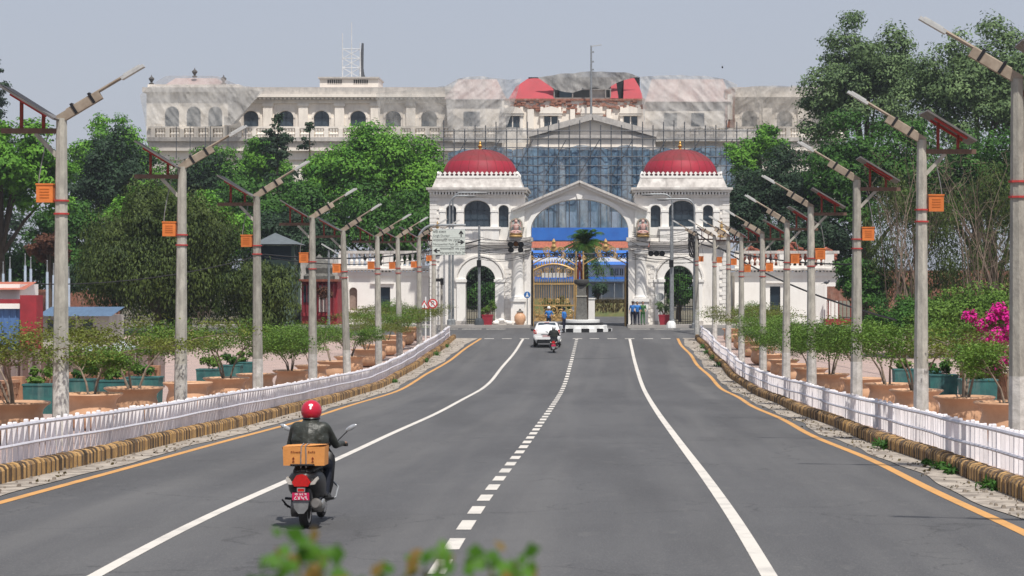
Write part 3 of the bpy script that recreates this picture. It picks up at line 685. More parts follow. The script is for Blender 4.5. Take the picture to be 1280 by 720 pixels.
        MB().archband(cx_, hw_ + .02, sp_, ri + .02, 3.2 * U, D - .07, D + .03).build('archivolt', WHITE2, gate, smooth=False)
    for p0, p1 in ((549, 557.6), (570.4, 580), (613, 623), (636, 643)): bx(p0, p1, -.09, .01, 262, 265, 'impost', WHITE2); bx(p0 + 1, p1 - 1, -.05, .01, 265, 284, 'pilaster', WHITE2)
    # rusticated corner stones
    for k in range(7):
        t_ = 247 + k * 5.2; bx(537.2, 546 if k % 2 else 549, -.07, .8, t_, t_ + 4.6, 'quoin', WHITE)
    for k in range(18):
        t_ = 311 + k * 5.3; bx(537.2, 546 if k % 2 else 549.5, -.07, .8, t_, t_ + 4.7, 'quoin', WHITE)
    for k in range(14):
        t_ = 332 + k * 5.4; bx(631, 638.5 if k % 2 else 636, -.05, .1, t_, t_ + 4.8, 'quoin', WHITE)
    # cornice with dentils
    bx(537, 656.5, -.12, 6.9, 243, 246.2, 'cornice_bed', WHITE)
    for k in range(31): bx(537.5 + k * 3.85, 539.7 + k * 3.85, -.34, -.1, 240, 243.6, 'dentil', WHITE2)
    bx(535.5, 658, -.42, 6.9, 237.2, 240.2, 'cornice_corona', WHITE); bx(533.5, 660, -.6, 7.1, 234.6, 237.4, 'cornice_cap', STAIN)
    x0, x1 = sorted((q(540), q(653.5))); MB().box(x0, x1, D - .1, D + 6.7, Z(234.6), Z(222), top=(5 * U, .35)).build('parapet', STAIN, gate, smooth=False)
    x0, x1 = sorted((q(545.5), q(648))); MB().box(x0, x1, D + .2, D + 6.3, Z(222), Z(219.5)).build('parapet_cap', WHITE2, gate, smooth=False)
    # cresting of little fleurons round the foot of the dome
    n_ = 17
    for side in range(4):
        for k in range(n_):
            f_ = (k + .5) / n_
            b = MB(); hh = 5.6 * U; ww = 2.6 * U
            P = [(-ww * .55, 0), (ww * .55, 0), (ww * .35, hh * .35), (ww, hh * .55), (ww * .5, hh * .78), (0, hh), (-ww * .5, hh * .78), (-ww, hh * .55), (-ww * .35, hh * .35)]
            b.prism(P, -.06, .06); L0, L1, W0, W1 = x0 + .1, x1 - .1, D + .25, D + 6.2
            if side == 0: tr = lambda v: (L0 + (L1 - L0) * f_ + v[0], W0 + v[1], v[2] + Z(219.6))
            elif side == 1: tr = lambda v: (L0 + (L1 - L0) * f_ + v[0], W1 + v[1], v[2] + Z(219.6))
            elif side == 2: tr = lambda v: (L0 + v[1], W0 + (W1 - W0) * f_ + v[0], v[2] + Z(219.6))
            else: tr = lambda v: (L1 + v[1], W0 + (W1 - W0) * f_ + v[0], v[2] + Z(219.6))
            if side in (1, 2, 3) and k % 2: continue
            b.v = [tr(v) for v in b.v]; b.build('fleuron', WHITE2, gate, smooth=False)
    MB().box(x0 + .15, x1 - .15, D + .35, D + 6.1, Z(219.5), Z(217.5)).build('crest_base', DARK, gate, smooth=False)
    dc = (q(597), D + 3.2, Z(219)); rd = 47.5 * U; hd = 35.5 * U
    prof = [(rd * 1.0, -.3)] + [(rd * math.cos(a) ** .92, hd * math.sin(a) ** .96) for a in [R(x) for x in (0, 8, 16, 24, 32, 40, 48, 56, 64, 72, 79, 85)]] + [(rd * .04, hd * 1.0)]
    dome = MB().lathe(prof[5:], dc, 48).build('dome', DOMEU, gate); MB().lathe(prof[:6], dc, 48).build('dome_skirt', DOME, gate)
    for k in range(24):
        g0 = 2 * math.pi * k / 24; b = MB(); b.tube([(dc[0] + r_ * math.cos(g0), dc[1] + r_ * math.sin(g0), dc[2] + z_) for r_, z_ in prof[1:]], .018, 4); b.build('seam', DOMEU, dome)
    MB().lathe([(.22, -.05), (.20, .03), (.10, .09), (.09, .16), (.16, .24), (.17, .31), (.10, .40), (.06, .45), (.10, .51), (.08, .57), (.03, .65), (.012, .78)], (dc[0], dc[1], dc[2] + hd - .03), 14).build('finial', GOLD, gate)
    # painted relief over the column: a seated figure in an arched niche
    ex = q(645.5); z0 = Z(297); pl = MB().archpane(ex, 8 * U, z0, z0 + 16 * U, 8 * U, D - .62, th=.5).build('relief_niche', mat('relief_blue', (.55, .56, .52), (.25, .36, .36), 5), gate, smooth=False)
    MB().archband(ex, 6.6 * U, z0 + 16 * U, 6.6 * U, 1.7 * U, D - .7, D - .6, legs=15 * U).build('relief_frame', mat('relief_ochre', (.50, .46, .36), (.20, .16, .14), 14), pl, smooth=False)
    b = MB(); zc = z0 + .35
    b.ball((ex, D - .74, zc + .05), (.42, .14, .15)); b.ball((ex, D - .74, zc + .42), (.2, .14, .3)); b.ball((ex, D - .76, zc + .82), (.12, .12, .15))
    for s_ in (-1, 1): b.tube([(ex + s_ * .17, D - .74, zc + .6), (ex + s_ * .36, D - .78, zc + .4), (ex + s_ * .3, D - .8, zc + .78)], [.06, .05, .04], 6); b.tube([(ex + s_ * .1, D - .8, zc + .12), (ex + s_ * .36, D - .86, zc + .02), (ex - s_ * .05, D - .88, zc - .05)], [.09, .08, .05], 6)
    b.build('relief_figure', mat('relief_flesh', (.62, .52, .47), (.45, .18, .15), 7), pl)
    b = MB(); b.lathe([(.46, 0), (.5, .08), (.35, .14), (.46, .24), (.4, .3)], (ex, D - .74, z0 + .02), 12, sy=.4); b.build('relief_base', GILT, pl)
    # small gilded guardian on the cornice at the outer corner
    ex = q(547.5); b = MB(); b.lathe([(.3, 0), (.3, .12), (.2, .16)], (ex, D - .5, Z(297)), 10); b.ball((ex, D - .5, Z(297) + .42), (.2, .16, .28)); b.ball((ex, D - .5, Z(297) + .8), (.13, .13, .15)); b.lathe([(.12, 0), (.09, .1), (.02, .3)], (ex, D - .5, Z(297) + .9), 8)
    for s_ in (-1, 1): b.tube([(ex + s_ * .15, D - .5, Z(297) + .55), (ex + s_ * .3, D - .55, Z(297) + .4), (ex + s_ * .22, D - .6, Z(297) + .25)], .05, 6)
    b.build('gilded_figure', GILT, gate)
    bx(541, 554, -.75, .0, 297, 301, 'figure_shelf', STAIN)
gate_side(1); gate_side(-1)
# central gable with the great arch
ga = lambda x: Z(262) + (Z(228.5) - Z(262)) * (1 - abs(x - X(724.5)) / (X(806) - X(724.5)))
MB().archwall(X(648), X(801), Z(313), lambda x: min(ga(x), 99), [(X(724.5), 61 * U, Z(313), Z(288), 39 * U)], D + .25, D + 1.5, seg=28).build('gable_wall', WHITE2, gate, smooth=False)
MB().archband(X(724.5), 61 * U + .01, Z(288), 39 * U + .01, 5.5 * U, D + .1, D + .3, seg=28, legs=.9).build('great_archivolt', WHITE2, gate, smooth=False)
for s_ in (-1, 1):
    for o_, w_, hgt, m_, nm in ((0, .9, .16, STAIN, 'raking_cap'), (.2, .55, .22, WHITE, 'raking_cornice')):
        a = Vector((X(724.5), D + .55 - (0 if o_ else .05), Z(227) - o_)); c = Vector((X(724.5) + s_ * (82 * U + .15), D + .55 - (0 if o_ else .05), Z(262.5) - o_)); MB().beam(a, c, w_ + .9, hgt).build(nm, m_, gate, smooth=False)
MB().prism([(X(722), Z(249)), (X(727), Z(249)), (X(729), Z(242)), (X(720), Z(242))], D, D + .3).build('keystone', WHITE2, gate, smooth=False)
# ------------------------------------------------------------------ gilded iron gate
def spiral(b, cx, cz, r, turns, y, th, dirn=1, a0=0):
    P = []; n = int(14 * turns)
    for k in range(n + 1):
        f = k / n; a = a0 + dirn * f * turns * 6.283; rr = r * (1 - .82 * f); P.append((cx + rr * math.cos(a), y, cz + rr * math.sin(a)))
    b.tube(P, th, 5)
yg = D + .75
ig = thing('iron_gate_leaf', 'gilded wrought iron gate leaf standing closed under the great arch', 'gate', (X(692), yg, GZ))
top = lambda px: Z(330 + 9 * ((px - 692) / 27.0) ** 2)
for px in (665.5, 719): MB().box(X(px) - .09, X(px) + .09, yg - .09, yg + .09, GZ, top(px) + .25).build('stile', GILT, ig, smooth=False)
for py in (401, 382, 355): MB().box(X(665), X(719.5), yg - .05, yg + .05, Z(py) - .05, Z(py) + .06).build('rail', GILT, ig, smooth=False)
MB().tube([(X(p), yg, top(p)) for p in range(665, 721, 3)], .085, 6).build('arched_rail', GILT, ig)
for k in range(18):
    px = 668 + k * 2.85; MB().cyl((X(px), yg, Z(382 if k % 2 else 401)), (X(px), yg, top(px) - (0 if k % 3 else .1)), .028, .024, 5).build('bar', GILT, ig)
for k in range(15):
    px = 670 + k * 3.3; MB().lathe([(.03, 0), (.06, .1), (0.005, .34)], (X(px), yg, top(px) + .06), 6).build('spike', GILT, ig)
for px, py, rr in ((671, 391, 5), (683, 391, 5.5), (701, 391, 5.5), (713, 391, 5), (677, 397, 4), (707, 397, 4), (692, 388, 6), (673, 342, 5.5), (710.5, 340, 6), (683, 338, 3.5), (698, 338, 3.5), (692, 397, 3.5), (687, 376, 3), (697, 376, 3), (675, 376, 3), (709, 376, 3)):
    b = MB(); spiral(b, X(px), Z(py), rr * U, 2, yg - .07, .022, 1 if px < 692 else -1); spiral(b, X(px), Z(py), rr * U * .9, 1.4, yg - .06, .018, -1, 2.5); b.build('scroll', GILT, ig)
for k in range(7):
    px = 678.5 + k * 4.6; MB().box(X(px) - .10, X(px) + .10, yg - .09, yg - .02, Z(347), Z(341)).build('plaque', mat('pale_plaque', (.65, .62, .56), None, 9), ig, smooth=False)
MB().box(X(669), X(716), yg + .0, yg + .03, Z(401), Z(393)).build('kick_panel', GILT, ig, smooth=False)
# leaf swung open against the far jamb
og = thing('iron_gate_leaf', 'gilded wrought iron gate leaf folded back against the jamb of the great arch', 'gate', (X(783), yg + 1.5, GZ))
og['label'] = 'gilded wrought iron gate leaf swung open, seen on edge beside the people in blue shirts'
for yy in (yg, yg + 3.1): MB().box(X(782.5) - .08, X(782.5) + .08, yy - .08, yy + .08, GZ, Z(334)).build('stile', GILT, og, smooth=False)
for py in (401, 382, 355, 336): MB().box(X(782.5) - .04, X(782.5) + .04, yg, yg + 3.1, Z(py) - .05, Z(py) + .06).build('rail', GILT, og, smooth=False)
for k in range(14): yy = yg + .2 + k * .21; MB().cyl((X(782.5), yy, GZ + .1), (X(782.5), yy, Z(332)), .026, .022, 5).build('bar', GILT, og)
# overthrow: scrolled ironwork above both leaves
ot = thing('gate_overthrow', 'scrolled black and gilt ironwork crest spanning the great arch above the gates', 'ironwork', (X(724.5), D + .6, Z(330)))
yo = D + .6
MB().cyl((X(663.5), yo, Z(317)), (X(785.5), yo, Z(317)), .06, .06, 6).build('span_bar', IRON, ot)
for c in (692, 757):
    MB().tube([(X(c - 28 + k * 4), yo, Z(331 - 11 * math.sin(math.pi * k / 14))) for k in range(15)], .05, 6).build('arched_bar', GILT, ot)
    for k in range(12):
        px = c - 27 + k * 4.9; b = MB(); spiral(b, X(px), Z(317 + 5 * abs(px - c) / 28), (4.2 if k % 2 else 3) * U, 1.8, yo - .03, .035, 1 if k % 2 else -1, k); b.build('scroll', GILT if k % 4 == 0 else IRON, ot)
    b = MB(); b.ball((X(c), yo, Z(311)), (.26, .08, .24)); spiral(b, X(c - 9), Z(313), 5 * U, 1.8, yo, .045); spiral(b, X(c + 9), Z(313), 5 * U, 1.8, yo, .045, -1, 3.1); b.lathe([(.2, 0), (.1, .2), (.16, .35), (.02, .6)], (X(c), yo, Z(308)), 8); b.build('crest', GILT, ot)
for c in (665, 720, 729, 784): MB().cyl((X(c), yo, GZ), (X(c), yo, Z(314)), .07, .06, 8).build('upright', GILT if c in (720, 729) else IRON, ot)
# ================================================================== SIDE WINGS
def wing(name, label, p0, p1, d, wins, nich, qd):
    x_ = lambda p: PX(p, d); z_ = lambda p: PZ(p, d); a, b = x_(p0), x_(p1); u = d / FPX
    t = thing(name, label, 'building', ((a + b) / 2, d, 0), 'white wings beside the gate')
    mb = MB(); ops = sorted([(x_(c), w * u, z_(bt), z_(tp), rise * u) for c, w, tp, bt, rise in wins])
    x = a
    for c, hw, zs, zt, ri in ops:
        mb.box(x, c - hw, d, d + .5, -1.2, z_(345)); mb.box(c - hw, c + hw, d, d + .5, -1.2, zs)
        if ri > 0: mb.archwall(c - hw, c + hw, zs, z_(345), [(c, hw, zs, zt, ri)], d, d + .5)
        else: mb.box(c - hw, c + hw, d, d + .5, zt, z_(345))
        x = c + hw
    mb.box(x, b, d, d + .5, -1.2, z_(345)); mb.build('wall', WHITE2, t, smooth=False)
    MB().box(a, b, d + 7.5, d + 8, -1.2, z_(345)).build('rear_wall', WHITE2, t, smooth=False)
    for e in (a, b - .5): MB().box(e, e + .5, d + .5, d + 7.5, -1.2, z_(345)).build('end_wall', WHITE2, t, smooth=False)
    for c, hw, zs, zt, ri in ops:
        w_ = MB().box(c - hw, c + hw, d + .3, d + .34, zs, zt + ri).build('window', TEAL if ri == 0 else mat('faded_shutter', (.30, .22, .18), None, 3), t, smooth=False)
        if ri == 0:
            for k in (-1, 1):
                for s_ in range(14): zz = zs + .1 + s_ * (zt - zs - .2) / 14; MB().box(c + k * hw / 2 - hw * .4, c + k * hw / 2 + hw * .4, d + .27, d + .31, zz, zz + .05).build('slat', mat('shutter_slat', (.035, .06, .085), None, 3), w_, smooth=False)
        MB().box(c - hw - .22, c + hw + .22, d - .1, d + .1, zs - .16, zs - .003).build('sill', WHITE, t, smooth=False)
        if ri == 0: MB().box(c - hw - .3, c + hw + .3, d - .18, d + .1, zt + .25, zt + .42).build('hood', WHITE, t, smooth=False)
    MB().box(a - .1, b + .1, d - .18, d + 8.1, z_(345), z_(340)).build('cornice_bed', WHITE2, t, smooth=False)
    k = a
    while k < b: MB().box(k, k + .12, d - .32, d - .17, z_(340), z_(338)).build('dentil', WHITE, t, smooth=False); k += .26
    MB().box(a - .3, b + .3, d - .45, d + 8.3, z_(338), z_(335.5)).build('cornice', STAIN, t, smooth=False)
    MB().box(a, b, d - .1, d + .3, z_(335.5), z_(332)).build('balustrade_foot', WHITE, t, smooth=False); MB().box(a, b, d - .15, d + .35, z_(317), z_(313.5)).build('balustrade_rail', STAIN, t, smooth=False)
    k = a + .3; i = 0
    while k < b - .2:
        if i % 8 == 0: MB().box(k - .35, k + .35, d - .12, d + .32, z_(332), z_(317)).build('balustrade_pier', WHITE, t, smooth=False); k += .62
        else:
            h = z_(317) - z_(332); MB().lathe([(.10, 0), (.09, h * .1), (.16, h * .35), (.07, h * .55), (.06, h * .65), (.13, h * .85), (.10, h)], (k, d + .1, z_(332)), 8).build('baluster', WHITE, t); k += .40
        i += 1
    return t
wl = wing('gate_wing', 'white gate wing with balustrade, dark shutter window and arched niche beside the direction sign', 424, 536, 163.2, [(478, 9.7, 359, 396, 0), (441.5, 5, 364, 388, 4.8)], None, 0)
wr = wing('gate_wing', 'white gate wing with one dark shutter and rubble tiles on its balustrade', 918.5, 1049, 163.2, [(969, 6.5, 358, 395, 0)], None, 0)
for c in (429, 434): MB().box(PX(c, 163.2) - .12, PX(c, 163.2) + .12, 162.95, 163.2, -1.0, PZ(345, 163.2)).build('pilaster', WHITE2, wl, smooth=False)
# heap of red roof tiles stacked on the right wing's flat roof
tl = MB().box(PX(930, 164), PX(1046, 164), 163.9, 164.6, PZ(316, 163), PZ(313, 163)).build('roof_tile', TILE, None, smooth=False)
base_o = tl; bpy.data.objects.remove(tl)
tt = thing('tile_heap', 'heap of loose red clay roof tiles stored on top of the white wing', 'tile heap', (PX(990, 166), 165.6, PZ(335, 163.2)))
tp = MB(); tp.tube([(0, -.22, 0), (0, .22, 0)], .13, 6); tpo = tp.build('roof_tile', TILE, None, local=True, smooth=False); tme = tpo.data; bpy.data.objects.remove(tpo)
r_ = random.Random(2)
for k in range(230):
    px = r_.uniform(932, 1044); hmax = 1.15 + .75 * math.exp(-((px - 992) / 9) ** 2) + .35 * math.exp(-((px - 940) / 7) ** 2) + .25 * math.exp(-((px - 1035) / 9) ** 2)
    o = bpy.data.objects.new('roof_tile', tme); col.objects.link(o); o.parent = tt; yy = r_.uniform(164.6, 166.4)
    o.location = (PX(px, 165) - tt.location.x, yy - tt.location.y, r_.uniform(.1, 1) * hmax + .1); o.rotation_euler = (r_.uniform(-.5, .5), r_.uniform(-.5, .5), r_.uniform(0, 3.1))
# low link walls with banded stone, continuing beyond the left wing
# ================================================================== PALACE (front at 285 m), under repair
E = 285.0
XE = lambda px: PX(px, E); ZE = lambda py: PZ(py, E); UE = E / FPX
pal = thing('palace', 'long cream palace under repair with arched windows and a torn red mansard roof', 'palace', (XE(620), E, .1))
def pb(p0, p1, y0, y1, t, bt, name, m=PALW, top=None, par=None): return MB().box(XE(p0), XE(p1), E + y0, E + y1, ZE(bt), ZE(t), top=top).build(name, m, par or pal, smooth=False)
def pal_wing(p0, p1, ys, wins):
    ops = [(XE(c), 9.8 * UE, ZE(162), ZE(146), 9 * UE) for c in wins]
    MB().archwall(XE(p0), XE(p1), ZE(176), ZE(128), ops, E + ys, E + ys + .8).build('wing_wall', PALW, pal, smooth=False)
    for c, hw, zs, sp, ri in ops:
        w_ = MB().archpane(c, hw - .03, zs, sp, ri - .03, E + ys + .45).build('window', GLASS, pal, smooth=False)
        MB().archband(c, hw + .02, sp, ri + .02, 3 * UE, E + ys - .12, E + ys + .1).build('archivolt', PALW, pal, smooth=False)
        MB().box(c - .06, c + .06, E + ys + .38, E + ys + .45, zs, sp + ri * .9).build('mullion', TEAL, w_, smooth=False)
        MB().box(c - hw, c + hw, E + ys + .38, E + ys + .45, sp - .05, sp + .08).build('transom', TEAL, w_, smooth=False)
        for s_ in (-1, 1): MB().box(c + s_ * (hw + .55) - .32, c + s_ * (hw + .55) + .32, E + ys - .15, E + ys, zs, sp).build('pilaster', PALW, pal, smooth=False)
    for a, b in zip(wins[:-1], wins[1:]):
        mpx = (a + b) / 2; MB().box(XE(mpx) - .62, XE(mpx) + .62, E + ys - .4, E + ys, ZE(162), ZE(128)).build('great_pilaster', PALW, pal, smooth=False)
        MB().box(XE(mpx) - .75, XE(mpx) + .75, E + ys - .5, E + ys, ZE(132), ZE(128.4)).build('pilaster_cap', PALW, pal, smooth=False)
    pb(p0, p1, ys - .35, ys + 12, 124, 128, 'architrave', PALW); pb(p0, p1, ys - .7, ys + 12, 121, 124, 'dentil_course', PALST); pb(p0, p1, ys - 1.1, ys + 12, 117.5, 121, 'cornice', PALW)
    n = int((XE(p1) - XE(p0)) / .55)
    b = MB()
    for k in range(n): x = XE(p0) + .2 + k * .55; b.box(x, x + .28, E + ys - .95, E + ys - .7, ZE(123.6), ZE(121.6))
    b.build('dentil_row', PALW, pal, smooth=False)
    pb(p0, p1, ys - .6, ys + .4, 108.5, 117.5, 'attic', PALST)
pal_wing(300, 562, 1.5, [311, 355, 400, 446, 490, 535]); pal_wing(912, 1060, 1.5, [938, 982, 1026])
pb(300, 562, 2.2, 14, 107, 112, 'flat_roof', mat('grey_red_roof', (.42, .33, .31), (.50, .47, .44), .6)); pb(912, 1060, 2.2, 14, 107, 112, 'flat_roof', MATS['grey_red_roof'])
# lower storey, terrace balustrade and cornice
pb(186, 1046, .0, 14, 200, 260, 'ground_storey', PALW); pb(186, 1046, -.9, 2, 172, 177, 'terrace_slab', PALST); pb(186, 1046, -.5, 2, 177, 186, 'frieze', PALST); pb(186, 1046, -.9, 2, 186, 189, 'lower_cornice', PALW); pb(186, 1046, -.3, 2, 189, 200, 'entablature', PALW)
pb(186, 1046, -.8, -.3, 158.5, 161, 'terrace_rail', PALW); 
k = 190
while k < 1044:
    if abs(k - 745) > 78:
        pb(k, k + 5.5, -.85, -.25, 161, 172, 'terrace_pier', PALW)
        for j in range(3):
            h = 11 * UE; MB().lathe([(.2, 0), (.18, h * .1), (.3, h * .35), (.13, h * .6), (.25, h * .85), (.2, h)], (XE(k + 8.3 + j * 3.6), E - .55, ZE(172)), 6).build('baluster', PALW, pal)
    k += 18
# centre block with pediment
pb(628, 806, -1.6, 14, 127, 200, 'centre_wall', PALW)
for c in (641.5, 689, 740, 788):
    w_ = MB().box(XE(c) - .95, XE(c) + .95, E - 1.72, E - 1.65, ZE(160.5), ZE(147)).build('window', GLASS, pal, smooth=False)
    for dx in (-.95, 0, .95): MB().box(XE(c) + dx - .07, XE(c) + dx + .07, E - 1.8, E - 1.72, ZE(160.5), ZE(147)).build('window_bar', PALW, w_, smooth=False)
    pb(c - 13, c - 9.4, -2.0, -1.6, 135, 162, 'window_pilaster'); pb(c + 9.4, c + 13, -2.0, -1.6, 135, 162, 'window_pilaster')
    pb(c - 14, c + 14, -2.2, -1.6, 143.5, 146, 'window_head'); MB().prism([(XE(c - 14.5), ZE(143.4)), (XE(c + 14.5), ZE(143.4)), (XE(c + 10), ZE(137)), (XE(c), ZE(134.5)), (XE(c - 10), ZE(137))], E - 2.3, E - 1.6).build('window_pediment', PALW, pal, smooth=False)
for a, b in ((660, 668), (713, 719), (758, 764), (801, 806)): pb(a, b, -2.0, -1.6, 138, 162, 'broken_pilaster')
r_ = random.Random(5)
for k in range(150):                                    # ragged courses of bare brick where the cornice has fallen
    px = r_.uniform(637, 804); py = r_.uniform(126, 136 + 9 * abs(math.sin(px * .09)) * (px > 660))
    pb(px, px + r_.uniform(3, 7), -1.75 - r_.uniform(0, .25), -1.6, py, py + r_.uniform(1.6, 3), 'bare_brick_course', BRICKD)
pb(632, 806, -1.9, 0, 124.8, 127.2, 'broken_ledge', BRICKD)
# mansard roof, partly stripped to its frame
def mans(P, name, m, y0, y1):
    n = len(P); zt = min(p[1] for p in P); zb = max(p[1] for p in P)
    v = []
    for px, py in P: v.append((XE(px), E + y0 + (y1 - y0) * (zb - py) / (zb - zt), ZE(py)))
    v += [(a, b + .25, c) for a, b, c in v]
    return MB().add(v, [tuple(reversed(range(n))), tuple(range(n, 2 * n))] + [(i, (i + 1) % n, (i + 1) % n + n, i + n) for i in range(n)]).build(name, m, pal, smooth=False)
mans([(636, 125.5), (693.5, 124.5), (692, 112), (681, 98), (668, 96.5), (659, 97.5), (645, 108)], 'mansard_panel', MANS, -1.5, 1.2)
mans([(763, 124), (773, 124), (770, 99), (764, 100)], 'mansard_panel', MANS, -1.5, 1.0); mans([(779, 124.5), (804, 124.5), (799, 108), (793, 96.5), (780, 97)], 'mansard_panel', MANS, -1.5, 1.2)
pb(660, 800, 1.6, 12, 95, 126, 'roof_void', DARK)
for px in (693, 716, 738, 757, 763): pb(px - .7, px + .7, -1.3, -.9, 112, 124, 'roof_stud', mat('grey_timber', (.30, .28, .26), None, 3))
for py in (112, 123): pb(693, 764, -1.2, -.9, py, py + 1.4, 'roof_rail', MATS['grey_timber'])
pb(699, 714, .8, 1.5, 103, 121, 'roof_opening', TEAL); pb(739, 757, -.6, -.2, 112, 123, 'roof_board', PALST); 
# pediment in front of the centre block
for s_ in (-1, 1): MB().beam((XE(741), E - 4, ZE(150)), (XE(741 + s_ * 79), E - 4, ZE(171.5)), 3.4, .75).build('pediment_cornice', PALST, pal, smooth=False)
MB().prism([(XE(668), ZE(172)), (XE(814), ZE(172)), (XE(741), ZE(151.5))], E - 4.6, E - 2).build('pediment', PALW, pal, smooth=False)
pb(664, 820, -5.4, -1, 172, 176, 'portico_cornice', PALST); pb(666, 818, -5, -1, 176, 187, 'portico_frieze', PALW); pb(664, 820, -5.5, -1, 187, 191, 'portico_cornice', PALST)
for c in (676, 700, 728, 754, 782, 806): MB().lathe([(1.0, 0), (.95, 1), (.8, ZE(191) - .5), (1, ZE(191) - .1)], (XE(c), E - 4, .1), 14).build('portico_column', PALW, pal)
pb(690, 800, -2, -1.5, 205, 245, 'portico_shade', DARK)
# netted blocks flanking the centre, end pavilion
mans([(556, 125), (634, 125), (620, 97), (572, 97)], 'pale_mansard', mat('dusty_pink_roof', (.40, .29, .27), (.48, .40, .38), .7), -1.2, 2.2); pb(560, 632, -.6, 12, 125, 178, 'block_wall', PALW); pb(580, 600, -.7, -.55, 140, 160, 'window', GLASS)
pb(806, 914, -.6, 12, 127, 178, 'block_wall', PALW); mans([(806, 128), (914, 128), (905, 97), (815, 97)], 'pale_mansard', MATS['dusty_pink_roof'], -1.2, 2.2)
for c in (838, 872): pb(c - 8, c + 8, -.75, -.55, 142, 161, 'window', GLASS)
pb(184, 302, -.4, 14, 116, 178, 'pavilion_wall', PALW); pb(180, 306, -1.1, 14.5, 110, 116, 'pavilion_cornice', PALST); pb(186, 300, -.7, 14, 106, 110, 'pavilion_attic', PALW)
MB().box(XE(200), XE(276), E + 1, E + 12, ZE(108), ZE(94), top=(12 * UE, 3)).build('hipped_roof', MATS['dusty_pink_roof'], pal, smooth=False)
for c in (216, 243, 270): MB().archpane(XE(c), .9, ZE(158), ZE(142), .9, E - .5).build('window', GLASS, pal, smooth=False)
for c in (190, 238, 280): MB().lathe([(.3, 0), (.35, .15), (.12, .3), (.4, .75), (.3, .9), (.1, 1.05), (.02, 1.3)], (XE(c), E + (3 if c == 238 else -.3), ZE(94 if c == 238 else 106)), 10).build('roof_urn', mat('dark_urn', (.10, .095, .09), None, 3), pal)
# penthouse with the lattice mast
pb(396, 470, 3, 9, 95, 107, 'penthouse', PALW); pb(394, 471, 2.7, 9.3, 93.5, 95.5, 'penthouse_cap', PALST); 
for c in (415, 448):
    for k in range(7): pb(c - 9 + k * 2.7, c - 7.6 + k * 2.7, 2.9, 3.05, 97, 101.5, 'vent_slot', DARK)
pb(906, 918, -.9, .5, 112, 160, 'broken_wall_end', BRICKD); pb(909, 915, -1.0, -.8, 118, 150, 'plaster_scab', PALW)
mast = thing('lattice_mast', 'white lattice radio mast with whip aerials on the palace roof', 'radio mast', (XE(435), E + 5, ZE(95)))
for px, t_ in ((422.5, 36), (434, 22), (445, 48)): MB().cyl((XE(px), E + 5, ZE(95)), (XE(px), E + 5, ZE(t_)), .09 if px != 445 else .12, .05, 6).build('upright', mat('mast_white', (.7, .7, .7), None, 3), mast)
for py in (93, 80, 68, 56): MB().cyl((XE(422.5), E + 5, ZE(py)), (XE(445), E + 5, ZE(py)), .06, .06, 5).build('girt', MATS['mast_white'], mast)
for a, b in ((93, 80), (80, 68), (68, 56)):
    for s_ in (0, 1): MB().cyl((XE(422.5 if s_ else 445), E + 5, ZE(a)), (XE(445 if s_ else 422.5), E + 5, ZE(b)), .05, .05, 5).build('diagonal', MATS['mast_white'], mast)
b = MB(); b.tube([(XE(447), E + 5.6, ZE(95)), (XE(446), E + 5.6, ZE(80)), (XE(447.5), E + 5.6, ZE(48))], [.4, .28, .15], 7); b.tube([(XE(450), E + 5.6, ZE(95)), (XE(446.5), E + 5.6, ZE(84))], [.25, .2], 6); b.build('cable_bundle', SCAF, mast)
# ------------------------------------------------------------------ sheets of netting hung over the works
def net(name, label, m, top, bot, d, seed, amp=.9, nx=110, ny=44, grp='debris nets hung on the palace', lean=0, diag=.8, freq=.35):
    """sheet between two outlines (lists of pixel points), hanging in real folds"""
    tx = [p[0] for p in top]; bx_ = [p[0] for p in bot]; v = []; f = []
    for j in range(ny + 1):
        fj = j / ny
        for i in range(nx + 1):
            fi = i / nx; xt = tx[0] + (tx[-1] - tx[0]) * fi; xb = bx_[0] + (bx_[-1] - bx_[0]) * fi
            yt = np.interp(xt, tx, [p[1] for p in top]); yb = np.interp(xb, bx_, [p[1] for p in bot])
            px = xt + (xb - xt) * fj; py = yt + (yb - yt) * fj
            xx = PX(px, d); zz = PZ(py, d)
            th = diag * (1.1 * math.sin(seed * 2.3)) + .35 * mnoise.noise(Vector((xx * .09 + seed, zz * .12, 3.3))); lx, lz = xx - PX((tx[0] + tx[-1]) / 2, d), zz - PZ((top[0][1] + bot[0][1]) / 2, d); cu, cv = lx * math.cos(th) + lz * math.sin(th), lz * math.cos(th) - lx * math.sin(th)
            w_ = .9 + .9 * mnoise.noise(Vector((xx * .22 + seed, zz * .09, seed * 1.7))) + .25 * (mnoise.ridged_multi_fractal(Vector((cu * freq * 1.7 + seed, cv * .16, seed * .7)), 1.0, 2.3, 3, 1.0, 2.0) - 1.0)
            w2 = mnoise.noise(Vector((xx * freq * 2.6 - zz * freq, seed * 3.1, zz * .12)))
            v.append((xx, d - (w_ - .9) * amp * .6 - w2 * amp * .22 - lean * (1 - fj) * -1, zz + w2 * .12 * (j in (0, ny))))
    for j in range(ny):
        for i in range(nx): a = j * (nx + 1) + i; f.append((a, a + nx + 1, a + nx + 2, a + 1))
    o = MB().add(v, f).build(name, m, None, smooth=True, angle=70); tag(o, label, 'net', grp); return o
net('debris_net', 'grey debris net shrouding the end pavilion of the palace', NETG, [(176, 120), (188, 107), (300, 106), (330, 112)], [(182, 158), (250, 159), (280, 157), (290, 156)], E - 3.2, 3, 1.4)
net('roof_net', 'thin pale net stretched over the hipped roof of the end pavilion', netmat('pale_roof_net', (.55, .50, .48), .4), [(206, 95), (272, 95)], [(184, 109), (304, 109)], E - 1.6, 8, .5, 30, 8)
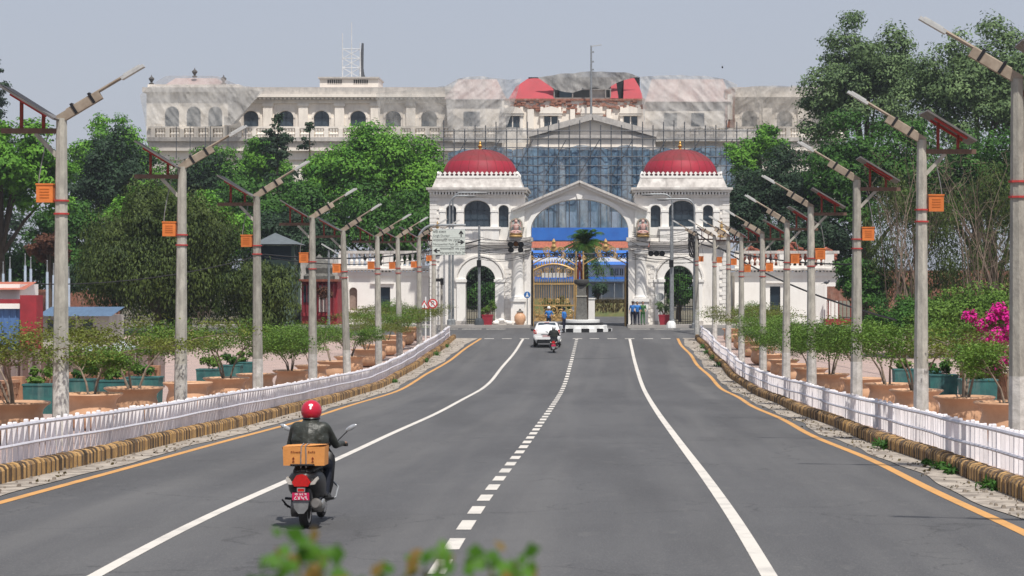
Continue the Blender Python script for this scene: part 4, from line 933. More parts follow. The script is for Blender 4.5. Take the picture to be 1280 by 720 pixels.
net('debris_net', 'grey net gathered at the corner where the end pavilion meets the arcade', TARP, [(284, 108), (326, 114)], [(285, 156), (296, 154)], E - 2.6, 5, 1.3, 24, 20)
net('debris_net', 'thin net sagging over the arcade next to the block with the pale mansard', netmat('thin_grey_net', (.50, .48, .45), .42), [(470, 116), (520, 112), (568, 106)], [(474, 158), (520, 158), (566, 160)], E - 1.6, 9, 1.0, 50, 20)
net('debris_net', 'grey net covering the pale mansard block beside the torn red roof', NETG, [(556, 108), (572, 97), (605, 95), (634, 100), (652, 98)], [(560, 162), (590, 161), (626, 160), (634, 158)], E - 3.4, 13, 1.7)
net('debris_net', 'pale grey net hanging from ridge to terrace beside the torn red roof', NETG, [(800, 96), (830, 94), (880, 94), (902, 98), (922, 106)], [(806, 161), (850, 162), (890, 161), (908, 160)], E - 3.4, 17, 1.5)
net('debris_net', 'brownish net over the palace arcade behind the tall trees', netmat('tan_net', (.52, .48, .43), .58), [(914, 112), (940, 108), (990, 107), (1040, 108)], [(912, 160), (950, 161), (990, 161), (1036, 161)], E - 1.2, 21, 1.1)
net('terrace_net', 'grey net draped along the terrace balustrade before the portico', NETG, [(566, 163), (620, 158), (668, 160), (700, 162)], [(566, 178), (620, 178), (668, 178), (700, 176)], E - 3.0, 25, .7, 60, 10)
net('terrace_net', 'grey net draped along the terrace balustrade under the ridge-high net', NETG, [(786, 162), (850, 160), (900, 161), (960, 161)], [(800, 177), (850, 176), (900, 176), (960, 176)], E - 3.0, 27, .7, 60, 10)
net('tarpaulin', 'dark grey tarpaulin thrown over the open roof between the red mansard panels', TARP, [(672, 97), (700, 92), (740, 89), (780, 90), (800, 95)], [(694, 112), (716, 116), (740, 109), (758, 112), (768, 103)], E - 1.4, 31, 1.0, 50, 14)
# scaffold before the portico and terrace
sc = thing('scaffold', 'tube scaffold standing before the palace portico and terrace', 'scaffold', (XE(745), E - 8, .1))
r_ = random.Random(9)
for k, px in enumerate([562 + i * 12.6 for i in range(31)]):
    t_ = r_.choice((160, 164, 169, 158)); MB().cyl((XE(px), E - 10.6, 0), (XE(px), E - 10.6, ZE(t_)), .07, .07, 5).build('standard', SCAF, sc)
for py in (171, 181, 191, 202, 213, 224, 236): MB().cyl((XE(558), E - 10.7, ZE(py)), (XE(944), E - 10.7, ZE(py)), .06, .06, 5).build('ledger', SCAF, sc)
for k in range(9): MB().cyl((XE(565 + k * 40), E - 10.8, ZE(224)), (XE(590 + k * 40), E - 10.8, ZE(181)), .055, .055, 5).build('brace', SCAF, sc)
for px in (226, 243, 262, 268, 290, 312): MB().cyl((XE(px), E - 3, ZE(200)), (XE(px), E - 3, ZE(160)), .06, .06, 5).build('standard', SCAF, sc)
for i, (a, b, t_, bt) in enumerate(((560, 600, 187, 240), (596, 640, 184, 250), (640, 700, 184, 300), (696, 760, 183, 300), (756, 812, 183, 300), (806, 850, 186, 260), (846, 936, 184, 250))):
    w_ = ('far end under the big green trees', 'strip behind the dome beside the direction sign', 'strip between the domes next to the direction sign side', 'strip just above the gable of the gate', 'strip between the domes next to the lamp cable side', 'strip beside the dome by the bundle of cables', 'far end under the tall grey-green trees')[i]
    net('blue_net', 'blue debris net on the scaffold, ' + w_, NETB, [(a, t_ + 4), ((a + b) / 2, t_ - 2), (b, t_ + 3)], [(a + 2, bt), ((a + b) / 2, bt), (b - 1, bt)], E - 9.2 - (i % 2) * .6, 40 + i, 1.1, 70, 40, 'blue nets on the scaffold', diag=.05, freq=.55)
# ================================================================== COURTYARD SEEN THROUGH THE ARCH
F_ = 238.0
XF = lambda p: PX(p, F_); ZF = lambda p: PZ(p, F_)
hall = thing('courtyard_hall', 'low white hall with blue sheet roof and blue awnings inside the gate', 'building', (XF(735), F_, .1))
def hb(p0, p1, y0, y1, t, bt, nm, m, par=None, top=None): return MB().box(XF(p0), XF(p1), F_ + y0, F_ + y1, ZF(bt), ZF(t), top=top).build(nm, m, par or hall, smooth=False)
hb(640, 812, 0, 9, 322, 389, 'wall', WHITE2)
MB().add([(XF(636), F_ - 1.2, ZF(331)), (XF(816), F_ - 1.2, ZF(331)), (XF(816), F_ + 4.5, ZF(312)), (XF(636), F_ + 4.5, ZF(312)), (XF(816), F_ + 10.2, ZF(331)), (XF(636), F_ + 10.2, ZF(331))], [(0, 1, 2, 3), (3, 2, 4, 5)]).build('roof', BLUER, hall, smooth=False)
for c in (678, 690, 702, 714, 747, 753, 765, 771, 777): 
    w_ = hb(c - 2, c + 2, -.12, -.02, 336, 344, 'window', GLASS); hb(c - .3, c + .3, -.16, -.12, 336, 344, 'mullion', WHITE2, w_)
hb(640, 812, -1.2, -.05, 346, 349, 'awning', BLUER); hb(640, 812, -1.6, -1.2, 349, 352, 'awning_edge', BLUEP)
for c in (668, 690, 712, 745, 752, 768, 779): hb(c - .5, c + .5, -1.5, -1.3, 352, 389, 'awning_post', STEEL)
hb(640, 812, -.3, -.05, 355, 372, 'blue_panel', mat('faded_blue_board', (.30, .38, .48), (.40, .42, .44), .8))
# long blue canopy and red roof beyond
F2 = 262.0
can = thing('blue_canopy', 'long blue sheet canopy with red fascia between the hall and the palace', 'canopy', (PX(735, F2), F2, .1))
MB().box(PX(600, F2), PX(850, F2), F2, F2 + 6, PZ(300.5, F2), PZ(284.5, F2)).build('fascia', BLUER, can, smooth=False)
MB().box(PX(600, F2), PX(850, F2), F2 - 1.2, F2 - .1, PZ(310, F2), PZ(302, F2), top=(.2, .4)).build('red_eaves', TILE, can, smooth=False)
for c in range(610, 850, 30): MB().cyl((PX(c, F2), F2 - .5, 0), (PX(c, F2), F2 - .5, PZ(305, F2)), .12, .12, 6).build('post', STEEL, can)
# garden wall, grass bank, shrubs, urn pedestals, fence
MB().box(PX(655, 226), PX(720, 226), 226, 226.4, .1, PZ(372, 226)); 
gw = MB().box(PX(735, 222), PX(820, 222), 222, 222.4, .1, PZ(376, 222)).build('garden_wall', WHITE2, None, smooth=False); tag(gw, 'low white garden wall behind the grass bank inside the gate', 'wall')
GRASSM = mat('lawn', (.09, .115, .04), (.17, .14, .06), .8, .9, bump=.6)
gb = MB().box(PX(736, 214), PX(815, 214), 211, 221, .05, PZ(379, 214), top=(.4, 1.5)).build('grass_bank', GRASSM, None); tag(gb, kind='structure')
gb = MB().box(PX(640, 216), PX(716, 216), 211, 221, .05, PZ(374, 214), top=(.4, 1.5)).build('grass_bank', GRASSM, None); tag(gb, kind='structure')
def tuft_stuff(name, x0, x1, y0, y1, zf, n, size, m, seed):
    g = np.random.default_rng(seed); C = np.stack([g.uniform(x0, x1, n), g.uniform(y0, y1, n), np.zeros(n)], 1); C[:, 2] = [zf(a, b) for a, b in C[:, :2]]; C[:, 2] += size * .4
    N = g.normal(size=(n, 3)) * np.array([1, 1, .2]); o = leaf_object(name, C, N, size, .25, m, None, seed, droop=.8); tag(o, kind='stuff'); return o
tag(tuft_stuff('bank_grass', PX(738, 212), PX(812, 212), 211.5, 219, lambda a, b: .05 + (PZ(379, 214) - .05) * min(1, (b - 211) / 1.5), 2600, .4, G8, 3), 'rough yellowing grass on the bank inside the gate', 'grass')
tree('courtyard_bush', 'rounded dark clipped bush behind the grass bank inside the gate', 'bush', 737, 760, 355, 378, 219, G3, leaves=1500, size=.3, clumps=14, seed=70, base=.5)
tree('courtyard_bush', 'loose bush seen through the bars of the gilded gate', 'bush', 672, 715, 372, 395, 205, G4, leaves=1800, size=.32, clumps=16, seed=71, base=.1)
tree('courtyard_shrub', 'green shrub glimpsed through the side arch near the direction sign', 'bush', 578, 625, 352, 400, 185, G1, leaves=3500, size=.3, clumps=22, seed=72, base=.1)
tree('courtyard_shrub', 'green shrub glimpsed through the side arch near the red pot with a sign', 'bush', 828, 872, 345, 400, 185, G1, leaves=3500, size=.3, clumps=22, seed=73, base=.1)
tree('courtyard_tree', 'dark tree filling the view through the side arch near the direction sign', 'tree', 565, 640, 320, 392, 200, G3, leaves=5000, size=.4, clumps=22, seed=74, base=.1)
tree('courtyard_tree', 'dark tree filling the view through the side arch near the bundle of cables', 'tree', 815, 880, 316, 392, 200, G3, leaves=5000, size=.4, clumps=22, seed=75, base=.1)
# fan palm between the leaves of the gate
def palm(px, pytop, d, seed):
    g = random.Random(seed); x = PX(px, d); H = PZ(pytop + 22, d) - .1; t = thing('palm_tree', 'date palm standing on the drive just inside the gate', 'palm', (x, d, .1))
    b = MB(); b.tube([(x, d, 0), (x + .1, d, H * .5), (x, d, H)], [.28, .2, .17], 9); b.build('trunk', TRUNK, t)
    for k in range(96):
        a = g.uniform(0, 6.28); el = g.uniform(-.8, 1.4); L = g.uniform(2.0, 3.1); fr = MB(); P = []
        for q in range(7):
            f = q / 6; rr = L * f * math.cos(el) + .02; zz = H + L * f * math.sin(el) - L * .55 * f * f; P.append(Vector((x + math.cos(a) * rr, d + math.sin(a) * rr, zz)))
        fr.tube(P, [.03, .028, .025, .02, .016, .012, .006], 4)
        for q in range(1, 7):
            for u in (0, .5):
                p = P[q - 1].lerp(P[q], u); tan = (P[q] - P[q - 1]).normalized(); sd = tan.cross(Vector((0, 0, 1))).normalized()
                for s_ in (-1, 1):
                    tip = p + (sd * s_ * .75 + tan * .5 + Vector((0, 0, -.28))) * .55; w_ = tan * .05; fr.add([p - w_, p + w_, tip], [(0, 1, 2)])
        fr.build('frond', G1 if k % 4 else G4, t, smooth=False)
palm(731, 282, 168, 4)
for px in (739.5,):
    d = 190; t = thing('white_pedestal', 'white block pedestal with a small clipped plant beside the drive', 'pedestal', (PX(px, d), d, .1)); MB().box(PX(px - 4, d), PX(px + 4, d), d, d + .6, .05, PZ(374, d)).build('block', WHITE2, t, smooth=False)
    MB().box(PX(px - 4.6, d), PX(px + 4.6, d), d - .06, d + .66, PZ(374, d), PZ(372.5, d)).build('cap', WHITE2, t, smooth=False)
# ================================================================== TREES
GT = 'trees round the palace garden'
tree('conifer', 'dark tall conifer crowning the skyline above the bright green trees by the flagpoles', 'tree', -60, 44, 70, 330, 255, G3, 'conifer', 10000, .5, 26, 1, GT, base=.2)
tree('broadleaf_tree', 'bright green rounded tree behind the row of pale flagpoles', 'tree', -80, 84, 138, 350, 175, G2, 'round', 16000, .42, 56, 2, GT, base=.2, extra=(G2, .4))
tree('broadleaf_tree', 'fresh green domed tree beside the netted end pavilion', 'tree', 78, 206, 126, 320, 225, G2, 'round', 13000, .42, 50, 3, GT, base=.2)
tree('cedar', 'dark blue-green cedar mass before the fresh green domed tree', 'tree', 66, 215, 158, 370, 205, G3, 'round', 15000, .38, 56, 4, GT, base=.2)
tree('cedar', 'dark cedar below the terrace scaffold beside the netted pavilion', 'tree', 186, 305, 186, 370, 212, G3, 'round', 12000, .38, 46, 5, GT, base=.2)
tree('broadleaf_tree', 'mid green tree under the terrace of the netted end pavilion', 'tree', 180, 335, 178, 350, 226, G1, 'round', 14000, .38, 54, 33, GT, base=.2, extra=(G2, .3))
tree('broadleaf_tree', 'light green tree top under the terrace between two cedars', 'tree', 280, 372, 160, 310, 232, G2, 'round', 10000, .42, 44, 6, GT, base=.2)
tree('cedar', 'dark pointed cedar breaking the line of arched palace windows', 'tree', 304, 392, 143, 340, 222, G3, 'conifer', 11000, .42, 24, 7, GT, base=.2)
tree('cedar', 'second dark cedar with a blunter top under the arched palace windows', 'tree', 350, 424, 152, 340, 224, G3, 'conifer', 9000, .42, 22, 8, GT, base=.2)
tree('broadleaf_tree', 'big bright green spreading tree touching the domed tower by the direction sign', 'tree', 372, 580, 152, 325, 200, G2, 'round', 28000, .38, 84, 9, GT, base=.2, extra=(G2, .35))
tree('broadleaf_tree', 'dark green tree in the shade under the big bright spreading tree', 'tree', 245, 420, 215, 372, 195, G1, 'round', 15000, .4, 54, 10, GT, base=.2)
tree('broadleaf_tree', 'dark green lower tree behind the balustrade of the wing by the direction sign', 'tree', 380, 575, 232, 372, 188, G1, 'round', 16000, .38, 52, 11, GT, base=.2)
tree('weeping_tree', 'large dusky weeping tree with a pale green crown edge beside the pavilion', 'tree', 84, 308, 236, 418, 146, G4, 'willow', 36000, .30, 58, 12, GT, aspect=.36, extra=(G4, .3))
tree('broadleaf_tree', 'yellow-green tree peeping over the top of the weeping tree', 'tree', 112, 318, 229, 345, 160, G2, 'round', 10000, .36, 44, 13, GT, base=.1)
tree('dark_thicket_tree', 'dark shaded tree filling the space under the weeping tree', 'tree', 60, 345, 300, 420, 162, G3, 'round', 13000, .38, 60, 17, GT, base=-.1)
tree('weeping_tree', 'smaller dusky weeping tree between the large one and the red house', 'tree', 266, 380, 330, 424, 143, G4, 'willow', 13000, .28, 30, 14, GT, aspect=.36)
tree('rusty_tree', 'small rust-brown tree behind the flagpoles', 'tree', 36, 86, 283, 352, 165, G9, 'round', 4000, .32, 22, 15, GT, base=.1)
tree('dark_thicket_tree', 'dark leafy tree between flagpoles and the weeping tree', 'tree', -40, 120, 300, 392, 180, G1, 'round', 9000, .38, 40, 16, GT, base=.1)
tree('broadleaf_tree', 'mid green tree closing the view between the bright tree and the dark cedars', 'tree', 30, 140, 235, 385, 198, G1, 'round', 9000, .38, 44, 18, GT, base=.1)
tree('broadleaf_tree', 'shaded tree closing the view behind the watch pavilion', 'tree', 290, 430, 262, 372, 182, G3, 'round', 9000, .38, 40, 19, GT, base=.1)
# right-hand side
tree('broadleaf_tree', 'shaded tree closing the view behind the tile-heaped wing', 'tree', 915, 1085, 262, 385, 180, G3, 'round', 10000, .36, 48, 32, GT, base=.1)
tree('rain_tree', 'towering grey-green tree rising above the palace roof, feathery top', 'tree', 998, 1165, 2, 270, 205, G5, 'round', 24000, .40, 96, 21, GT, base=.2)
tree('rain_tree', 'towering grey-green tree farther from the palace roof, second of the tall pair', 'tree', 1110, 1330, 16, 280, 190, G5, 'round', 26000, .40, 100, 22, GT, base=.2)
tree('broadleaf_tree', 'dark tree in the middle of the tall pair, filling the gap below them', 'tree', 985, 1190, 128, 360, 182, G1, 'round', 18000, .38, 70, 23, GT, base=.2)
tree('broadleaf_tree', 'dark tree under the second tall tree, behind the bare thickets', 'tree', 1130, 1340, 140, 380, 176, G1, 'round', 18000, .38, 70, 31, GT, base=.2)
tree('broadleaf_tree', 'dark rounded tree leaning towards the domed tower by the cables', 'tree', 902, 1056, 178, 350, 188, G3, 'round', 17000, .36, 60, 24, GT, base=.2)
tree('broadleaf_tree', 'fresh light green tree patch between dark tree and palace scaffold', 'tree', 908, 990, 152, 260, 214, G2, 'round', 7500, .38, 34, 25, GT, base=.2)
tree('green_bush_tree', 'dense dark green shrub at the end of the tile-heaped wing', 'tree', 1036, 1116, 318, 418, 150, G1, 'round', 7000, .28, 40, 26, GT)
tree('green_thicket', 'mid green thicket below the bare branches', 'bush', 1070, 1225, 366, 460, 118, G1, 'round', 11000, .22, 60, 27)
tree('green_thicket', 'pale yellow-green bush beside the magenta bougainvillea', 'bush', 1140, 1300, 352, 460, 96, G6, 'round', 9000, .18, 60, 28)
tree('olive_tree', 'thin olive tree veiling the dark trees behind the bare branches', 'tree', 1062, 1210, 205, 410, 150, G4, 'willow', 9000, .28, 60, 29, GT, aspect=.3)
tree('olive_tree', 'thin brownish olive tree veiling the long brown brick wall', 'tree', 1160, 1330, 195, 420, 146, G4, 'willow', 10000, .28, 60, 30, GT, aspect=.3)
# bare branching shrub, arching stems
def bare(px0, px1, ptop, pbot, d, seed, n=26):
    g = random.Random(seed); t = thing('bare_thicket', 'thicket of bare arching brown branches %s' % ('behind the tall post' if seed == 1 else 'nearest the bougainvillea'), 'thicket', (PX((px0 + px1) / 2, d), d, zr(d)), 'bare branching thickets')
    for k in range(n):
        x = PX(g.uniform(px0 + .3 * (px1 - px0), px1 - .3 * (px1 - px0)), d); dy = g.uniform(-2, 2); e = PX(g.uniform(px0, px1), d); zt = PZ(g.uniform(ptop, ptop + .5 * (pbot - ptop)), d); zb = zr(d) - .1
        b = MB(); P = []
        for q in range(8):
            f = q / 7; P.append((x + (e - x) * f ** 1.4 + g.uniform(-.12, .12), d + dy * (1 + f), zb + (zt - zb) * math.sin(f * 1.45) / math.sin(1.45)))
        b.tube(P, [.04, .036, .032, .027, .021, .015, .01, .005], 5)
        for q in range(6):
            p = Vector(P[g.randrange(3, 8)]); b.tube([p, p + Vector((g.uniform(-.5, .5), g.uniform(-.4, .4), g.uniform(.3, .8))), p + Vector((g.uniform(-1.1, 1.1), g.uniform(-.6, .6), g.uniform(.4, 1.3)))], [.014, .010, .004], 4)
        b.build('branch', TRUNK if k % 3 else PALEB, t)
bare(1075, 1200, 180, 410, 135, 1); bare(1170, 1300, 190, 420, 122, 2)
# bougainvillea
bo = thing('bougainvillea', 'bougainvillea bush covered in magenta blossom beside the teal planters', 'bush', (PX(1235, 72), 72, zr(72) + .16))
g = np.random.default_rng(6); cl = np.array([(1213, 396), (1226, 407), (1238, 398), (1248, 386), (1218, 432), (1232, 424), (1244, 434), (1256, 426), (1228, 440), (1252, 450), (1262, 410), (1208, 436), (1241, 418), (1215, 424), (1250, 414), (1236, 444), (1262, 440), (1246, 456), (1226, 452), (1258, 396), (1234, 412)], float)
cen = np.array([[PX(a, 72), 72 + q, PZ(b, 72)] for (a, b), q in zip(cl, g.uniform(-.5, .5, len(cl)))])
C, N = clump_pts(g, cen, np.full(len(cl), .26), np.full(len(cl), 300), .8); leaf_object('blossom', C, N, .085, .9, FLOW, bo, 1)
cen2 = np.array([[PX(a, 72), 72.3 + q, PZ(b, 72)] for a, b, q in zip(g.uniform(1195, 1275, 22), g.uniform(385, 480, 22), g.uniform(-.4, .6, 22))]); C, N = clump_pts(g, cen2, np.full(22, .32), np.full(22, 170), .9); leaf_object('foliage', C, N, .1, .5, G7, bo, 2)
b = MB()
for k in range(7): e = cen2[k]; b.tube([(PX(1235, 72) + (k - 3) * .04, 72.2, zr(72)), ((PX(1235, 72) + e[0]) / 2, 72.2, (zr(72) + e[2]) / 2 + .3), tuple(e)], [.04, .028, .01], 5)
b.build('stem', PALEB, bo)
# ================================================================== LEFT-HAND YARD
Y0 = 150.0
XL = lambda p: PX(p, Y0); ZL = lambda p: PZ(p, Y0)
pv = thing('pavilion', 'green watch pavilion with a dark grey hipped roof among the trees', 'pavilion', (PX(344, 160), 160, 0))
MB().add([(PX(322, 160), 157.5, PZ(306, 160)), (PX(377, 160), 157.5, PZ(306, 160)), (PX(377, 160), 162.5, PZ(306, 160)), (PX(322, 160), 162.5, PZ(306, 160)), (PX(344, 160), 160, PZ(291, 160))], [(0, 1, 4), (1, 2, 4), (2, 3, 4), (3, 0, 4), (0, 3, 2, 1)]).build('roof', mat('slate_sheet', (.13, .15, .16), (.10, .115, .125), 3, .6), pv, smooth=False)
for a in (328, 370): 
    for yy in (158.4, 161.6): MB().box(PX(a, 160) - .1, PX(a, 160) + .1, yy - .1, yy + .1, 0, PZ(306, 160)).build('corner_post', mat('green_post', (.10, .15, .12), None, 3), pv, smooth=False)
MB().box(PX(329, 160), PX(369, 160), 158.5, 161.5, 0, PZ(325, 160)).build('box_wall', mat('sage_board', (.14, .20, .16), (.11, .16, .13), 2), pv, smooth=False)
MB().box(PX(329, 160), PX(369, 160), 158.6, 161.4, PZ(325, 160), PZ(308, 160)).build('glazing', GLASS, pv, smooth=False)
# red house with grilled front between pavilion and wing
rh = thing('red_house', 'small crimson house with grilles beside the end of the wing by the direction sign', 'house', (PX(398, 158), 158, 0))
def rb(p0, p1, y0, y1, t, bt, nm, m, par=None): return MB().box(PX(p0, 158), PX(p1, 158), 158 + y0, 158 + y1, PZ(bt, 158), PZ(t, 158)).build(nm, m, par or rh, smooth=False)
rb(376, 421, .4, 5, 352, 412, 'wall', REDP); rb(374, 423, -.2, 5.2, 349, 352, 'roof_slab', TILE); rb(378, 388, .3, .42, 357, 378, 'window', GLASS); rb(398, 408, .3, .42, 357, 390, 'door', mat('pale_door', (.55, .5, .47), None, 3)); rb(376, 421, .2, .4, 391, 395, 'sill_band', REDP)
for k in range(9): rb(378.5 + k * 4.8, 379.3 + k * 4.8, -.1, .05, 352, 392, 'grille_bar', mat('maroon_bar', (.16, .02, .03), None, 3))
tree('dark_creeper', 'leafless brown creeper on the front of the small crimson house', 'creeper', 392, 418, 358, 382, 157, G9, leaves=900, size=.16, clumps=12, seed=80, trunk=False, ry=.5)
st = thing('grey_chhatri', 'weathered stone finial shrine between the pavilion and the wing by the direction sign', 'shrine', (PX(399, 166), 166, 0)); MB().lathe([(1.2, 0), (1.2, PZ(345, 166)), (1.0, PZ(342, 166)), (1.05, PZ(335, 166)), (.8, PZ(328, 166)), (.35, PZ(323, 166)), (.05, PZ(318, 166))], (PX(399, 166), 166, 0), 14).build('drum', STONE, st)
bw = MB().box(PX(330, 168), PX(424, 168), 168, 168.4, 0, PZ(322, 168)).build('boundary_wall', STAIN, None, smooth=False); tag(bw, 'old stained boundary wall running from the pavilion to the wing by the direction sign', 'wall')
bw2 = MB().box(PX(-60, 168), PX(150, 168), 168, 168.4, 0, PZ(362, 168)).build('brick_boundary_wall', BRICKD, None, smooth=False); tag(bw2, 'low brown brick boundary wall behind the flagpoles', 'wall')
bw3 = MB().box(PX(1085, 170), PX(1330, 170), 170, 170.4, 0, PZ(338, 170)).build('brick_boundary_wall', BRICKD, None, smooth=False); tag(bw3, 'long brown brick wall behind the bare thickets', 'wall')
# far-left house and blue gate
fh = thing('crimson_gatehouse', 'crimson gateway with a blue sheet door and tiled porch at the yard entrance', 'gatehouse', (PX(5, 118), 118, zr(118)))
def fb(p0, p1, y0, y1, t, bt, nm, m, par=None): return MB().box(PX(p0, 118), PX(p1, 118), 118 + y0, 118 + y1, PZ(bt, 118), PZ(t, 118)).build(nm, m, par or fh, smooth=False)
fb(25, 45.5, 0, 1.4, 369, 445, 'pier', REDP); fb(-60, 25, .2, 1.2, 374, 379.5, 'lintel', REDP); fb(-60, 25, .15, 1.1, 379.5, 386, 'white_band', WHITE2); dr_ = fb(-60, 25, .4, .5, 386, 445, 'door', BLUEP)
for k in range(10): fb(-57 + k * 8.2, -55.6 + k * 8.2, .34, .4, 386, 445, 'door_rib', BLUEP, dr_)
for k in range(14): MB().lathe([(.02, 0), (.02, .3), (.05, .34), (.004, .5)], (PX(-50 + k * 5.2, 118), 118.45, PZ(400, 118)), 5).build('spike', IRON, fh)
fb(-50, 6, 3, 7, 355, 445, 'porch_wall', WHITE2); MB().add([(PX(-70, 118), 120.2, PZ(362, 118)), (PX(17, 118), 120.2, PZ(362, 118)), (PX(10, 118), 124, PZ(352, 118)), (PX(-70, 118), 124, PZ(352, 118))], [(0, 1, 2, 3)]).build('porch_roof', TILE, fh, smooth=False); fb(5, 8.5, 2.6, 2.9, 361, 380, 'porch_post', WHITE2)
lw_ = thing('site_shed', 'long low shed with a pale blue sheet roof behind the feathery trees', 'shed', (PX(95, 128), 128, zr(128)))
MB().box(PX(52, 128), PX(136, 128), 128, 132, zr(128) - .1, PZ(394, 128)).build('wall', mat('pale_shed_wall', (.48, .47, .43), (.38, .37, .34), 1), lw_, smooth=False)
MB().add([(PX(48, 128), 127.4, PZ(395, 128)), (PX(142, 128), 127.4, PZ(395, 128)), (PX(142, 128), 131, PZ(384, 128)), (PX(48, 128), 131, PZ(384, 128))], [(0, 1, 2, 3)]).build('roof', mat('pale_blue_sheet', (.10, .17, .27), (.075, .125, .20), 1.5, .5, stretch=(5, 1, 1)), lw_, smooth=False)
for c in (66, 88, 110): MB().box(PX(c - 6, 128), PX(c + 6, 128), 127.93, 127.98, PZ(415, 128), PZ(400, 128)).build('window', GLASS, lw_, smooth=False)
for i, (px, t_) in enumerate(((4, 332), (12.5, 326), (31.5, 322), (38.5, 326), (59, 330), (67, 334), (86, 338))):
    d = 140; f = thing('flagpole', 'pale blue flagpole in the row behind the crimson gateway', 'flagpole', (PX(px, d), d, zr(d)), 'pale flagpoles behind the crimson gateway')
    MB().cyl((PX(px, d), d, zr(d) - .2), (PX(px, d), d, PZ(t_ + 10, d)), .11, .085, 8).build('pole', mat('pale_blue_paint', (.48, .56, .66), (.38, .45, .55), 3), f); MB().cyl((PX(px, d), d, PZ(t_ + 10, d)), (PX(px, d), d, PZ(t_ - 3, d)), .05, .03, 6).build('tip', STEEL, f); MB().ball((PX(px, d), d, PZ(t_ - 4, d)), .05, 8, 6).build('ball', STEEL, f)
# parasol tents, brown sheet fence, brick wall, teal planters
tn = thing('market_tent', 'low grey-white tent with two peaks behind the feathery trees', 'tent', (PX(140, 92), 92, zr(92)))
for a, b_, c in ((96, 136, 427), (124, 182, 425)):
    MB().add([(PX(a, 92), 90.5, PZ(441, 92)), (PX(b_, 92), 90.5, PZ(441, 92)), (PX(b_, 92), 93.5, PZ(441, 92)), (PX(a, 92), 93.5, PZ(441, 92)), (PX((a + b_) / 2, 92), 92, PZ(c, 92))], [(0, 1, 4), (1, 2, 4), (2, 3, 4), (3, 0, 4)]).build('canopy', mat('tent_sheet', (.50, .53, .55), (.36, .40, .44), 1), tn, smooth=False)
    for q in (a + 2, b_ - 2): MB().cyl((PX(q, 92), 91, zr(92)), (PX(q, 92), 91, PZ(441, 92)), .03, .03, 6).build('leg', STEEL, tn)
sf = thing('sheet_fence', 'brown-grey corrugated sheet fence behind the raw brick wall', 'fence', (PX(100, 88), 88, zr(88)))
for k in range(30):
    a = -16 + k * 7.4; MB().box(PX(a, 88), PX(a + 6.9, 88), 88 + .05 * (k % 2), 88.06 + .05 * (k % 2), zr(88) - .1, PZ(436 + (k * 37 % 5), 88)).build('sheet', mat('fence_sheet_a', (.24, .19, .18), (.17, .13, .12), 1.5, .7, streak=((.30, .14, .08), .4, 2)) if k % 3 else mat('fence_sheet_b', (.17, .10, .085), (.12, .075, .065), 1.5, .7), sf, smooth=False)
for k in range(12): a = -14 + k * 18.5; MB().box(PX(a, 87.8), PX(a + 1.6, 87.8), 87.8, 87.9, zr(88) - .1, PZ(432, 88)).build('post', mat('dark_brown_post', (.07, .035, .03), None, 3), sf, smooth=False)
def brick_lattice(name, label, x, y0, y1, rows, ax='y', seed=1):
    t = thing(name, label, 'wall', (x, (y0 + y1) / 2, zr((y0 + y1) / 2) + .16), 'raw brick lattice walls'); L = t.location; r = random.Random(seed)
    o = MB().box(-.055, .055, -.11, .11, -.036, .036).build('brick', BRICK, None, local=True, smooth=False); me = o.data; bpy.data.objects.remove(o)
    n = int((y1 - y0) / .45); cnt = 0
    for j in range(rows):
        for i in range(n):
            if cnt >= 296: break
            y = y0 + (i + .5 * (j % 2)) * .45; o = bpy.data.objects.new('brick', me); col.objects.link(o); o.parent = t; cnt += 1
            if ax == 'y': o.location = (x - L.x + r.uniform(-.01, .01), y - L.y, zr(y) + .2 + .06 + j * .18 - L.z); o.scale = (1.4, 1.55, 2.4)
    m_ = MB(); m_.box(-.09, .09, 0, 1, 0, .1)
    k = y0
    while k < y1:
        e = min(k + 2.2, y1); MB().beam((x, k, zr(k) + .16 + rows * .18 + .03), (x, e, zr(e) + .16 + rows * .18 + .03), .22, .09).build('coping', BRICK, t, smooth=False); k = e
    for k in span(y0, y1, 5.5): MB().box(x - .17, x + .17, k - .17, k + .17, zr(k), zr(k) + .16 + rows * .18 + .16).build('pier', BRICK, t, smooth=False)
brick_lattice('brick_wall', 'raw orange brick lattice wall behind the teal planters by the brown sheet fence', -17.2, 57, 83, 5, seed=1)
brick_lattice('brick_wall', 'raw orange brick lattice wall behind the teal planters by the bougainvillea', 13.4, 54, 80, 5, seed=2)
tpx = [(54, 61, .9), (105, 67.5, .72), (143, 66.0, .72), (181, 70.5, 1.0), (262, 84, .85), (288, 91, .9), (304, 95, .9)]; tpr = [(1222, 67, 1.05), (1178, 74, .9), (1132, 84, .9), (1160, 80, .8)]
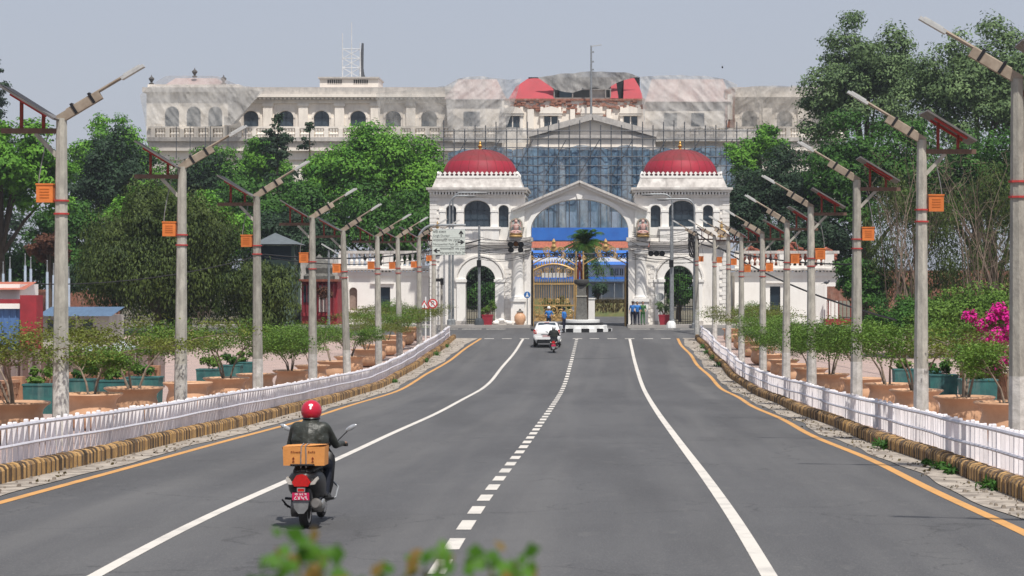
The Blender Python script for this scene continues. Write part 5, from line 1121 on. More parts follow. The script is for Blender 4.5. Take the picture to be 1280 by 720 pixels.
def teal(px, d, w_, i, label):
    x = PX(px, d); z = zr(d) + .16; t = thing('teal_planter', label, 'planter', (x, d, z), 'teal box planters')
    b = MB(); h = .86; b.box(x - w_ / 2, x + w_ / 2, d - .35, d + .35, z, z + h, top=(-.03, -.03)); b.build('tub', TEALP, t, smooth=False)
    b = MB(); b.box(x - w_ / 2 - .05, x + w_ / 2 + .05, d - .40, d + .40, z + h, z + h + .05); b.build('rim', TEALP, t, smooth=False)
    g = np.random.default_rng(i); n = 5; cen = np.stack([x + g.uniform(-.3, .3, n), d + g.uniform(-.2, .2, n), z + h + g.uniform(.12, .42, n)], 1); C, N = clump_pts(g, cen, np.full(n, .17), np.full(n, 110), .8)
    s = thing('planter_shrub', 'plant growing in ' + label, 'plant', (x, d, z + h + .03), 'plants in the teal planters'); leaf_object('foliage', C, N, .12, .55, G1 if i % 2 else G6, s, i)
    b = MB(); [b.tube([(x + q * .08, d, z + h - .05), (cen[q + 2][0], cen[q + 2][1], cen[q + 2][2])], [.016, .008], 4) for q in (-2, -1, 0, 1, 2)]; b.build('stem', PALEB, s)
for i, (px, d, w_) in enumerate(tpx): teal(px, d, w_, i, 'teal planter on the scooter side, %s from the gate end' % ORD[len(tpx) - i])
for i, (px, d, w_) in enumerate(tpr): teal(px, d, w_, i + 20, 'teal planter beside the bougainvillea wall, ' + ('largest, under the blossom', 'with its neighbour on one side only', 'farthest from the blossom', 'between two others')[i])
# right-hand maroon shed and white plank fence next to the wing
ms_ = thing('maroon_shelter', 'maroon rusted shelter with lattice front beside the tile-heaped wing', 'shelter', (PX(1052, 158), 158, 0))
def sb(p0, p1, y0, y1, t, bt, nm, m): return MB().box(PX(p0, 158), PX(p1, 158), 158 + y0, 158 + y1, PZ(bt, 158), PZ(t, 158)).build(nm, m, ms_, smooth=False)
sb(1034, 1066, 0, .15, 358, 376, 'sign_board', BRICKD); sb(1032, 1068, -.1, 2.6, 399, 408, 'red_base', REDP)
for p in (1035, 1048, 1063): sb(p, p + 1.4, .1, .3, 358, 404, 'post', RUST)
for k in range(6): sb(1037 + k * 5, 1037.6 + k * 5, 2, 2.1, 376, 400, 'mesh_bar', RUST)
pf = thing('plank_screen', 'white upright plank screen at the end of the tile-heaped wing', 'screen', (PX(1021, 159), 159, 0))
for k in range(7): p = 1012 + k * 2.9; MB().box(PX(p, 159), PX(p + 2.3, 159), 159, 159.1, -.3, PZ(356 + k % 2, 159)).build('plank', WHITE2, pf, smooth=False)
pg_ = thing('pigeon', 'dark pigeon perched on the white plank screen', 'bird', (PX(1033, 159), 159, PZ(356, 159)))
b = MB(); zz = PZ(356, 159); b.ball((PX(1033, 159), 159.05, zz + .16), (.2, .1, .1)); b.ball((PX(1033, 159) + .2, 159.05, zz + .28), .06); b.beam((PX(1033, 159) - .12, 159.05, zz + .14), (PX(1033, 159) - .4, 159.05, zz + .06), .1, .03); b.cyl((PX(1033, 159), 159.05, zz), (PX(1033, 159), 159.05, zz + .1), .015); b.build('body', mat('pigeon_grey', (.06, .065, .075), None, 9), pg_)
bd = thing('flying_bird', 'small dark bird flying above the netted roof', 'bird', (PX(903, 200), 200, PZ(84, 200)))
x_, z_ = PX(903, 200), PZ(84, 200); b = MB(); b.ball((x_, 200, z_), (.08, .3, .09)); b.add([(x_, 199.9, z_), (x_, 200.15, z_), (x_ + .12, 200.05, z_ + .42), (x_ - .1, 200.05, z_ + .38)], [(0, 1, 2), (1, 0, 3)]); b.build('body', mat('bird_dark', (.03, .03, .03), None, 3), bd)
# ================================================================== STREET FURNITURE
J = 143.0
def zrd(d): return zr(d)
# direction sign on a bent tube
ds = thing('direction_sign', 'pale three-panel direction sign with black arrows on a bent steel pole', 'sign', (PX(522.5, 131.5), 131.5, zrd(131.5)))
d = 131.5; xp = PX(522.5, d); zt = PZ(281.5, d)
P = [(xp, d, zrd(d) - .1), (xp, d, zt - 1.1)] + [(xp + .95 * (1 - math.cos(a)), d, zt - 1.1 + 1.1 * math.sin(a)) for a in [R(15 * k) for k in range(1, 7)]] + [(PX(582, d), d, zt)]
MB().tube(P, .085, 10).build('pole', STEEL, ds)
MB().cyl((PX(540, d), d + .02, zt - .25), (PX(582, d), d + .02, zt - .25), .04, .04, 6).build('hanger_bar', STEEL, ds)
rows = [(287, 297.2, 'up', 'सिंह दरबार', 'Singh Durbar'), (297.6, 307.8, 'right', 'नारायणहिटी पथ (पूर्व)', 'Narayanhiti Path (E)'), (308.2, 318.4, 'left', 'नारायणहिटी पथ (पश्चिम)', 'Narayanhiti Path (W)')]
for t_, b_, ar, l1, l2 in rows:
    p_ = MB().box(PX(540.5, d), PX(581.5, d), d - .09, d - .06, PZ(b_, d), PZ(t_, d)).build('panel', SIGNG, ds, smooth=False)
    MB().box(PX(540.2, d), PX(581.8, d), d - .085, d - .05, PZ(b_ + .35, d), PZ(b_ - .15, d)).build('panel_edge', BLACKP, ds, smooth=False)
    cx = PX(546 if ar == 'left' else 576.5, d); cz = PZ((t_ + b_) / 2, d); L = .20
    ang = {'up': R(90), 'right': 0, 'left': R(180)}[ar]; b = MB()
    sh = [(-L, -.035), (.02, -.035), (-.06, -.13), (.03, -.13), (L, 0), (.03, .13), (-.06, .13), (.02, .035), (-L, .035)]
    b.prism([(cx + a * math.cos(ang) - c * math.sin(ang), cz + a * math.sin(ang) + c * math.cos(ang)) for a, c in sh], d - .1, d - .092); b.build('arrow', BLACKP, p_, smooth=False)
    x0 = PX(550 if ar == 'left' else 541.5, d)
    for tx, sz, zz in ((l1, .20, PZ(t_ + 3, d)), (l2, .19, PZ(b_ - 2.4, d))):
        o = textmesh(tx, sz, BLACKP, 'lettering', p_, 'LEFT'); L0 = ds.location; o.location = (x0 - L0.x, d - .093 - L0.y, zz - L0.z)
# warning triangle and no-parking disc on one post
sp = thing('traffic_sign_post', 'white post with a red-edged warning triangle and a no-parking disc', 'traffic sign', (PX(534, 128), 128, zrd(128) + .1)); d = 128.0
MB().cyl((PX(532, d), d, zrd(d)), (PX(532, d), d, PZ(371, d)), .045, .045, 8).build('post', WPAINT, sp)
MB().cyl((PX(538, d), d, zrd(d)), (PX(538, d), d, PZ(371, d)), .045, .045, 8).build('post', WPAINT, sp)
def tri(s_, y0, y1, m, nm, par): c = (PX(530.5, d), PZ(382.5, d)); return MB().prism([(c[0] - s_ * .5, c[1] - s_ * .29), (c[0] + s_ * .5, c[1] - s_ * .29), (c[0], c[1] + s_ * .58)], d + y0, d + y1).build(nm, m, par, smooth=False)
w_ = tri(.60, -.08, -.06, SREDM, 'triangle_plate', sp); tri(.40, -.09, -.08, WPAINT, 'triangle_face', w_)
b = MB(); cx, cz = PX(530.5, d), PZ(382.5, d) - .04; b.ball((cx, d - .095, cz + .09), (.025, .006, .025)); b.prism([(cx - .035, cz - .07), (cx + .035, cz - .07), (cx + .02, cz + .06), (cx - .02, cz + .06)], d - .098, d - .092); b.build('triangle_symbol', BLACKP, w_, smooth=False)
cx, cz = PX(541, d), PZ(379.5, d); w_ = MB().cyl((cx, d - .06, cz), (cx, d - .09, cz), .29, .29, 24).build('disc_plate', SREDM, sp, smooth=False); MB().cyl((cx, d - .09, cz), (cx, d - .1, cz), .21, .21, 24).build('disc_face', WPAINT, w_, smooth=False)
o = textmesh('P', .40, BLACKP, 'lettering', w_); o.location = (cx - sp.location.x, d - .104 - sp.location.y, cz - sp.location.z)
b = MB(); b.beam((cx - .17, d - .108, cz + .17), (cx + .17, d - .108, cz - .17), .006, .05); b.build('disc_slash', SREDM, w_, smooth=False)
# round blue pedestrian sign, round sign seen from behind
def disc(px, py, d, r, m, name, label, base, sym=True):
    cx, cz = PX(px, d), PZ(py, d); t = thing(name, label, 'traffic sign', (cx, d, base)); MB().cyl((cx, d, base), (cx, d, cz), .035, .035, 8).build('post', STEEL, t)
    w_ = MB().cyl((cx, d - .04, cz), (cx, d - .06, cz), r, r, 24).build('plate', WPAINT, t, smooth=False); MB().cyl((cx, d - .061, cz), (cx, d - .07, cz), r * .88, r * .88, 24).build('face', m, w_, smooth=False)
    if sym: b = MB(); b.ball((cx, d - .075, cz + r * .4), (r * .16, .008, r * .16)); b.prism([(cx - r * .42, cz - r * .5), (cx + r * .42, cz - r * .5), (cx + r * .12, cz + r * .25), (cx - r * .12, cz + r * .25)], d - .082, d - .072); b.build('symbol', WPAINT, w_, smooth=False)
    else: b = MB(); b.box(cx - r * .18, cx + r * .18, d - .078, d - .071, cz - r * .5, cz + r * .5); b.build('symbol', STEEL, w_, smooth=False)
disc(659, 368.5, 158.6, .27, mat('sign_blue', (.03, .16, .45), None, 9), 'round_sign', 'round blue pedestrian sign beside the gilded gate', .3)
disc(825, 371, 158.6, .30, mat('sign_grey', (.42, .43, .42), None, 9), 'round_sign', 'round grey sign above the red pot by the side arch', .3, False)
# tall bent-neck street lamps
def bent_lamp(px, pbase, ptop, pend, d, label):
    x = PX(px, d); zb = zrd(min(d, 156)) if d < 157 else .3; z1 = PZ(ptop + 9, d); sgn = 1 if pend > px else -1; rr = 9 * d / FPX
    t = thing('bent_neck_lamp', label, 'street lamp', (x, d, zb), 'bent-neck steel lamps before the gate')
    P = [(x, d, zb - .1), (x, d, zb + 3), (x, d, z1 - .3)] + [(x + sgn * 1.2 * rr * (1 - math.cos(a)), d, z1 - .3 + (rr + .2) * math.sin(a)) for a in [R(15 * k) for k in range(1, 7)]] + [(PX(pend, d) - sgn * .35, d, z1 + rr - .1)]
    MB().tube(P, [.11, .10] + [.06] * (len(P) - 2), 8).build('pole', STEEL, t)
    b = MB(); b.ball((PX(pend, d) - sgn * .2, d, z1 + rr - .14), (.45, .16, .09)); b.build('lantern', mat('lantern_grey', (.22, .22, .22), None, 9), t); MB().lathe([(.2, 0), (.2, .35), (.12, .42)], (x, d, zb), 8).build('foot', STEEL, t)
bent_lamp(562, 405, 243, 592, 157.6, 'steel lamp with a bent neck rising before the window by the direction sign, inner one')
bent_lamp(566, 405, 239, 606, 158.2, 'taller bent-neck steel lamp of the pair before the dome by the direction sign')
bent_lamp(840.5, 404, 241, 806, 157.4, 'steel lamp with a bent neck reaching towards the great arch, beside the cables')
bent_lamp(868, 404, 247, 825, 156.6, 'steel lamp with a bent neck beside the bundle of cables, outer one')
# traffic lights
def signal(px, d, arm_px, py, heads, label, foot):
    x = PX(px, d); zb = .3 if d > 157.2 else zrd(d); t = thing('traffic_light', label, 'traffic light', (x, d, zb)); MB().cyl((x, d, zb), (x, d, PZ(282, d)), .13, .085, 10).build('pole', STEEL, t)
    MB().lathe([(.35, 0), (.32, .35), (.2, .5), (.12, .52)], (x, d, zb), 8).build('foot', foot, t)
    MB().cyl((x, d, PZ(py + 5, d)), (PX(arm_px, d), d, PZ(py, d)), .035, .035, 6).build('arm', IRON, t)
    for k, (hx, hy) in enumerate(heads):
        cx, cz = PX(hx, d), PZ(hy, d); h = MB().cyl((cx, d + .12, cz), (cx, d - .12, cz), .2, .2, 16).build('signal_box', BLKP, t)
        MB().tube([(cx, d - .12, cz), (cx, d - .4, cz)], [.2, .21], 14, caps=False).build('visor', BLKP, h); MB().cyl((cx, d - .12, cz), (cx, d - .14, cz), .16, .16, 14).build('lens', mat('amber_lens', (.35, .12, .02), None, 9) if (k == 1 and arm_px > px) else mat('smoked_lens', (.03, .03, .03), None, 9, .2), h, smooth=False)
    MB().box(x - .16, x + .16, d - .35, d - .12, PZ(334, d), PZ(325, d)).build('side_signal', BLKP, t, smooth=False)
signal(599, 157.8, 651, 309, [(638.5, 306), (645, 305), (651.5, 306), (639, 312.5), (651, 312.5)], 'traffic light mast with a cluster of round signals near the direction sign', mat('dark_foot', (.07, .08, .09), None, 5))
signal(839, 157.2, 812, 317, [(813.5, 317), (820.5, 317), (827.5, 317)], 'traffic light mast with three signals in a row before the side arch by the cables', WPAINT)
# dark cowled camera on a concrete post
cm = thing('surveillance_camera', 'black hooded signal on a grey post by the corner of the white fence', 'camera', (PX(552, 140), 140, zrd(140)))
MB().cyl((PX(552, 140), 140, zrd(140)), (PX(552, 140), 140, PZ(347, 140)), .09, .075, 8).build('post', CONC, cm); b = MB(); b.box(PX(544, 140), PX(553, 140), 139.85, 140.1, PZ(352, 140), PZ(348.5, 140)); b.box(PX(550.5, 140), PX(554.5, 140), 139.8, 140.1, PZ(356, 140), PZ(348, 140)); b.build('housing', BLKP, cm, smooth=False)
# grey steel lamp behind the left row, its flat LED head tilted down
gl = thing('grey_lamp', 'thin grey lamp post with a flat white head before the crimson house', 'street lamp', (PX(411, 150), 150, zrd(150)))
MB().cyl((PX(411, 150), 150, zrd(150) - .1), (PX(411, 150), 150, PZ(312, 150)), .11, .07, 8).build('pole', STEEL, gl); MB().beam((PX(402, 150), 150, PZ(305, 150)), (PX(421, 150), 150, PZ(316, 150)), .3, .08).build('lamp_head', LED, gl, smooth=False)
mo = thing('tall_mast_lamp', 'tall thin mast with a bracket lamp on the peak of the palace pediment', 'mast', (PX(739, 281), 281, PZ(152, 281))); MB().cyl((PX(739, 281), 281, PZ(154, 281)), (PX(739, 281), 281, PZ(57, 281)), .16, .1, 8).build('pole', STEEL, mo); MB().beam((PX(739, 281), 281, PZ(58, 281)), (PX(752, 281), 281, PZ(56, 281)), .18, .1).build('bracket_lamp', LED, mo, smooth=False)
for py in (66, 78, 88): MB().box(PX(739, 281), PX(742.5, 281), 280.9, 281.1, PZ(py, 281), PZ(py - 2, 281)).build('fitting', STEEL, mo, smooth=False)
# painted traffic island with the dark obelisk and bowl
d = 152.0; z = zrd(d)
isl = thing('traffic_island', 'stepped round black and white traffic island before the gate', 'traffic island', (PX(727, d), d, z)); cx = PX(727, d)
n = 24
for k in range(n):
    a0, a1 = 2 * math.pi * k / n, 2 * math.pi * (k + 1) / n; b = MB(); r0, r1 = 1.5, 2.15
    v = [(cx + r * math.cos(a), d + r * math.sin(a), zz) for zz in (z - .1, z + .2) for r, a in ((r0, a0), (r1, a0), (r1, a1), (r0, a1))]
    b.add(v, [(0, 3, 2, 1), (4, 5, 6, 7), (0, 1, 5, 4), (1, 2, 6, 5), (2, 3, 7, 6), (3, 0, 4, 7)]); b.build('kerb_stone', WPAINT if k % 2 else BLACKP, isl, smooth=False)
for r, h0, h1, m, nm in ((1.8, .0, .42, WPAINT, 'step'), (1.5, .42, .60, BLACKP, 'step'), (1.28, .60, .80, WPAINT, 'step')): MB().lathe([(r, h0), (r, h1 - .02), (r - .02, h1)], (cx, d, z), 28).build(nm, m, isl)
ob = thing('stone_obelisk', 'dark tapered stone pillar carrying a bowl on the traffic island', 'pillar', (cx, d, z + .8)); b = MB(); zt = PZ(358, d)
b.box(cx - .42, cx + .42, d - .42, d + .42, z + .8, zt, top=(.13, .13)); b.build('shaft', STONE, ob, smooth=False); MB().lathe([(.2, 0), (.25, .05), (.5, .2), (.54, .34), (.5, .46), (.35, .5)], (cx, d, zt), 18).build('bowl', mat('dark_bowl', (.06, .06, .058), None, 6), ob)
MB().box(cx - .38, cx + .38, d - .38, d + .38, PZ(371, d), PZ(369.5, d)).build('band', CONC, ob, smooth=False)
# red standing figure (statue) behind the bowl, on the gate's middle post
stt = thing('red_statue', 'small red painted guardian statue on the middle post of the gilded gate', 'statue', (X(724.5), D + .9, GZ)); sx = X(724.5)
MB().box(sx - .22, sx + .22, D + .7, D + 1.1, GZ, Z(350)).build('post', STONE, stt, smooth=False); b = MB(); z0 = Z(350)
for s_ in (-1, 1): b.tube([(sx + s_ * .12, D + .9, z0), (sx + s_ * .13, D + .9, z0 + .5), (sx + s_ * .08, D + .9, z0 + .85)], [.09, .08, .1], 7); b.tube([(sx + s_ * .2, D + .9, z0 + 1.35), (sx + s_ * .36, D + .86, z0 + 1.1), (sx + s_ * .22, D + .8, z0 + .95)], [.07, .06, .05], 7)
b.ball((sx, D + .9, z0 + 1.1), (.17, .12, .36)); b.ball((sx, D + .9, z0 + 1.62), (.14, .14, .17)); b.lathe([(.15, 0), (.1, .12), (.02, .28)], (sx, D + .9, z0 + 1.72), 10); b.build('figure', mat('vermilion', (.20, .03, .03), (.09, .03, .025), 7), stt)
# red tubs with plants by the side arches, clay urn, white stones
for px, lab, sd in ((609.5, 'by the direction sign', 1), (830, 'by the round grey sign', 2)):
    d = 158.3; x = PX(px, d); t = thing('red_tub', 'dark red tub planter in front of the side arch ' + lab, 'planter', (x, d, .3)); MB().box(x - .30, x + .30, d - .3, d + .3, .3, .98, top=(-.10, -.10)).build('tub', REDPOT, t, smooth=False); MB().box(x - .42, x + .42, d - .42, d + .42, .98, 1.05).build('rim', REDPOT, t, smooth=False)
    p = thing('tub_plant', 'spiky pale plant in the red tub ' + lab, 'plant', (x, d, 1.05)); g = np.random.default_rng(sd); cen = np.stack([x + g.uniform(-.5, .5, 7), d + g.uniform(-.2, .2, 7), 1.05 + g.uniform(.15, 1.0, 7)], 1); C, N = clump_pts(g, cen, np.full(7, .22), np.full(7, 80), 1.0); leaf_object('foliage', C, N, .22, .25, G6 if sd == 1 else G5, p, sd); b = MB(); [b.tube([(x, d, 1.0), tuple(c)], [.03, .012], 5) for c in cen]; b.build('stem', PALEB, p)
d = 158.8; x = PX(650, d); t = thing('clay_urn', 'lidded terracotta urn at the foot of the column by the blue sign', 'urn', (x, d, .3)); MB().lathe([(.26, 0), (.3, .08), (.42, .32), (.42, .6), (.3, .8), (.22, .86), (.25, .93)], (x, d, .3), 18).build('jar', CLAY, t); MB().lathe([(.3, 0), (.15, .1), (.07, .14), (.08, .22), (.02, .25)], (x, d, 1.23), 12).build('lid', STONE, t)
r_ = random.Random(3)
wp = thing('fountain_rockery', 'small heap of white stones with a pale aloe beside the clay urn', 'rockery', (PX(627, 158.6), 158.6, .3))
for k in range(16): 
    rr = r_.uniform(.1, .22); px = r_.uniform(618, 637); o = MB().ball((PX(px, 158.6), 158.6 + r_.uniform(-.2, .3), .3 + rr * .7 + max(0, .5 - abs(px - 627) * .06) * r_.random()), (rr * 1.3, rr, rr * .8), 7, 5).build('stone', WHITE2, wp, smooth=False)
# ================================================================== CABLES
def cable(p0, p1, sag, r, label, grp='cables'):
    P = [(p0[0] + (p1[0] - p0[0]) * f, p0[1] + (p1[1] - p0[1]) * f, p0[2] + (p1[2] - p0[2]) * f - sag * 4 * f * (1 - f)) for f in [k / 16 for k in range(17)]]
    o = MB().tube(P, r, 5).build('cable', mat('black_cable', (.02, .02, .022), None, 9), None); tag(o, label, 'cable', grp)
def pp(px, py, d): return (PX(px, d), d, PZ(py, d))
cable(pp(872, 292, 150), pp(1120, 400, 100), .6, .05, 'thick black cable slanting down across the tile-heaped wing'); cable(pp(860, 300, 152), pp(1075, 330, 140), .5, .05, 'thick black cable passing under the balustrade of the tile-heaped wing')
cable(pp(-40, 350, 130), pp(330, 318, 140), .9, .035, 'black cable running past the flagpoles'); cable(pp(330, 318, 140), pp(600, 300, 157), .7, .05, 'black cable strung before the balustrade of the wing by the direction sign'); cable(pp(330, 321, 140), pp(600, 306, 157), .9, .035, 'lower black cable strung before the balustrade of the wing by the direction sign')
r_ = random.Random(12)
for k in range(9): cable(pp(599, 296 + k * 3.4, 157.6), pp(664, 296 + k * 3.0 + r_.uniform(-2, 2), 159), r_.uniform(.05, .4), .018, 'thin black wire fanning from the signal mast by the direction sign', 'wires at the signal mast by the direction sign')
for k in range(14): cable(pp(790, 290 + k * 2.6, 159), pp(868, 288 + k * 3.2 + r_.uniform(-4, 4), 157), r_.uniform(.05, .55), .018, 'thin black wire in the tangle by the outer bent-neck lamp', 'wires in the tangle by the outer bent-neck lamp')
bb = thing('cable_bundle', 'tangled bundle of black cables wound on a grey utility pole', 'cable bundle', (PX(867, 156), 156, PZ(322, 156)))
for k in range(10):
    b = MB(); a0 = k; P = []
    for q in range(15): f = q / 14; P.append((PX(867, 156) + math.cos(a0 + f * 6.3) * (.28 + .1 * math.sin(k)), 156 + .18 * math.sin(a0 + f * 6.3), PZ(322, 156) + 1.9 * (.5 + .5 * math.sin(f * 6.28 + k * .6))))
    b.tube(P, .032, 5); b.build('coil', MATS['black_cable'], bb)
# ================================================================== PEOPLE
def sdf_min(P, prims):
    best = np.full(len(P), 1e9); idx = np.zeros(len(P), int)
    for i, q in enumerate(prims):
        if q[0] == 'c':
            a, b = np.array(q[1]), np.array(q[2]); ab = b - a; t = np.clip(((P - a) @ ab) / (ab @ ab + 1e-12), 0, 1); dd = np.linalg.norm(P - (a + t[:, None] * ab), axis=1) - (q[3] + (q[4] - q[3]) * t); mi = q[5]
        else:
            c, r = np.array(q[1]), np.array(q[2]); k = np.linalg.norm((P - c) / r, axis=1); dd = (k - 1) * r.min(); mi = q[3]
        s = dd < best; best[s] = dd[s]; idx[s] = mi
    return idx
def body(name, prims, mats, parent, voxel, smooth_it=3):
    """one continuous skin grown over tapered limbs; the garment of each face is that of the limb it belongs to"""
    b = MB()
    for q in prims:
        if q[0] == 'c':
            a, c = Vector(q[1]), Vector(q[2]); P = []; Rr = []; L = (c - a).length; u = (c - a) / max(L, 1e-6)
            for s_ in (.02, .3, .6, .85): P.append(a - u * q[3] * math.cos(s_ * 1.5708)); Rr.append(q[3] * math.sin(s_ * 1.5708))
            P.append(a); Rr.append(q[3]); P.append(c); Rr.append(q[4])
            for s_ in (.85, .6, .3, .02): P.append(c + u * q[4] * math.cos(s_ * 1.5708)); Rr.append(q[4] * math.sin(s_ * 1.5708))
            b.tube(P, Rr, 12)
        else: b.ball(q[1], q[2], 16, 12)
    o = b.build(name, mats[0], None, local=True)
    md = o.modifiers.new('r', 'REMESH'); md.mode = 'VOXEL'; md.voxel_size = voxel; md.use_smooth_shade = True
    ms = o.modifiers.new('s', 'SMOOTH'); ms.factor = .5; ms.iterations = smooth_it
    bpy.context.view_layer.update(); me = bpy.data.meshes.new_from_object(o.evaluated_get(bpy.context.evaluated_depsgraph_get()))
    bpy.data.objects.remove(o); me.materials.clear()
    for m in mats: me.materials.append(m)
    n = len(me.polygons); c = np.empty(n * 3, np.float32); me.polygons.foreach_get('center', c); me.polygons.foreach_set('material_index', sdf_min(c.reshape(-1, 3).astype(float), prims).astype(np.int32)); me.polygons.foreach_set('use_smooth', [True] * n)
    o = bpy.data.objects.new(name, me); col.objects.link(o); o.parent = parent; return o
def standing(label, loc, rz, shirt, trousers, pose, hat=None, hatm=None):
    """figure about 1.7 m tall facing +y before rotation"""
    t = thing('person', label, 'person', loc, 'people before the gate', rz); S, T, K, B, H = 1, 2, 0, 3, 4; p = []
    st = .11
    for s_ in (-1, 1):
        k = s_ * st; f = .07 * s_ * (pose.get('stride', 0))
        p += [('c', (k * .8, 0, .90), (k, f * .6, .50), .088, .062, T), ('c', (k, f * .6, .50), (k, f, .10), .060, .042, T), ('c', (k, f - .04, .05), (k * 1.25, f + .13, .035), .045, .036, B)]
        sh = (s_ * .19, 0, 1.40); el = pose.get('elbow', (.27, -.03, 1.12)); ha = pose.get('hand', (.25, .08, .88)); el = (s_ * el[0], el[1], el[2]); ha = (s_ * ha[0], ha[1], ha[2])
        p += [('c', sh, el, .055, .043, S), ('c', el, ha, .040, .028, K)]
        hv = (Vector(ha) - Vector(el)).normalized(); side = Vector((0, 1, 0))
        for q in range(4): a = Vector(ha) + side * (.03 - q * .02); p.append(('c', tuple(a), tuple(a + hv * (.09 - .01 * abs(q - 1))), .011, .009, K))
        p.append(('c', tuple(Vector(ha) + side * .03), tuple(Vector(ha) + side * .055 + hv * .05), .012, .009, K))
    p += [('e', (0, 0, .94), (.165, .11, .12), T), ('c', (0, 0, 1.02), (0, 0, 1.28), .125, .15, S), ('e', (0, .0, 1.33), (.20, .115, .13), S), ('c', (0, 0, 1.44), (0, .01, 1.52), .055, .05, K),
          ('e', (0, .015, 1.60), (.078, .095, .115), K), ('c', (0, .105, 1.60), (0, .115, 1.575), .014, .016, K), ('e', (.08, .0, 1.59), (.015, .02, .03), K), ('e', (-.08, .0, 1.59), (.015, .02, .03), K), ('e', (0, -.012, 1.645), (.086, .1, .088), H)]
    body('body', p, [SKIN, shirt, trousers, mat('black_shoe', (.015, .015, .015), None, 9, .4), mat('black_hair', (.012, .011, .01), None, 30, .6)], t, .022, 2)
    if hat == 'helmet': MB().lathe([(.12, 0), (.125, .06), (.10, .13), (.05, .165), (.01, .172)], (0, .0, 1.60), 16).build('helmet', hatm, t, local=True)
    if hat == 'cap': b = MB(); b.lathe([(.10, 0), (.115, .06), (.11, .085), (.01, .09)], (0, 0, 1.64), 14); b.box(-.07, .07, .07, .17, 1.645, 1.66); b.build('cap', hatm, t, local=True)
    return t
d = 149.5
standing('traffic officer in blue shirt and white helmet standing behind the white car', (PX(686, 151.5), 151.5, zrd(151.5)), R(170), BLUSH, NAVY, dict(elbow=(.28, -.06, 1.16), hand=(.10, .16, 1.08)), 'helmet', WPAINT)
standing('officer in blue shirt and navy trousers standing next to the black and white island', (PX(705, d), d, zrd(d)), R(60), BLUSH, NAVY, dict(stride=.6), 'cap', NAVY)
standing('person in blue shirt and navy trousers, standing close to the jamb of the great arch', (PX(791, 158.4), 158.4, .3), R(160), BLUSH, NAVY, dict(), 'cap', NAVY)
standing('person in blue shirt between two others at the foot of the column', (PX(796.5, 157.9), 157.9, .3), R(200), BLUSH, NAVY, dict(elbow=(.28, -.02, 1.13), hand=(.2, .16, .98)))
standing('person in a green garment beside the two blue shirts at the foot of the column', (PX(803.5, 158.2), 158.2, .3), R(200), GREENC, GREENC, dict(elbow=(.26, 0, 1.12), hand=(.12, .16, 1.0)))
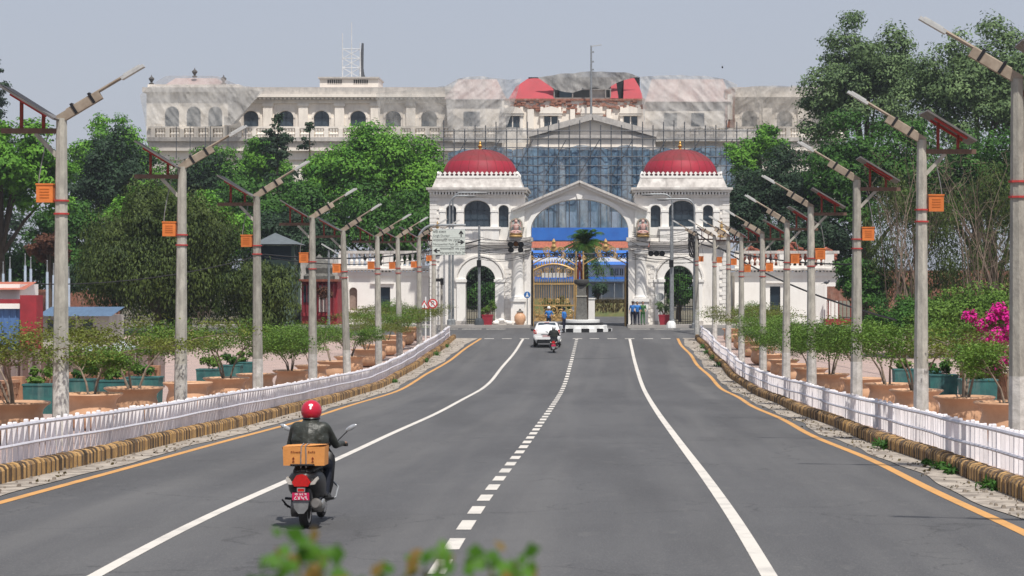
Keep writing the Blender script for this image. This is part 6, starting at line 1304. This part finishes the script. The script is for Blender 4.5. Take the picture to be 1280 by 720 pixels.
# ================================================================== TWO-WHEELERS
def scooter(t, det=True):
    """seen from behind, heading +y; rear wheel on the ground at y=-.62"""
    L = dict(local=True)
    def wheel(y, r, wd, nm):
        w_ = MB(); w_.lathe([(r - .075, -wd * .42), (r - .03, -wd * .5), (r - .008, -wd * .32), (r, -wd * .12), (r, wd * .12), (r - .008, wd * .32), (r - .03, wd * .5), (r - .075, wd * .42)], (0, 0, 0), 30)
        w_.v = [(c, y + a, r + b) for a, b, c in w_.v]; o = w_.build(nm, RUBBER, t, **L)
        rim = MB(); rim.lathe([(.05, -.04), (r - .09, -.045), (r - .075, -.05), (r - .07, .05), (r - .09, .045), (.05, .04)], (0, 0, 0), 24); rim.v = [(c, y + a, r + b) for a, b, c in rim.v]; rim.build('rim', SILVER, o, **L)
    wheel(-.62, .235, .105, 'rear_wheel'); wheel(.64, .235, .09, 'front_wheel')
    # tail body: lofted sections (y, centre z, half width, half height)
    def loft(secs, nm, m, n=18, par=t, sq=2.6):
        b = MB(); v = []; f = []
        for y, cz, hw, hh in secs:
            for k in range(n):
                a = 2 * math.pi * k / n; c_, s_ = math.cos(a), math.sin(a); v.append((hw * math.copysign(abs(c_) ** (2 / sq), c_), y, cz + hh * math.copysign(abs(s_) ** (2 / sq), s_)))
        for i in range(len(secs) - 1):
            for k in range(n): f.append((i * n + k, i * n + (k + 1) % n, (i + 1) * n + (k + 1) % n, (i + 1) * n + k))
        f += [tuple(range(n)), tuple((len(secs) - 1) * n + k for k in reversed(range(n)))]
        return b.add(v, f).build(nm, m, par, local=True, angle=40)
    loft([(-.93, .62, .03, .05), (-.90, .61, .12, .10), (-.82, .59, .18, .14), (-.65, .56, .215, .18), (-.4, .53, .215, .20), (-.15, .50, .19, .20), (.02, .42, .16, .14)], 'tail_body', BLKP)
    loft([(-.84, .71, .05, .03), (-.78, .725, .13, .045), (-.5, .745, .155, .05), (-.2, .74, .15, .06), (.1, .70, .12, .05), (.18, .68, .08, .03)], 'seat', mat('black_vinyl', (.018, .018, .018), None, 20, .55))
    b = MB(); b.tube([(-.17, -.35, .76), (-.18, -.75, .80), (-.13, -.90, .81), (.13, -.90, .81), (.18, -.75, .80), (.17, -.35, .76)], .014, 8); b.build('grab_rail', BLKP, t, **L)
    # tail light cluster
    tlp = MB(); tlp.prism([(-.085, .55), (.085, .55), (.115, .60), (.06, .685), (0, .70), (-.06, .685), (-.115, .60)], -.955, -.86); tl = tlp.build('tail_light', REDL, t, local=True, smooth=False)
    for s_ in (-1, 1):
        b = MB(); b.prism([(s_ * .10, .565), (s_ * .165, .575), (s_ * .20, .63), (s_ * .185, .665), (s_ * .12, .60)] if s_ > 0 else [(s_ * .12, .60), (s_ * .185, .665), (s_ * .20, .63), (s_ * .165, .575), (s_ * .10, .565)], -.925, -.80); b.build('indicator', CLEARL, t, local=True, smooth=False)
    MB().box(-.04, .04, -.965, -.95, .49, .525).build('reflector', REDL, t, local=True, smooth=False); MB().box(-.05, .05, -.962, -.94, .48, .535).build('reflector_mount', SILVER, t, local=True, smooth=False)
    pl = MB().box(-.105, .105, -.985, -.975, .385, .475).build('number_plate', PLATER, t, local=True, smooth=False)
    if det:
        for tx, sz, zz in (('बा ७२ प', .042, .455), ('८४५९', .068, .412)): o = textmesh(tx, sz, WPAINT, 'lettering', pl, th=.001, font_scale=1.15); o.location = (0, -.987, zz)
    b = MB(); b.prism([(-.10, .38), (.10, .38), (.085, .28), (.035, .215), (-.035, .215), (-.085, .28)][::-1], -.965, -.93); b.build('mud_flap', GREYP, t, local=True, smooth=False)
    b = MB(); b.box(-.13, .13, -.93, -.80, .36, .52, top=(.02, .02)); b.build('plate_bracket', BLKP, t, local=True, smooth=False)
    # engine, exhaust, swing arm
    b = MB(); b.ball((-.10, -.55, .27), (.09, .26, .11)); b.cyl((-.17, -.62, .25), (-.08, -.62, .25), .11, .11, 14); b.ball((.05, -.28, .28), (.13, .18, .12)); b.build('engine', mat('engine_alloy', (.20, .19, .18), (.10, .095, .09), 14, .5, .6), t, **L)
    b = MB(); b.tube([(.12, -.20, .20), (.155, -.45, .22), (.17, -.58, .26)], [.022, .024, .03], 8); b.tube([(.17, -.52, .25), (.175, -.60, .265), (.178, -.93, .335), (.178, -.96, .34)], [.04, .068, .072, .05], 14); b.build('exhaust', mat('exhaust_grey', (.13, .125, .12), (.22, .2, .18), 9, .45, .5), t, **L)
    b = MB(); b.ball((.235, -.72, .32), (.02, .16, .06)); b.build('heat_shield', SILVER, t, **L)
    b = MB(); b.tube([(-.08, -.15, .22), (-.12, -.45, .18), (-.26, -.62, .30)], .013, 6); b.tube([(-.22, -.6, .26), (-.29, -.64, .36)], .012, 6); b.build('kick_stand', IRON, t, **L)
    for s_ in (-1, 1): b = MB(); b.beam((s_ * .15, -.3, .33), (s_ * .31, -.32, .345), .05, .03); b.build('foot_peg', BLKP, t, **L)
    for s_ in (-1, 1): b = MB(); b.tube([(s_ * .13, .2, .26), (s_ * .24, .28, .30), (s_ * .25, .45, .42), (s_ * .16, .5, .5)], .013, 6); b.build('crash_guard', STEEL, t, **L)
    # floor board, leg shield, front
    MB().box(-.17, .17, -.05, .42, .27, .31).build('floor_board', BLKP, t, local=True, smooth=False)
    loft([(.36, .32, .16, .08), (.42, .55, .20, .25), (.47, .75, .21, .16), (.52, .86, .14, .10), (.55, .9, .05, .05)], 'leg_shield', BLKP)
    loft([(.40, .38, .05, .05), (.55, .46, .07, .06), (.72, .48, .07, .04), (.88, .36, .05, .03)], 'front_mudguard', BLKP)
    b = MB(); b.cyl((0, .64, .24), (0, .48, .95), .03, .03, 8); b.build('fork', STEEL, t, **L)
    b = MB(); b.tube([(-.33, .33, .98), (-.2, .42, .985), (0, .47, .96), (.2, .42, .985), (.33, .33, .98)], .016, 8); b.build('handlebar', BLKP, t, **L); loft([(.36, .96, .1, .05), (.46, .98, .16, .07), (.56, .96, .13, .07), (.62, .93, .06, .04)], 'headlamp_cowl', BLKP)
    for s_ in (-1, 1):
        b = MB(); b.cyl((s_ * .27, .365, .983), (s_ * .39, .31, .975), .021, .021, 10); b.build('grip', RUBBER, t, **L)
        m_ = MB(); m_.tube([(s_ * .22, .42, .99), (s_ * .33, .42, 1.10), (s_ * .40, .40, 1.165)], .007, 6); mr = m_.build('mirror', BLKP, t, **L)
        b = MB(); b.ball((0, 0, 0), (.075, .016, .042), 16, 10); b.v = [(s_ * .425 + x * .96 - s_ * z * .4 * -1 * 1, .40 + y_, 1.19 + z + s_ * x * .35) for x, y_, z in b.v]; b.build('mirror_glass', mat('mirror_silver', (.62, .63, .64), None, 9, .12, .55), mr, **L)
def rider(t, jack, trou, hm, deco, fine):
    """seated, hands on the grips; local frame of the scooter"""
    p = []; J_, T_, K_, B_ = 1, 2, 0, 3
    for s_ in (-1, 1):
        hip = (s_ * .095, -.30, .83); kn = (s_ * .17, .13, .74); an = (s_ * .145, .06, .37)
        p += [('c', hip, kn, .090, .066, T_), ('c', kn, an, .062, .045, T_), ('c', (an[0], .02, .345), (an[0] * 1.1, .21, .335), .045, .037, B_)]
        sh = (s_ * .195, -.23, 1.225); el = (s_ * .29, -.02, 1.0); wr = (s_ * .335, .27, 1.0)
        p += [('c', sh, el, .066, .052, J_), ('c', el, wr, .050, .036, J_), ('e', (s_ * .15, -.235, 1.235), (.10, .09, .075), J_)]
        # hand closed on the grip: palm, four fingers, thumb
        p.append(('e', (s_ * .34, .315, 1.0), (.04, .045, .024), K_))
        for q in range(4):
            x = s_ * (.305 + q * .023); p += [('c', (x, .34, 1.008), (x, .372, .995), .0105, .0098, K_), ('c', (x, .372, .995), (x, .362, .962), .0098, .009, K_), ('c', (x, .362, .962), (x, .335, .957), .009, .008, K_)]
        p += [('c', (s_ * .295, .31, .99), (s_ * .275, .338, .965), .012, .010, K_), ('c', (s_ * .275, .338, .965), (s_ * .28, .362, .955), .010, .009, K_)]
    p += [('e', (0, -.32, .84), (.18, .135, .115), T_), ('c', (0, -.32, .93), (0, -.26, 1.12), .145, .165, J_), ('c', (-.12, -.24, 1.19), (.12, -.24, 1.19), .115, .115, J_), ('c', (-.12, -.29, .95), (.12, -.29, .95), .12, .12, J_), ('c', (-.115, -.26, 1.08), (.115, -.26, 1.08), .125, .125, J_), ('e', (0, -.255, 1.11), (.235, .15, .22), J_), ('e', (0, -.25, 1.19), (.23, .13, .13), J_), ('c', (0, -.21, 1.27), (0, -.185, 1.36), .07, .055, K_), ('c', (-.03, -.215, 1.285), (.03, -.215, 1.285), .075, .075, J_), ('e', (0, -.16, 1.43), (.085, .10, .115), K_), ('c', (0, -.055, 1.42), (0, -.045, 1.40), .014, .016, K_)]
    body('body', p, [SKIN, jack, trou, mat('black_shoe', (.015, .015, .015), None, 9, .4)], t, .0085 if fine else .02, 10 if fine else 2)
    # helmet: open dome reaching low at the nape
    hel = MB(); c = Vector((0, -.165, 1.44)); n, mrows = 28, 14; v = []; f = []
    for j in range(mrows + 1):
        th = (math.pi * .5) - (j / mrows) * R(128)
        for k in range(n):
            a = 2 * math.pi * k / n; front = max(0, math.sin(a)); lim = math.pi * .5 - (j / mrows) * (R(128) - front * R(55)); rr = math.cos(lim)
            v.append((c.x + .132 * rr * math.cos(a), c.y + .152 * rr * math.sin(a), c.z + .138 * math.sin(lim)))
    for j in range(mrows):
        for k in range(n): f.append((j * n + k, (j + 1) * n + k, (j + 1) * n + (k + 1) % n, j * n + (k + 1) % n))
    h = hel.add(v, f).build('helmet', hm, t, local=True)
    b = MB(); b.tube([(c.x + .119 * math.cos(a) * .85, c.y + .140 * math.sin(a) * .85, c.z - .095) for a in [R(180 + 12 * k) for k in range(16)]], .016, 6); b.build('helmet_trim', BLKP, h, local=True)
    b = MB(); b.ball((c.x, c.y - .02, c.z - .075), (.098, .105, .05)); b.build('helmet_lining', BLKP, h, local=True)
    if deco:
        b = MB(); P = [(0, -.03), (.012, -.02), (.010, .01), (.028, .022), (.022, .036), (.004, .040), (-.02, .036), (-.028, .022), (-.010, .012), (-.010, -.02)]
        for x, z in P: pass
        vv = [(.012 + x, 0, .055 + z) for x, z in P]; pr = []
        for x, y_, z in vv: q = max(0, 1 - (x / .132) ** 2 - (z / .138) ** 2); pr.append((c.x + x, c.y - .1535 * math.sqrt(q) - .002, c.z + z))
        b.add(pr, [tuple(range(len(pr)))]); b.build('helmet_emblem', WPAINT, h, local=True, smooth=False)
    b = MB(); b.tube([(.088 * math.cos(a), -.205 + .085 * math.sin(a), 1.315 + .01 * math.sin(a)) for a in [R(15 * k) for k in range(25)]], .02, 6); b.build('collar', jack, t, local=True)
sl_ = (PX(383.5, 27.0), 27.62, zr(27.4))
s1 = thing('scooter', 'black scooter with red number plate, ridden by the person in a red helmet', 'scooter', sl_); scooter(s1)
p1 = thing('person', 'rider in a black leather jacket and red helmet on the scooter with the box', 'person', sl_); rider(p1, JACK, DENIM, HELR, True, True)
for o in (s1, p1): o.rotation_euler = (0, 0, R(-1.5))
# cardboard box strapped on the carrier
cb = thing('cardboard_box', 'orange cardboard box strapped on the back of the scooter', 'box', (sl_[0], sl_[1] - .70, sl_[2] + .80), None, R(-1.5))
b = MB(); b.box(-.255, .255, -.16, .16, 0, .235, top=(-.006, -.004)); b.build('carton', CARD, cb, local=True, smooth=False)
b = MB(); b.add([(-.257, -.163, .236), (-.002, -.163, .242), (-.002, .16, .25), (-.257, .16, .237)], [(0, 1, 2, 3)]); b.add([(.002, -.166, .240), (.262, -.170, .262), (.262, .16, .246), (.002, .16, .25)], [(0, 1, 2, 3)]); b.build('top_flap', CARD, cb, local=True, smooth=False)
for x in (-.035, .03):
    b = MB(); b.tube([(x, -.172, -.03), (x, -.170, .12), (x * .8, -.170, .243), (x * .8, 0, .262), (x, .17, .24), (x, .17, -.03)], .0075, 6); b.build('strap', mat('grey_strap', (.30, .27, .25), (.18, .16, .15), 30), cb, local=True)
r_ = random.Random(8); x = -.16
b = MB()
while x < .14:
    wv = r_.uniform(.012, .024); hv = r_.uniform(.016, .026)
    if not -.05 < x < .04: b.box(x, x + wv * .3, -.1685, -.166, .155, .155 + hv); b.box(x, x + wv, -.1685, -.166, .155 + hv * .8, .155 + hv); b.box(x + wv * .7, x + wv, -.1685, -.166, .155, .155 + hv * .9)
    x += wv + .008
for x in (-.135, .105): b.box(x, x + .012, -.1685, -.166, .05, .095); b.box(x - .008, x + .02, -.1685, -.166, .045, .055); b.prism([(x - .01, .085), (x + .022, .085), (x + .006, .11)], -.1685, -.166)
b.build('print', PRINT, cb, local=True, smooth=False)
MB().box(-.30, -.22, .02, .06, .19, .215).build('loose_flap', mat('dark_cord', (.03, .03, .03), None, 9), cb, local=True, smooth=False)
# second scooter close behind the car
s2l = (PX(692, 125.5), 126.1, zr(126)); s2 = thing('scooter', 'dark red scooter just behind the white car', 'scooter', s2l); scooter(s2, False)
for ch in s2.children:
    if ch.name.split('.')[0] in ('plate_bracket',): ch.data.materials[0] = SREDM
    if ch.name.split('.')[0] == 'mud_flap': ch.data.materials[0] = SILVER
p2 = thing('person', 'rider in a dark jacket and white helmet on the scooter behind the white car', 'person', s2l); rider(p2, mat('black_cloth', (.022, .024, .022), None, 8, .8), DENIM, mat('white_helmet_shell', (.75, .75, .73), None, 9, .25), False, False)
# ================================================================== WHITE HATCHBACK
car = thing('car', 'white hatchback seen from behind, waiting at the junction before the gate', 'car', (PX(683.5, 131), 132.6, zr(132.6)))
def carloft():
    """stations (y, sill z, belt z, roof z, half widths at sill, belt, roof)"""
    S = [(-1.78, .42, .80, .86, .70, .70, .60), (-1.74, .30, .92, 1.00, .78, .80, .62), (-1.62, .24, .95, 1.22, .80, .83, .60), (-1.35, .22, .95, 1.44, .80, .83, .58), (-.9, .20, .94, 1.50, .80, .83, .57), (-.1, .20, .92, 1.51, .80, .83, .57), (.35, .20, .91, 1.46, .80, .83, .56), (.95, .20, .90, 1.02, .80, .82, .62), (1.5, .22, .82, .92, .79, .79, .66), (1.78, .30, .62, .72, .70, .70, .58), (1.85, .38, .5, .56, .55, .55, .45)]
    v = []; f = []; n = 12
    for y, zs, zb, zr_, ws, wb, wr in S:
        v += [(-ws * .8, y, zs), (ws * .8, y, zs), (ws, y, zs + .08), (wb, y, (zs + zb) / 2), (wb * .985, y, zb), (wr + .06, y, zr_ - .09), (wr - .06, y, zr_ - .01), (0, y, zr_ + .012), (-wr + .06, y, zr_ - .01), (-wr - .06, y, zr_ - .09), (-wb * .985, y, zb), (-wb, y, (zs + zb) / 2), ]
    v2 = v; L = len(S)
    for i in range(L - 1):
        for k in range(n): f.append((i * n + k, i * n + (k + 1) % n, (i + 1) * n + (k + 1) % n, (i + 1) * n + k))
    f += [tuple(range(n)), tuple((L - 1) * n + k for k in reversed(range(n)))]
    return MB().add(v, f)
carloft().build('body_shell', CARW, car, local=True, angle=50)
b = MB(); b.add([(-.62, -1.715, 1.00), (.62, -1.715, 1.00), (.51, -1.37, 1.455), (-.51, -1.37, 1.455)], [(0, 1, 2, 3)]); b.v = [(x, y - .012, z + .012) for x, y, z in b.v]; b.v += [(x, y + .02, z - .02) for x, y, z in b.v]; b.f += [(7, 6, 5, 4), (0, 4, 5, 1), (1, 5, 6, 2), (2, 6, 7, 3), (3, 7, 4, 0)]; b.m = [0] * 6
b.build('rear_window', GLASS, car, local=True, smooth=False)
MB().box(-.46, .46, -1.40, -1.28, 1.475, 1.495).build('roof_spoiler', CARW, car, local=True, smooth=False); MB().box(-.14, .14, -1.41, -1.395, 1.465, 1.485).build('brake_light', REDL, car, local=True, smooth=False)
for s_ in (-1, 1):
    b = MB(); P = [(s_ * .60, .80), (s_ * .79, .83), (s_ * .80, 1.02), (s_ * .72, 1.06), (s_ * .63, .95)]; b.prism(P if s_ > 0 else P[::-1], -1.80, -1.60); tl = b.build('tail_light', REDL, car, local=True, smooth=False); MB().ball((s_ * .70, -1.80, .90), (.05, .02, .05), 10, 6).build('reverse_lens', CLEARL, tl, local=True)
    b = MB(); b.ball((s_ * .96, .55, 1.0), (.09, .06, .08), 10, 8); b.beam((s_ * .8, .55, .97), (s_ * .92, .55, .99), .05, .04); b.build('door_mirror', BLKP, car, local=True)
    sw = MB(); sw.add([(s_ * .835, -1.2, 1.0), (s_ * .83, .6, .98), (s_ * .66, .25, 1.36), (s_ * .655, -1.0, 1.40)], [(0, 1, 2, 3) if s_ > 0 else (3, 2, 1, 0)]); sw.build('side_window', GLASS, car, local=True, smooth=False)
    for y in (-1.2, 1.2):
        w_ = MB(); r = .285; w_.lathe([(r - .09, -.085), (r - .02, -.09), (r, -.06), (r, .06), (r - .02, .09), (r - .09, .085)], (0, 0, 0), 24); w_.v = [(s_ * .72 + c, y + a, r + b_) for a, b_, c in w_.v]; wh = w_.build('wheel', RUBBER, car, local=True); MB().cyl((s_ * .72, y, r), (s_ * .815, y, r), .19, .18, 16).build('rim', SILVER, wh, local=True)
b = MB(); b.box(-.62, .62, -1.83, -1.70, .24, .46, top=(.06, .02)); b.build('lower_bumper', BLKP, car, local=True, smooth=False); MB().box(-.70, .70, -1.815, -1.72, .46, .60).build('bumper', CARW, car, local=True, smooth=False)
pl = MB().box(-.25, .25, -1.815, -1.80, .62, .73).build('number_plate', mat('pinkish_plate', (.62, .42, .42), None, 9), car, local=True, smooth=False); MB().box(-.34, .34, -1.80, -1.74, .75, .80).build('trim_strip', SILVER, car, local=True, smooth=False)
# ================================================================== GUTTER LITTER, WEEDS
def litter(x0, x1, seed, n, m, nm, label):
    g = np.random.default_rng(seed); y = g.uniform(28, 140, n); x = g.uniform(x0, x1, n); x = x + .25 * np.sin(y * 1.3); z = np.array([zr(v) for v in y]) + .03; o = leaf_object(nm, np.stack([x, y, z], 1), np.array([0, 0, 1.0]) + g.normal(size=(n, 3)) * .5, .08, .6, m, None, seed); tag(o, label, 'leaf litter', kind='stuff')
litter(-9.5, -9.0, 1, 260, G8, 'leaf_litter', 'dry brown leaves and grit lying in the gutter on the scooter side'); litter(5.45, 5.95, 2, 420, G8, 'leaf_litter', 'dry brown leaves and grit lying in the gutter across from the scooter')
DEB = mat('grit', (.30, .26, .21), (.14, .11, .09), 4, .95)
def grit(x0, x1, seed, label):
    r = random.Random(seed); b = MB()
    for k in range(220): y = 28 + 112 * r.random() ** 1.5; x = r.uniform(x0, x1); s_ = r.uniform(.012, .035); b.box(x - s_, x + s_, y - s_, y + s_ * 1.4, zr(y), zr(y) + .02 + s_ * .9, top=(s_ * .4, s_ * .4))
    tag(b.build('grit', DEB, None, local=True, smooth=False), label, 'grit', kind='stuff')
grit(-9.55, -8.95, 5, 'crumbled concrete and stones along the kerb on the scooter side'); grit(5.4, 6.0, 6, 'crumbled concrete and stones along the kerb across from the scooter')
r_ = random.Random(31)
for i, (x, y, s_) in enumerate([(5.95, 46, 1), (5.98, 38.5, .8), (5.98, 37.2, .7), (5.97, 33.2, .9), (5.98, 40, .4), (6.0, 112, 1.4), (6.0, 118, 1.6), (6.02, 124, 1.5), (6.0, 130, 1.3), (-9.5, 116, 1.2), (-9.48, 123, 1.3), (-9.5, 131, 1.2), (-9.5, 98, .8)]):
    g = np.random.default_rng(i); C = g.normal(size=(90, 3)) * np.array([.08, .25, .05]) * s_ + np.array([x, y, zr(y) + .10 * s_]); t = thing('weed', 'green weed tuft growing at the foot of the kerb', 'weed', (x, y, zr(y)), 'weeds along the kerbs'); leaf_object('leaves', C, np.array([0, -.3, .6]) + g.normal(size=(90, 3)), .13, .4, G1, t, i)
# low hedge strips along the yards
# ================================================================== FOREGROUND SHRUB (close to the lens, out of focus)
MED = sheet(-2.4, .8, span(-6, 7, 1), .14, 'planted_island', SOIL); tag(MED, kind='structure')
sh = thing('foreground_shrub', 'soft green shrub tips with russet young leaves in the planted island', 'shrub', (-.27, 2.6, .19))
FG = leafmat('shrub_leaf', (.03, .10, .008), (.08, .19, .014), scale=8); FG2 = leafmat('shrub_leaf_young', (.15, .085, .02), (.19, .13, .03), scale=8)
g = random.Random(4); stems = MB(); Cg = []; Co = []
for px, py, n in ((350, 672, 5), (372, 690, 6), (398, 676, 6), (402, 700, 5), (412, 712, 4), (333, 708, 4), (372, 716, 4), (470, 712, 4), (505, 706, 5), (532, 700, 5), (547, 684, 4), (556, 706, 5), (590, 708, 5), (614, 692, 6), (624, 712, 5), (645, 690, 4), (652, 706, 5), (660, 715, 4), (440, 718, 3), (340, 715, 4)):
    d = 2.6 + g.uniform(-.15, .15); c = Vector((PX(px, d), d, PZ(py, d)))
    stems.tube([(-.27 + g.uniform(-.06, .06), 2.6, .1), (c.x * .7 - .08, 2.6, 1.7), (c.x, d, c.z - .012)], [.012, .006, .0025], 5)
    for k in range(n):
        p = c + Vector((g.uniform(-.016, .016), g.uniform(-.04, .04), g.uniform(-.02, .008))); (Co if g.random() < .16 else Cg).append(p)
nn = lambda L, k: np.array([[g.uniform(-.5, .5), -.8, g.uniform(0, .7)] for _ in range(k)])
leaf_object('leaves', np.array([tuple(p) for p in Cg]), nn(0, len(Cg)), .023, .7, FG, sh, 1); leaf_object('young_leaves', np.array([tuple(p) for p in Co]), nn(0, len(Co)), .024, .55, FG2, sh, 2); stems.build('stem', mat('green_stem', (.12, .14, .04), None, 9), sh)
# ================================================================== CITY HAZE: even thin air round the whole scene
hz = MB().box(-420, 420, -70, 3600, -4, 42).build('haze', mat('haze_unused', (1, 1, 1)), None, smooth=False)
hm = bpy.data.materials.new('haze_air'); hm.use_nodes = True; hn = hm.node_tree.nodes; hn.clear()
hv = hn.new('ShaderNodeVolumePrincipled'); hv.inputs['Color'].default_value = (.80, .86, .95, 1); hv.inputs['Density'].default_value = .0002; hv.inputs['Anisotropy'].default_value = .2
ho = hn.new('ShaderNodeOutputMaterial'); hm.node_tree.links.new(hv.outputs[0], ho.inputs['Volume']); hz.data.materials.clear(); hz.data.materials.append(hm); tag(hz, kind='stuff')
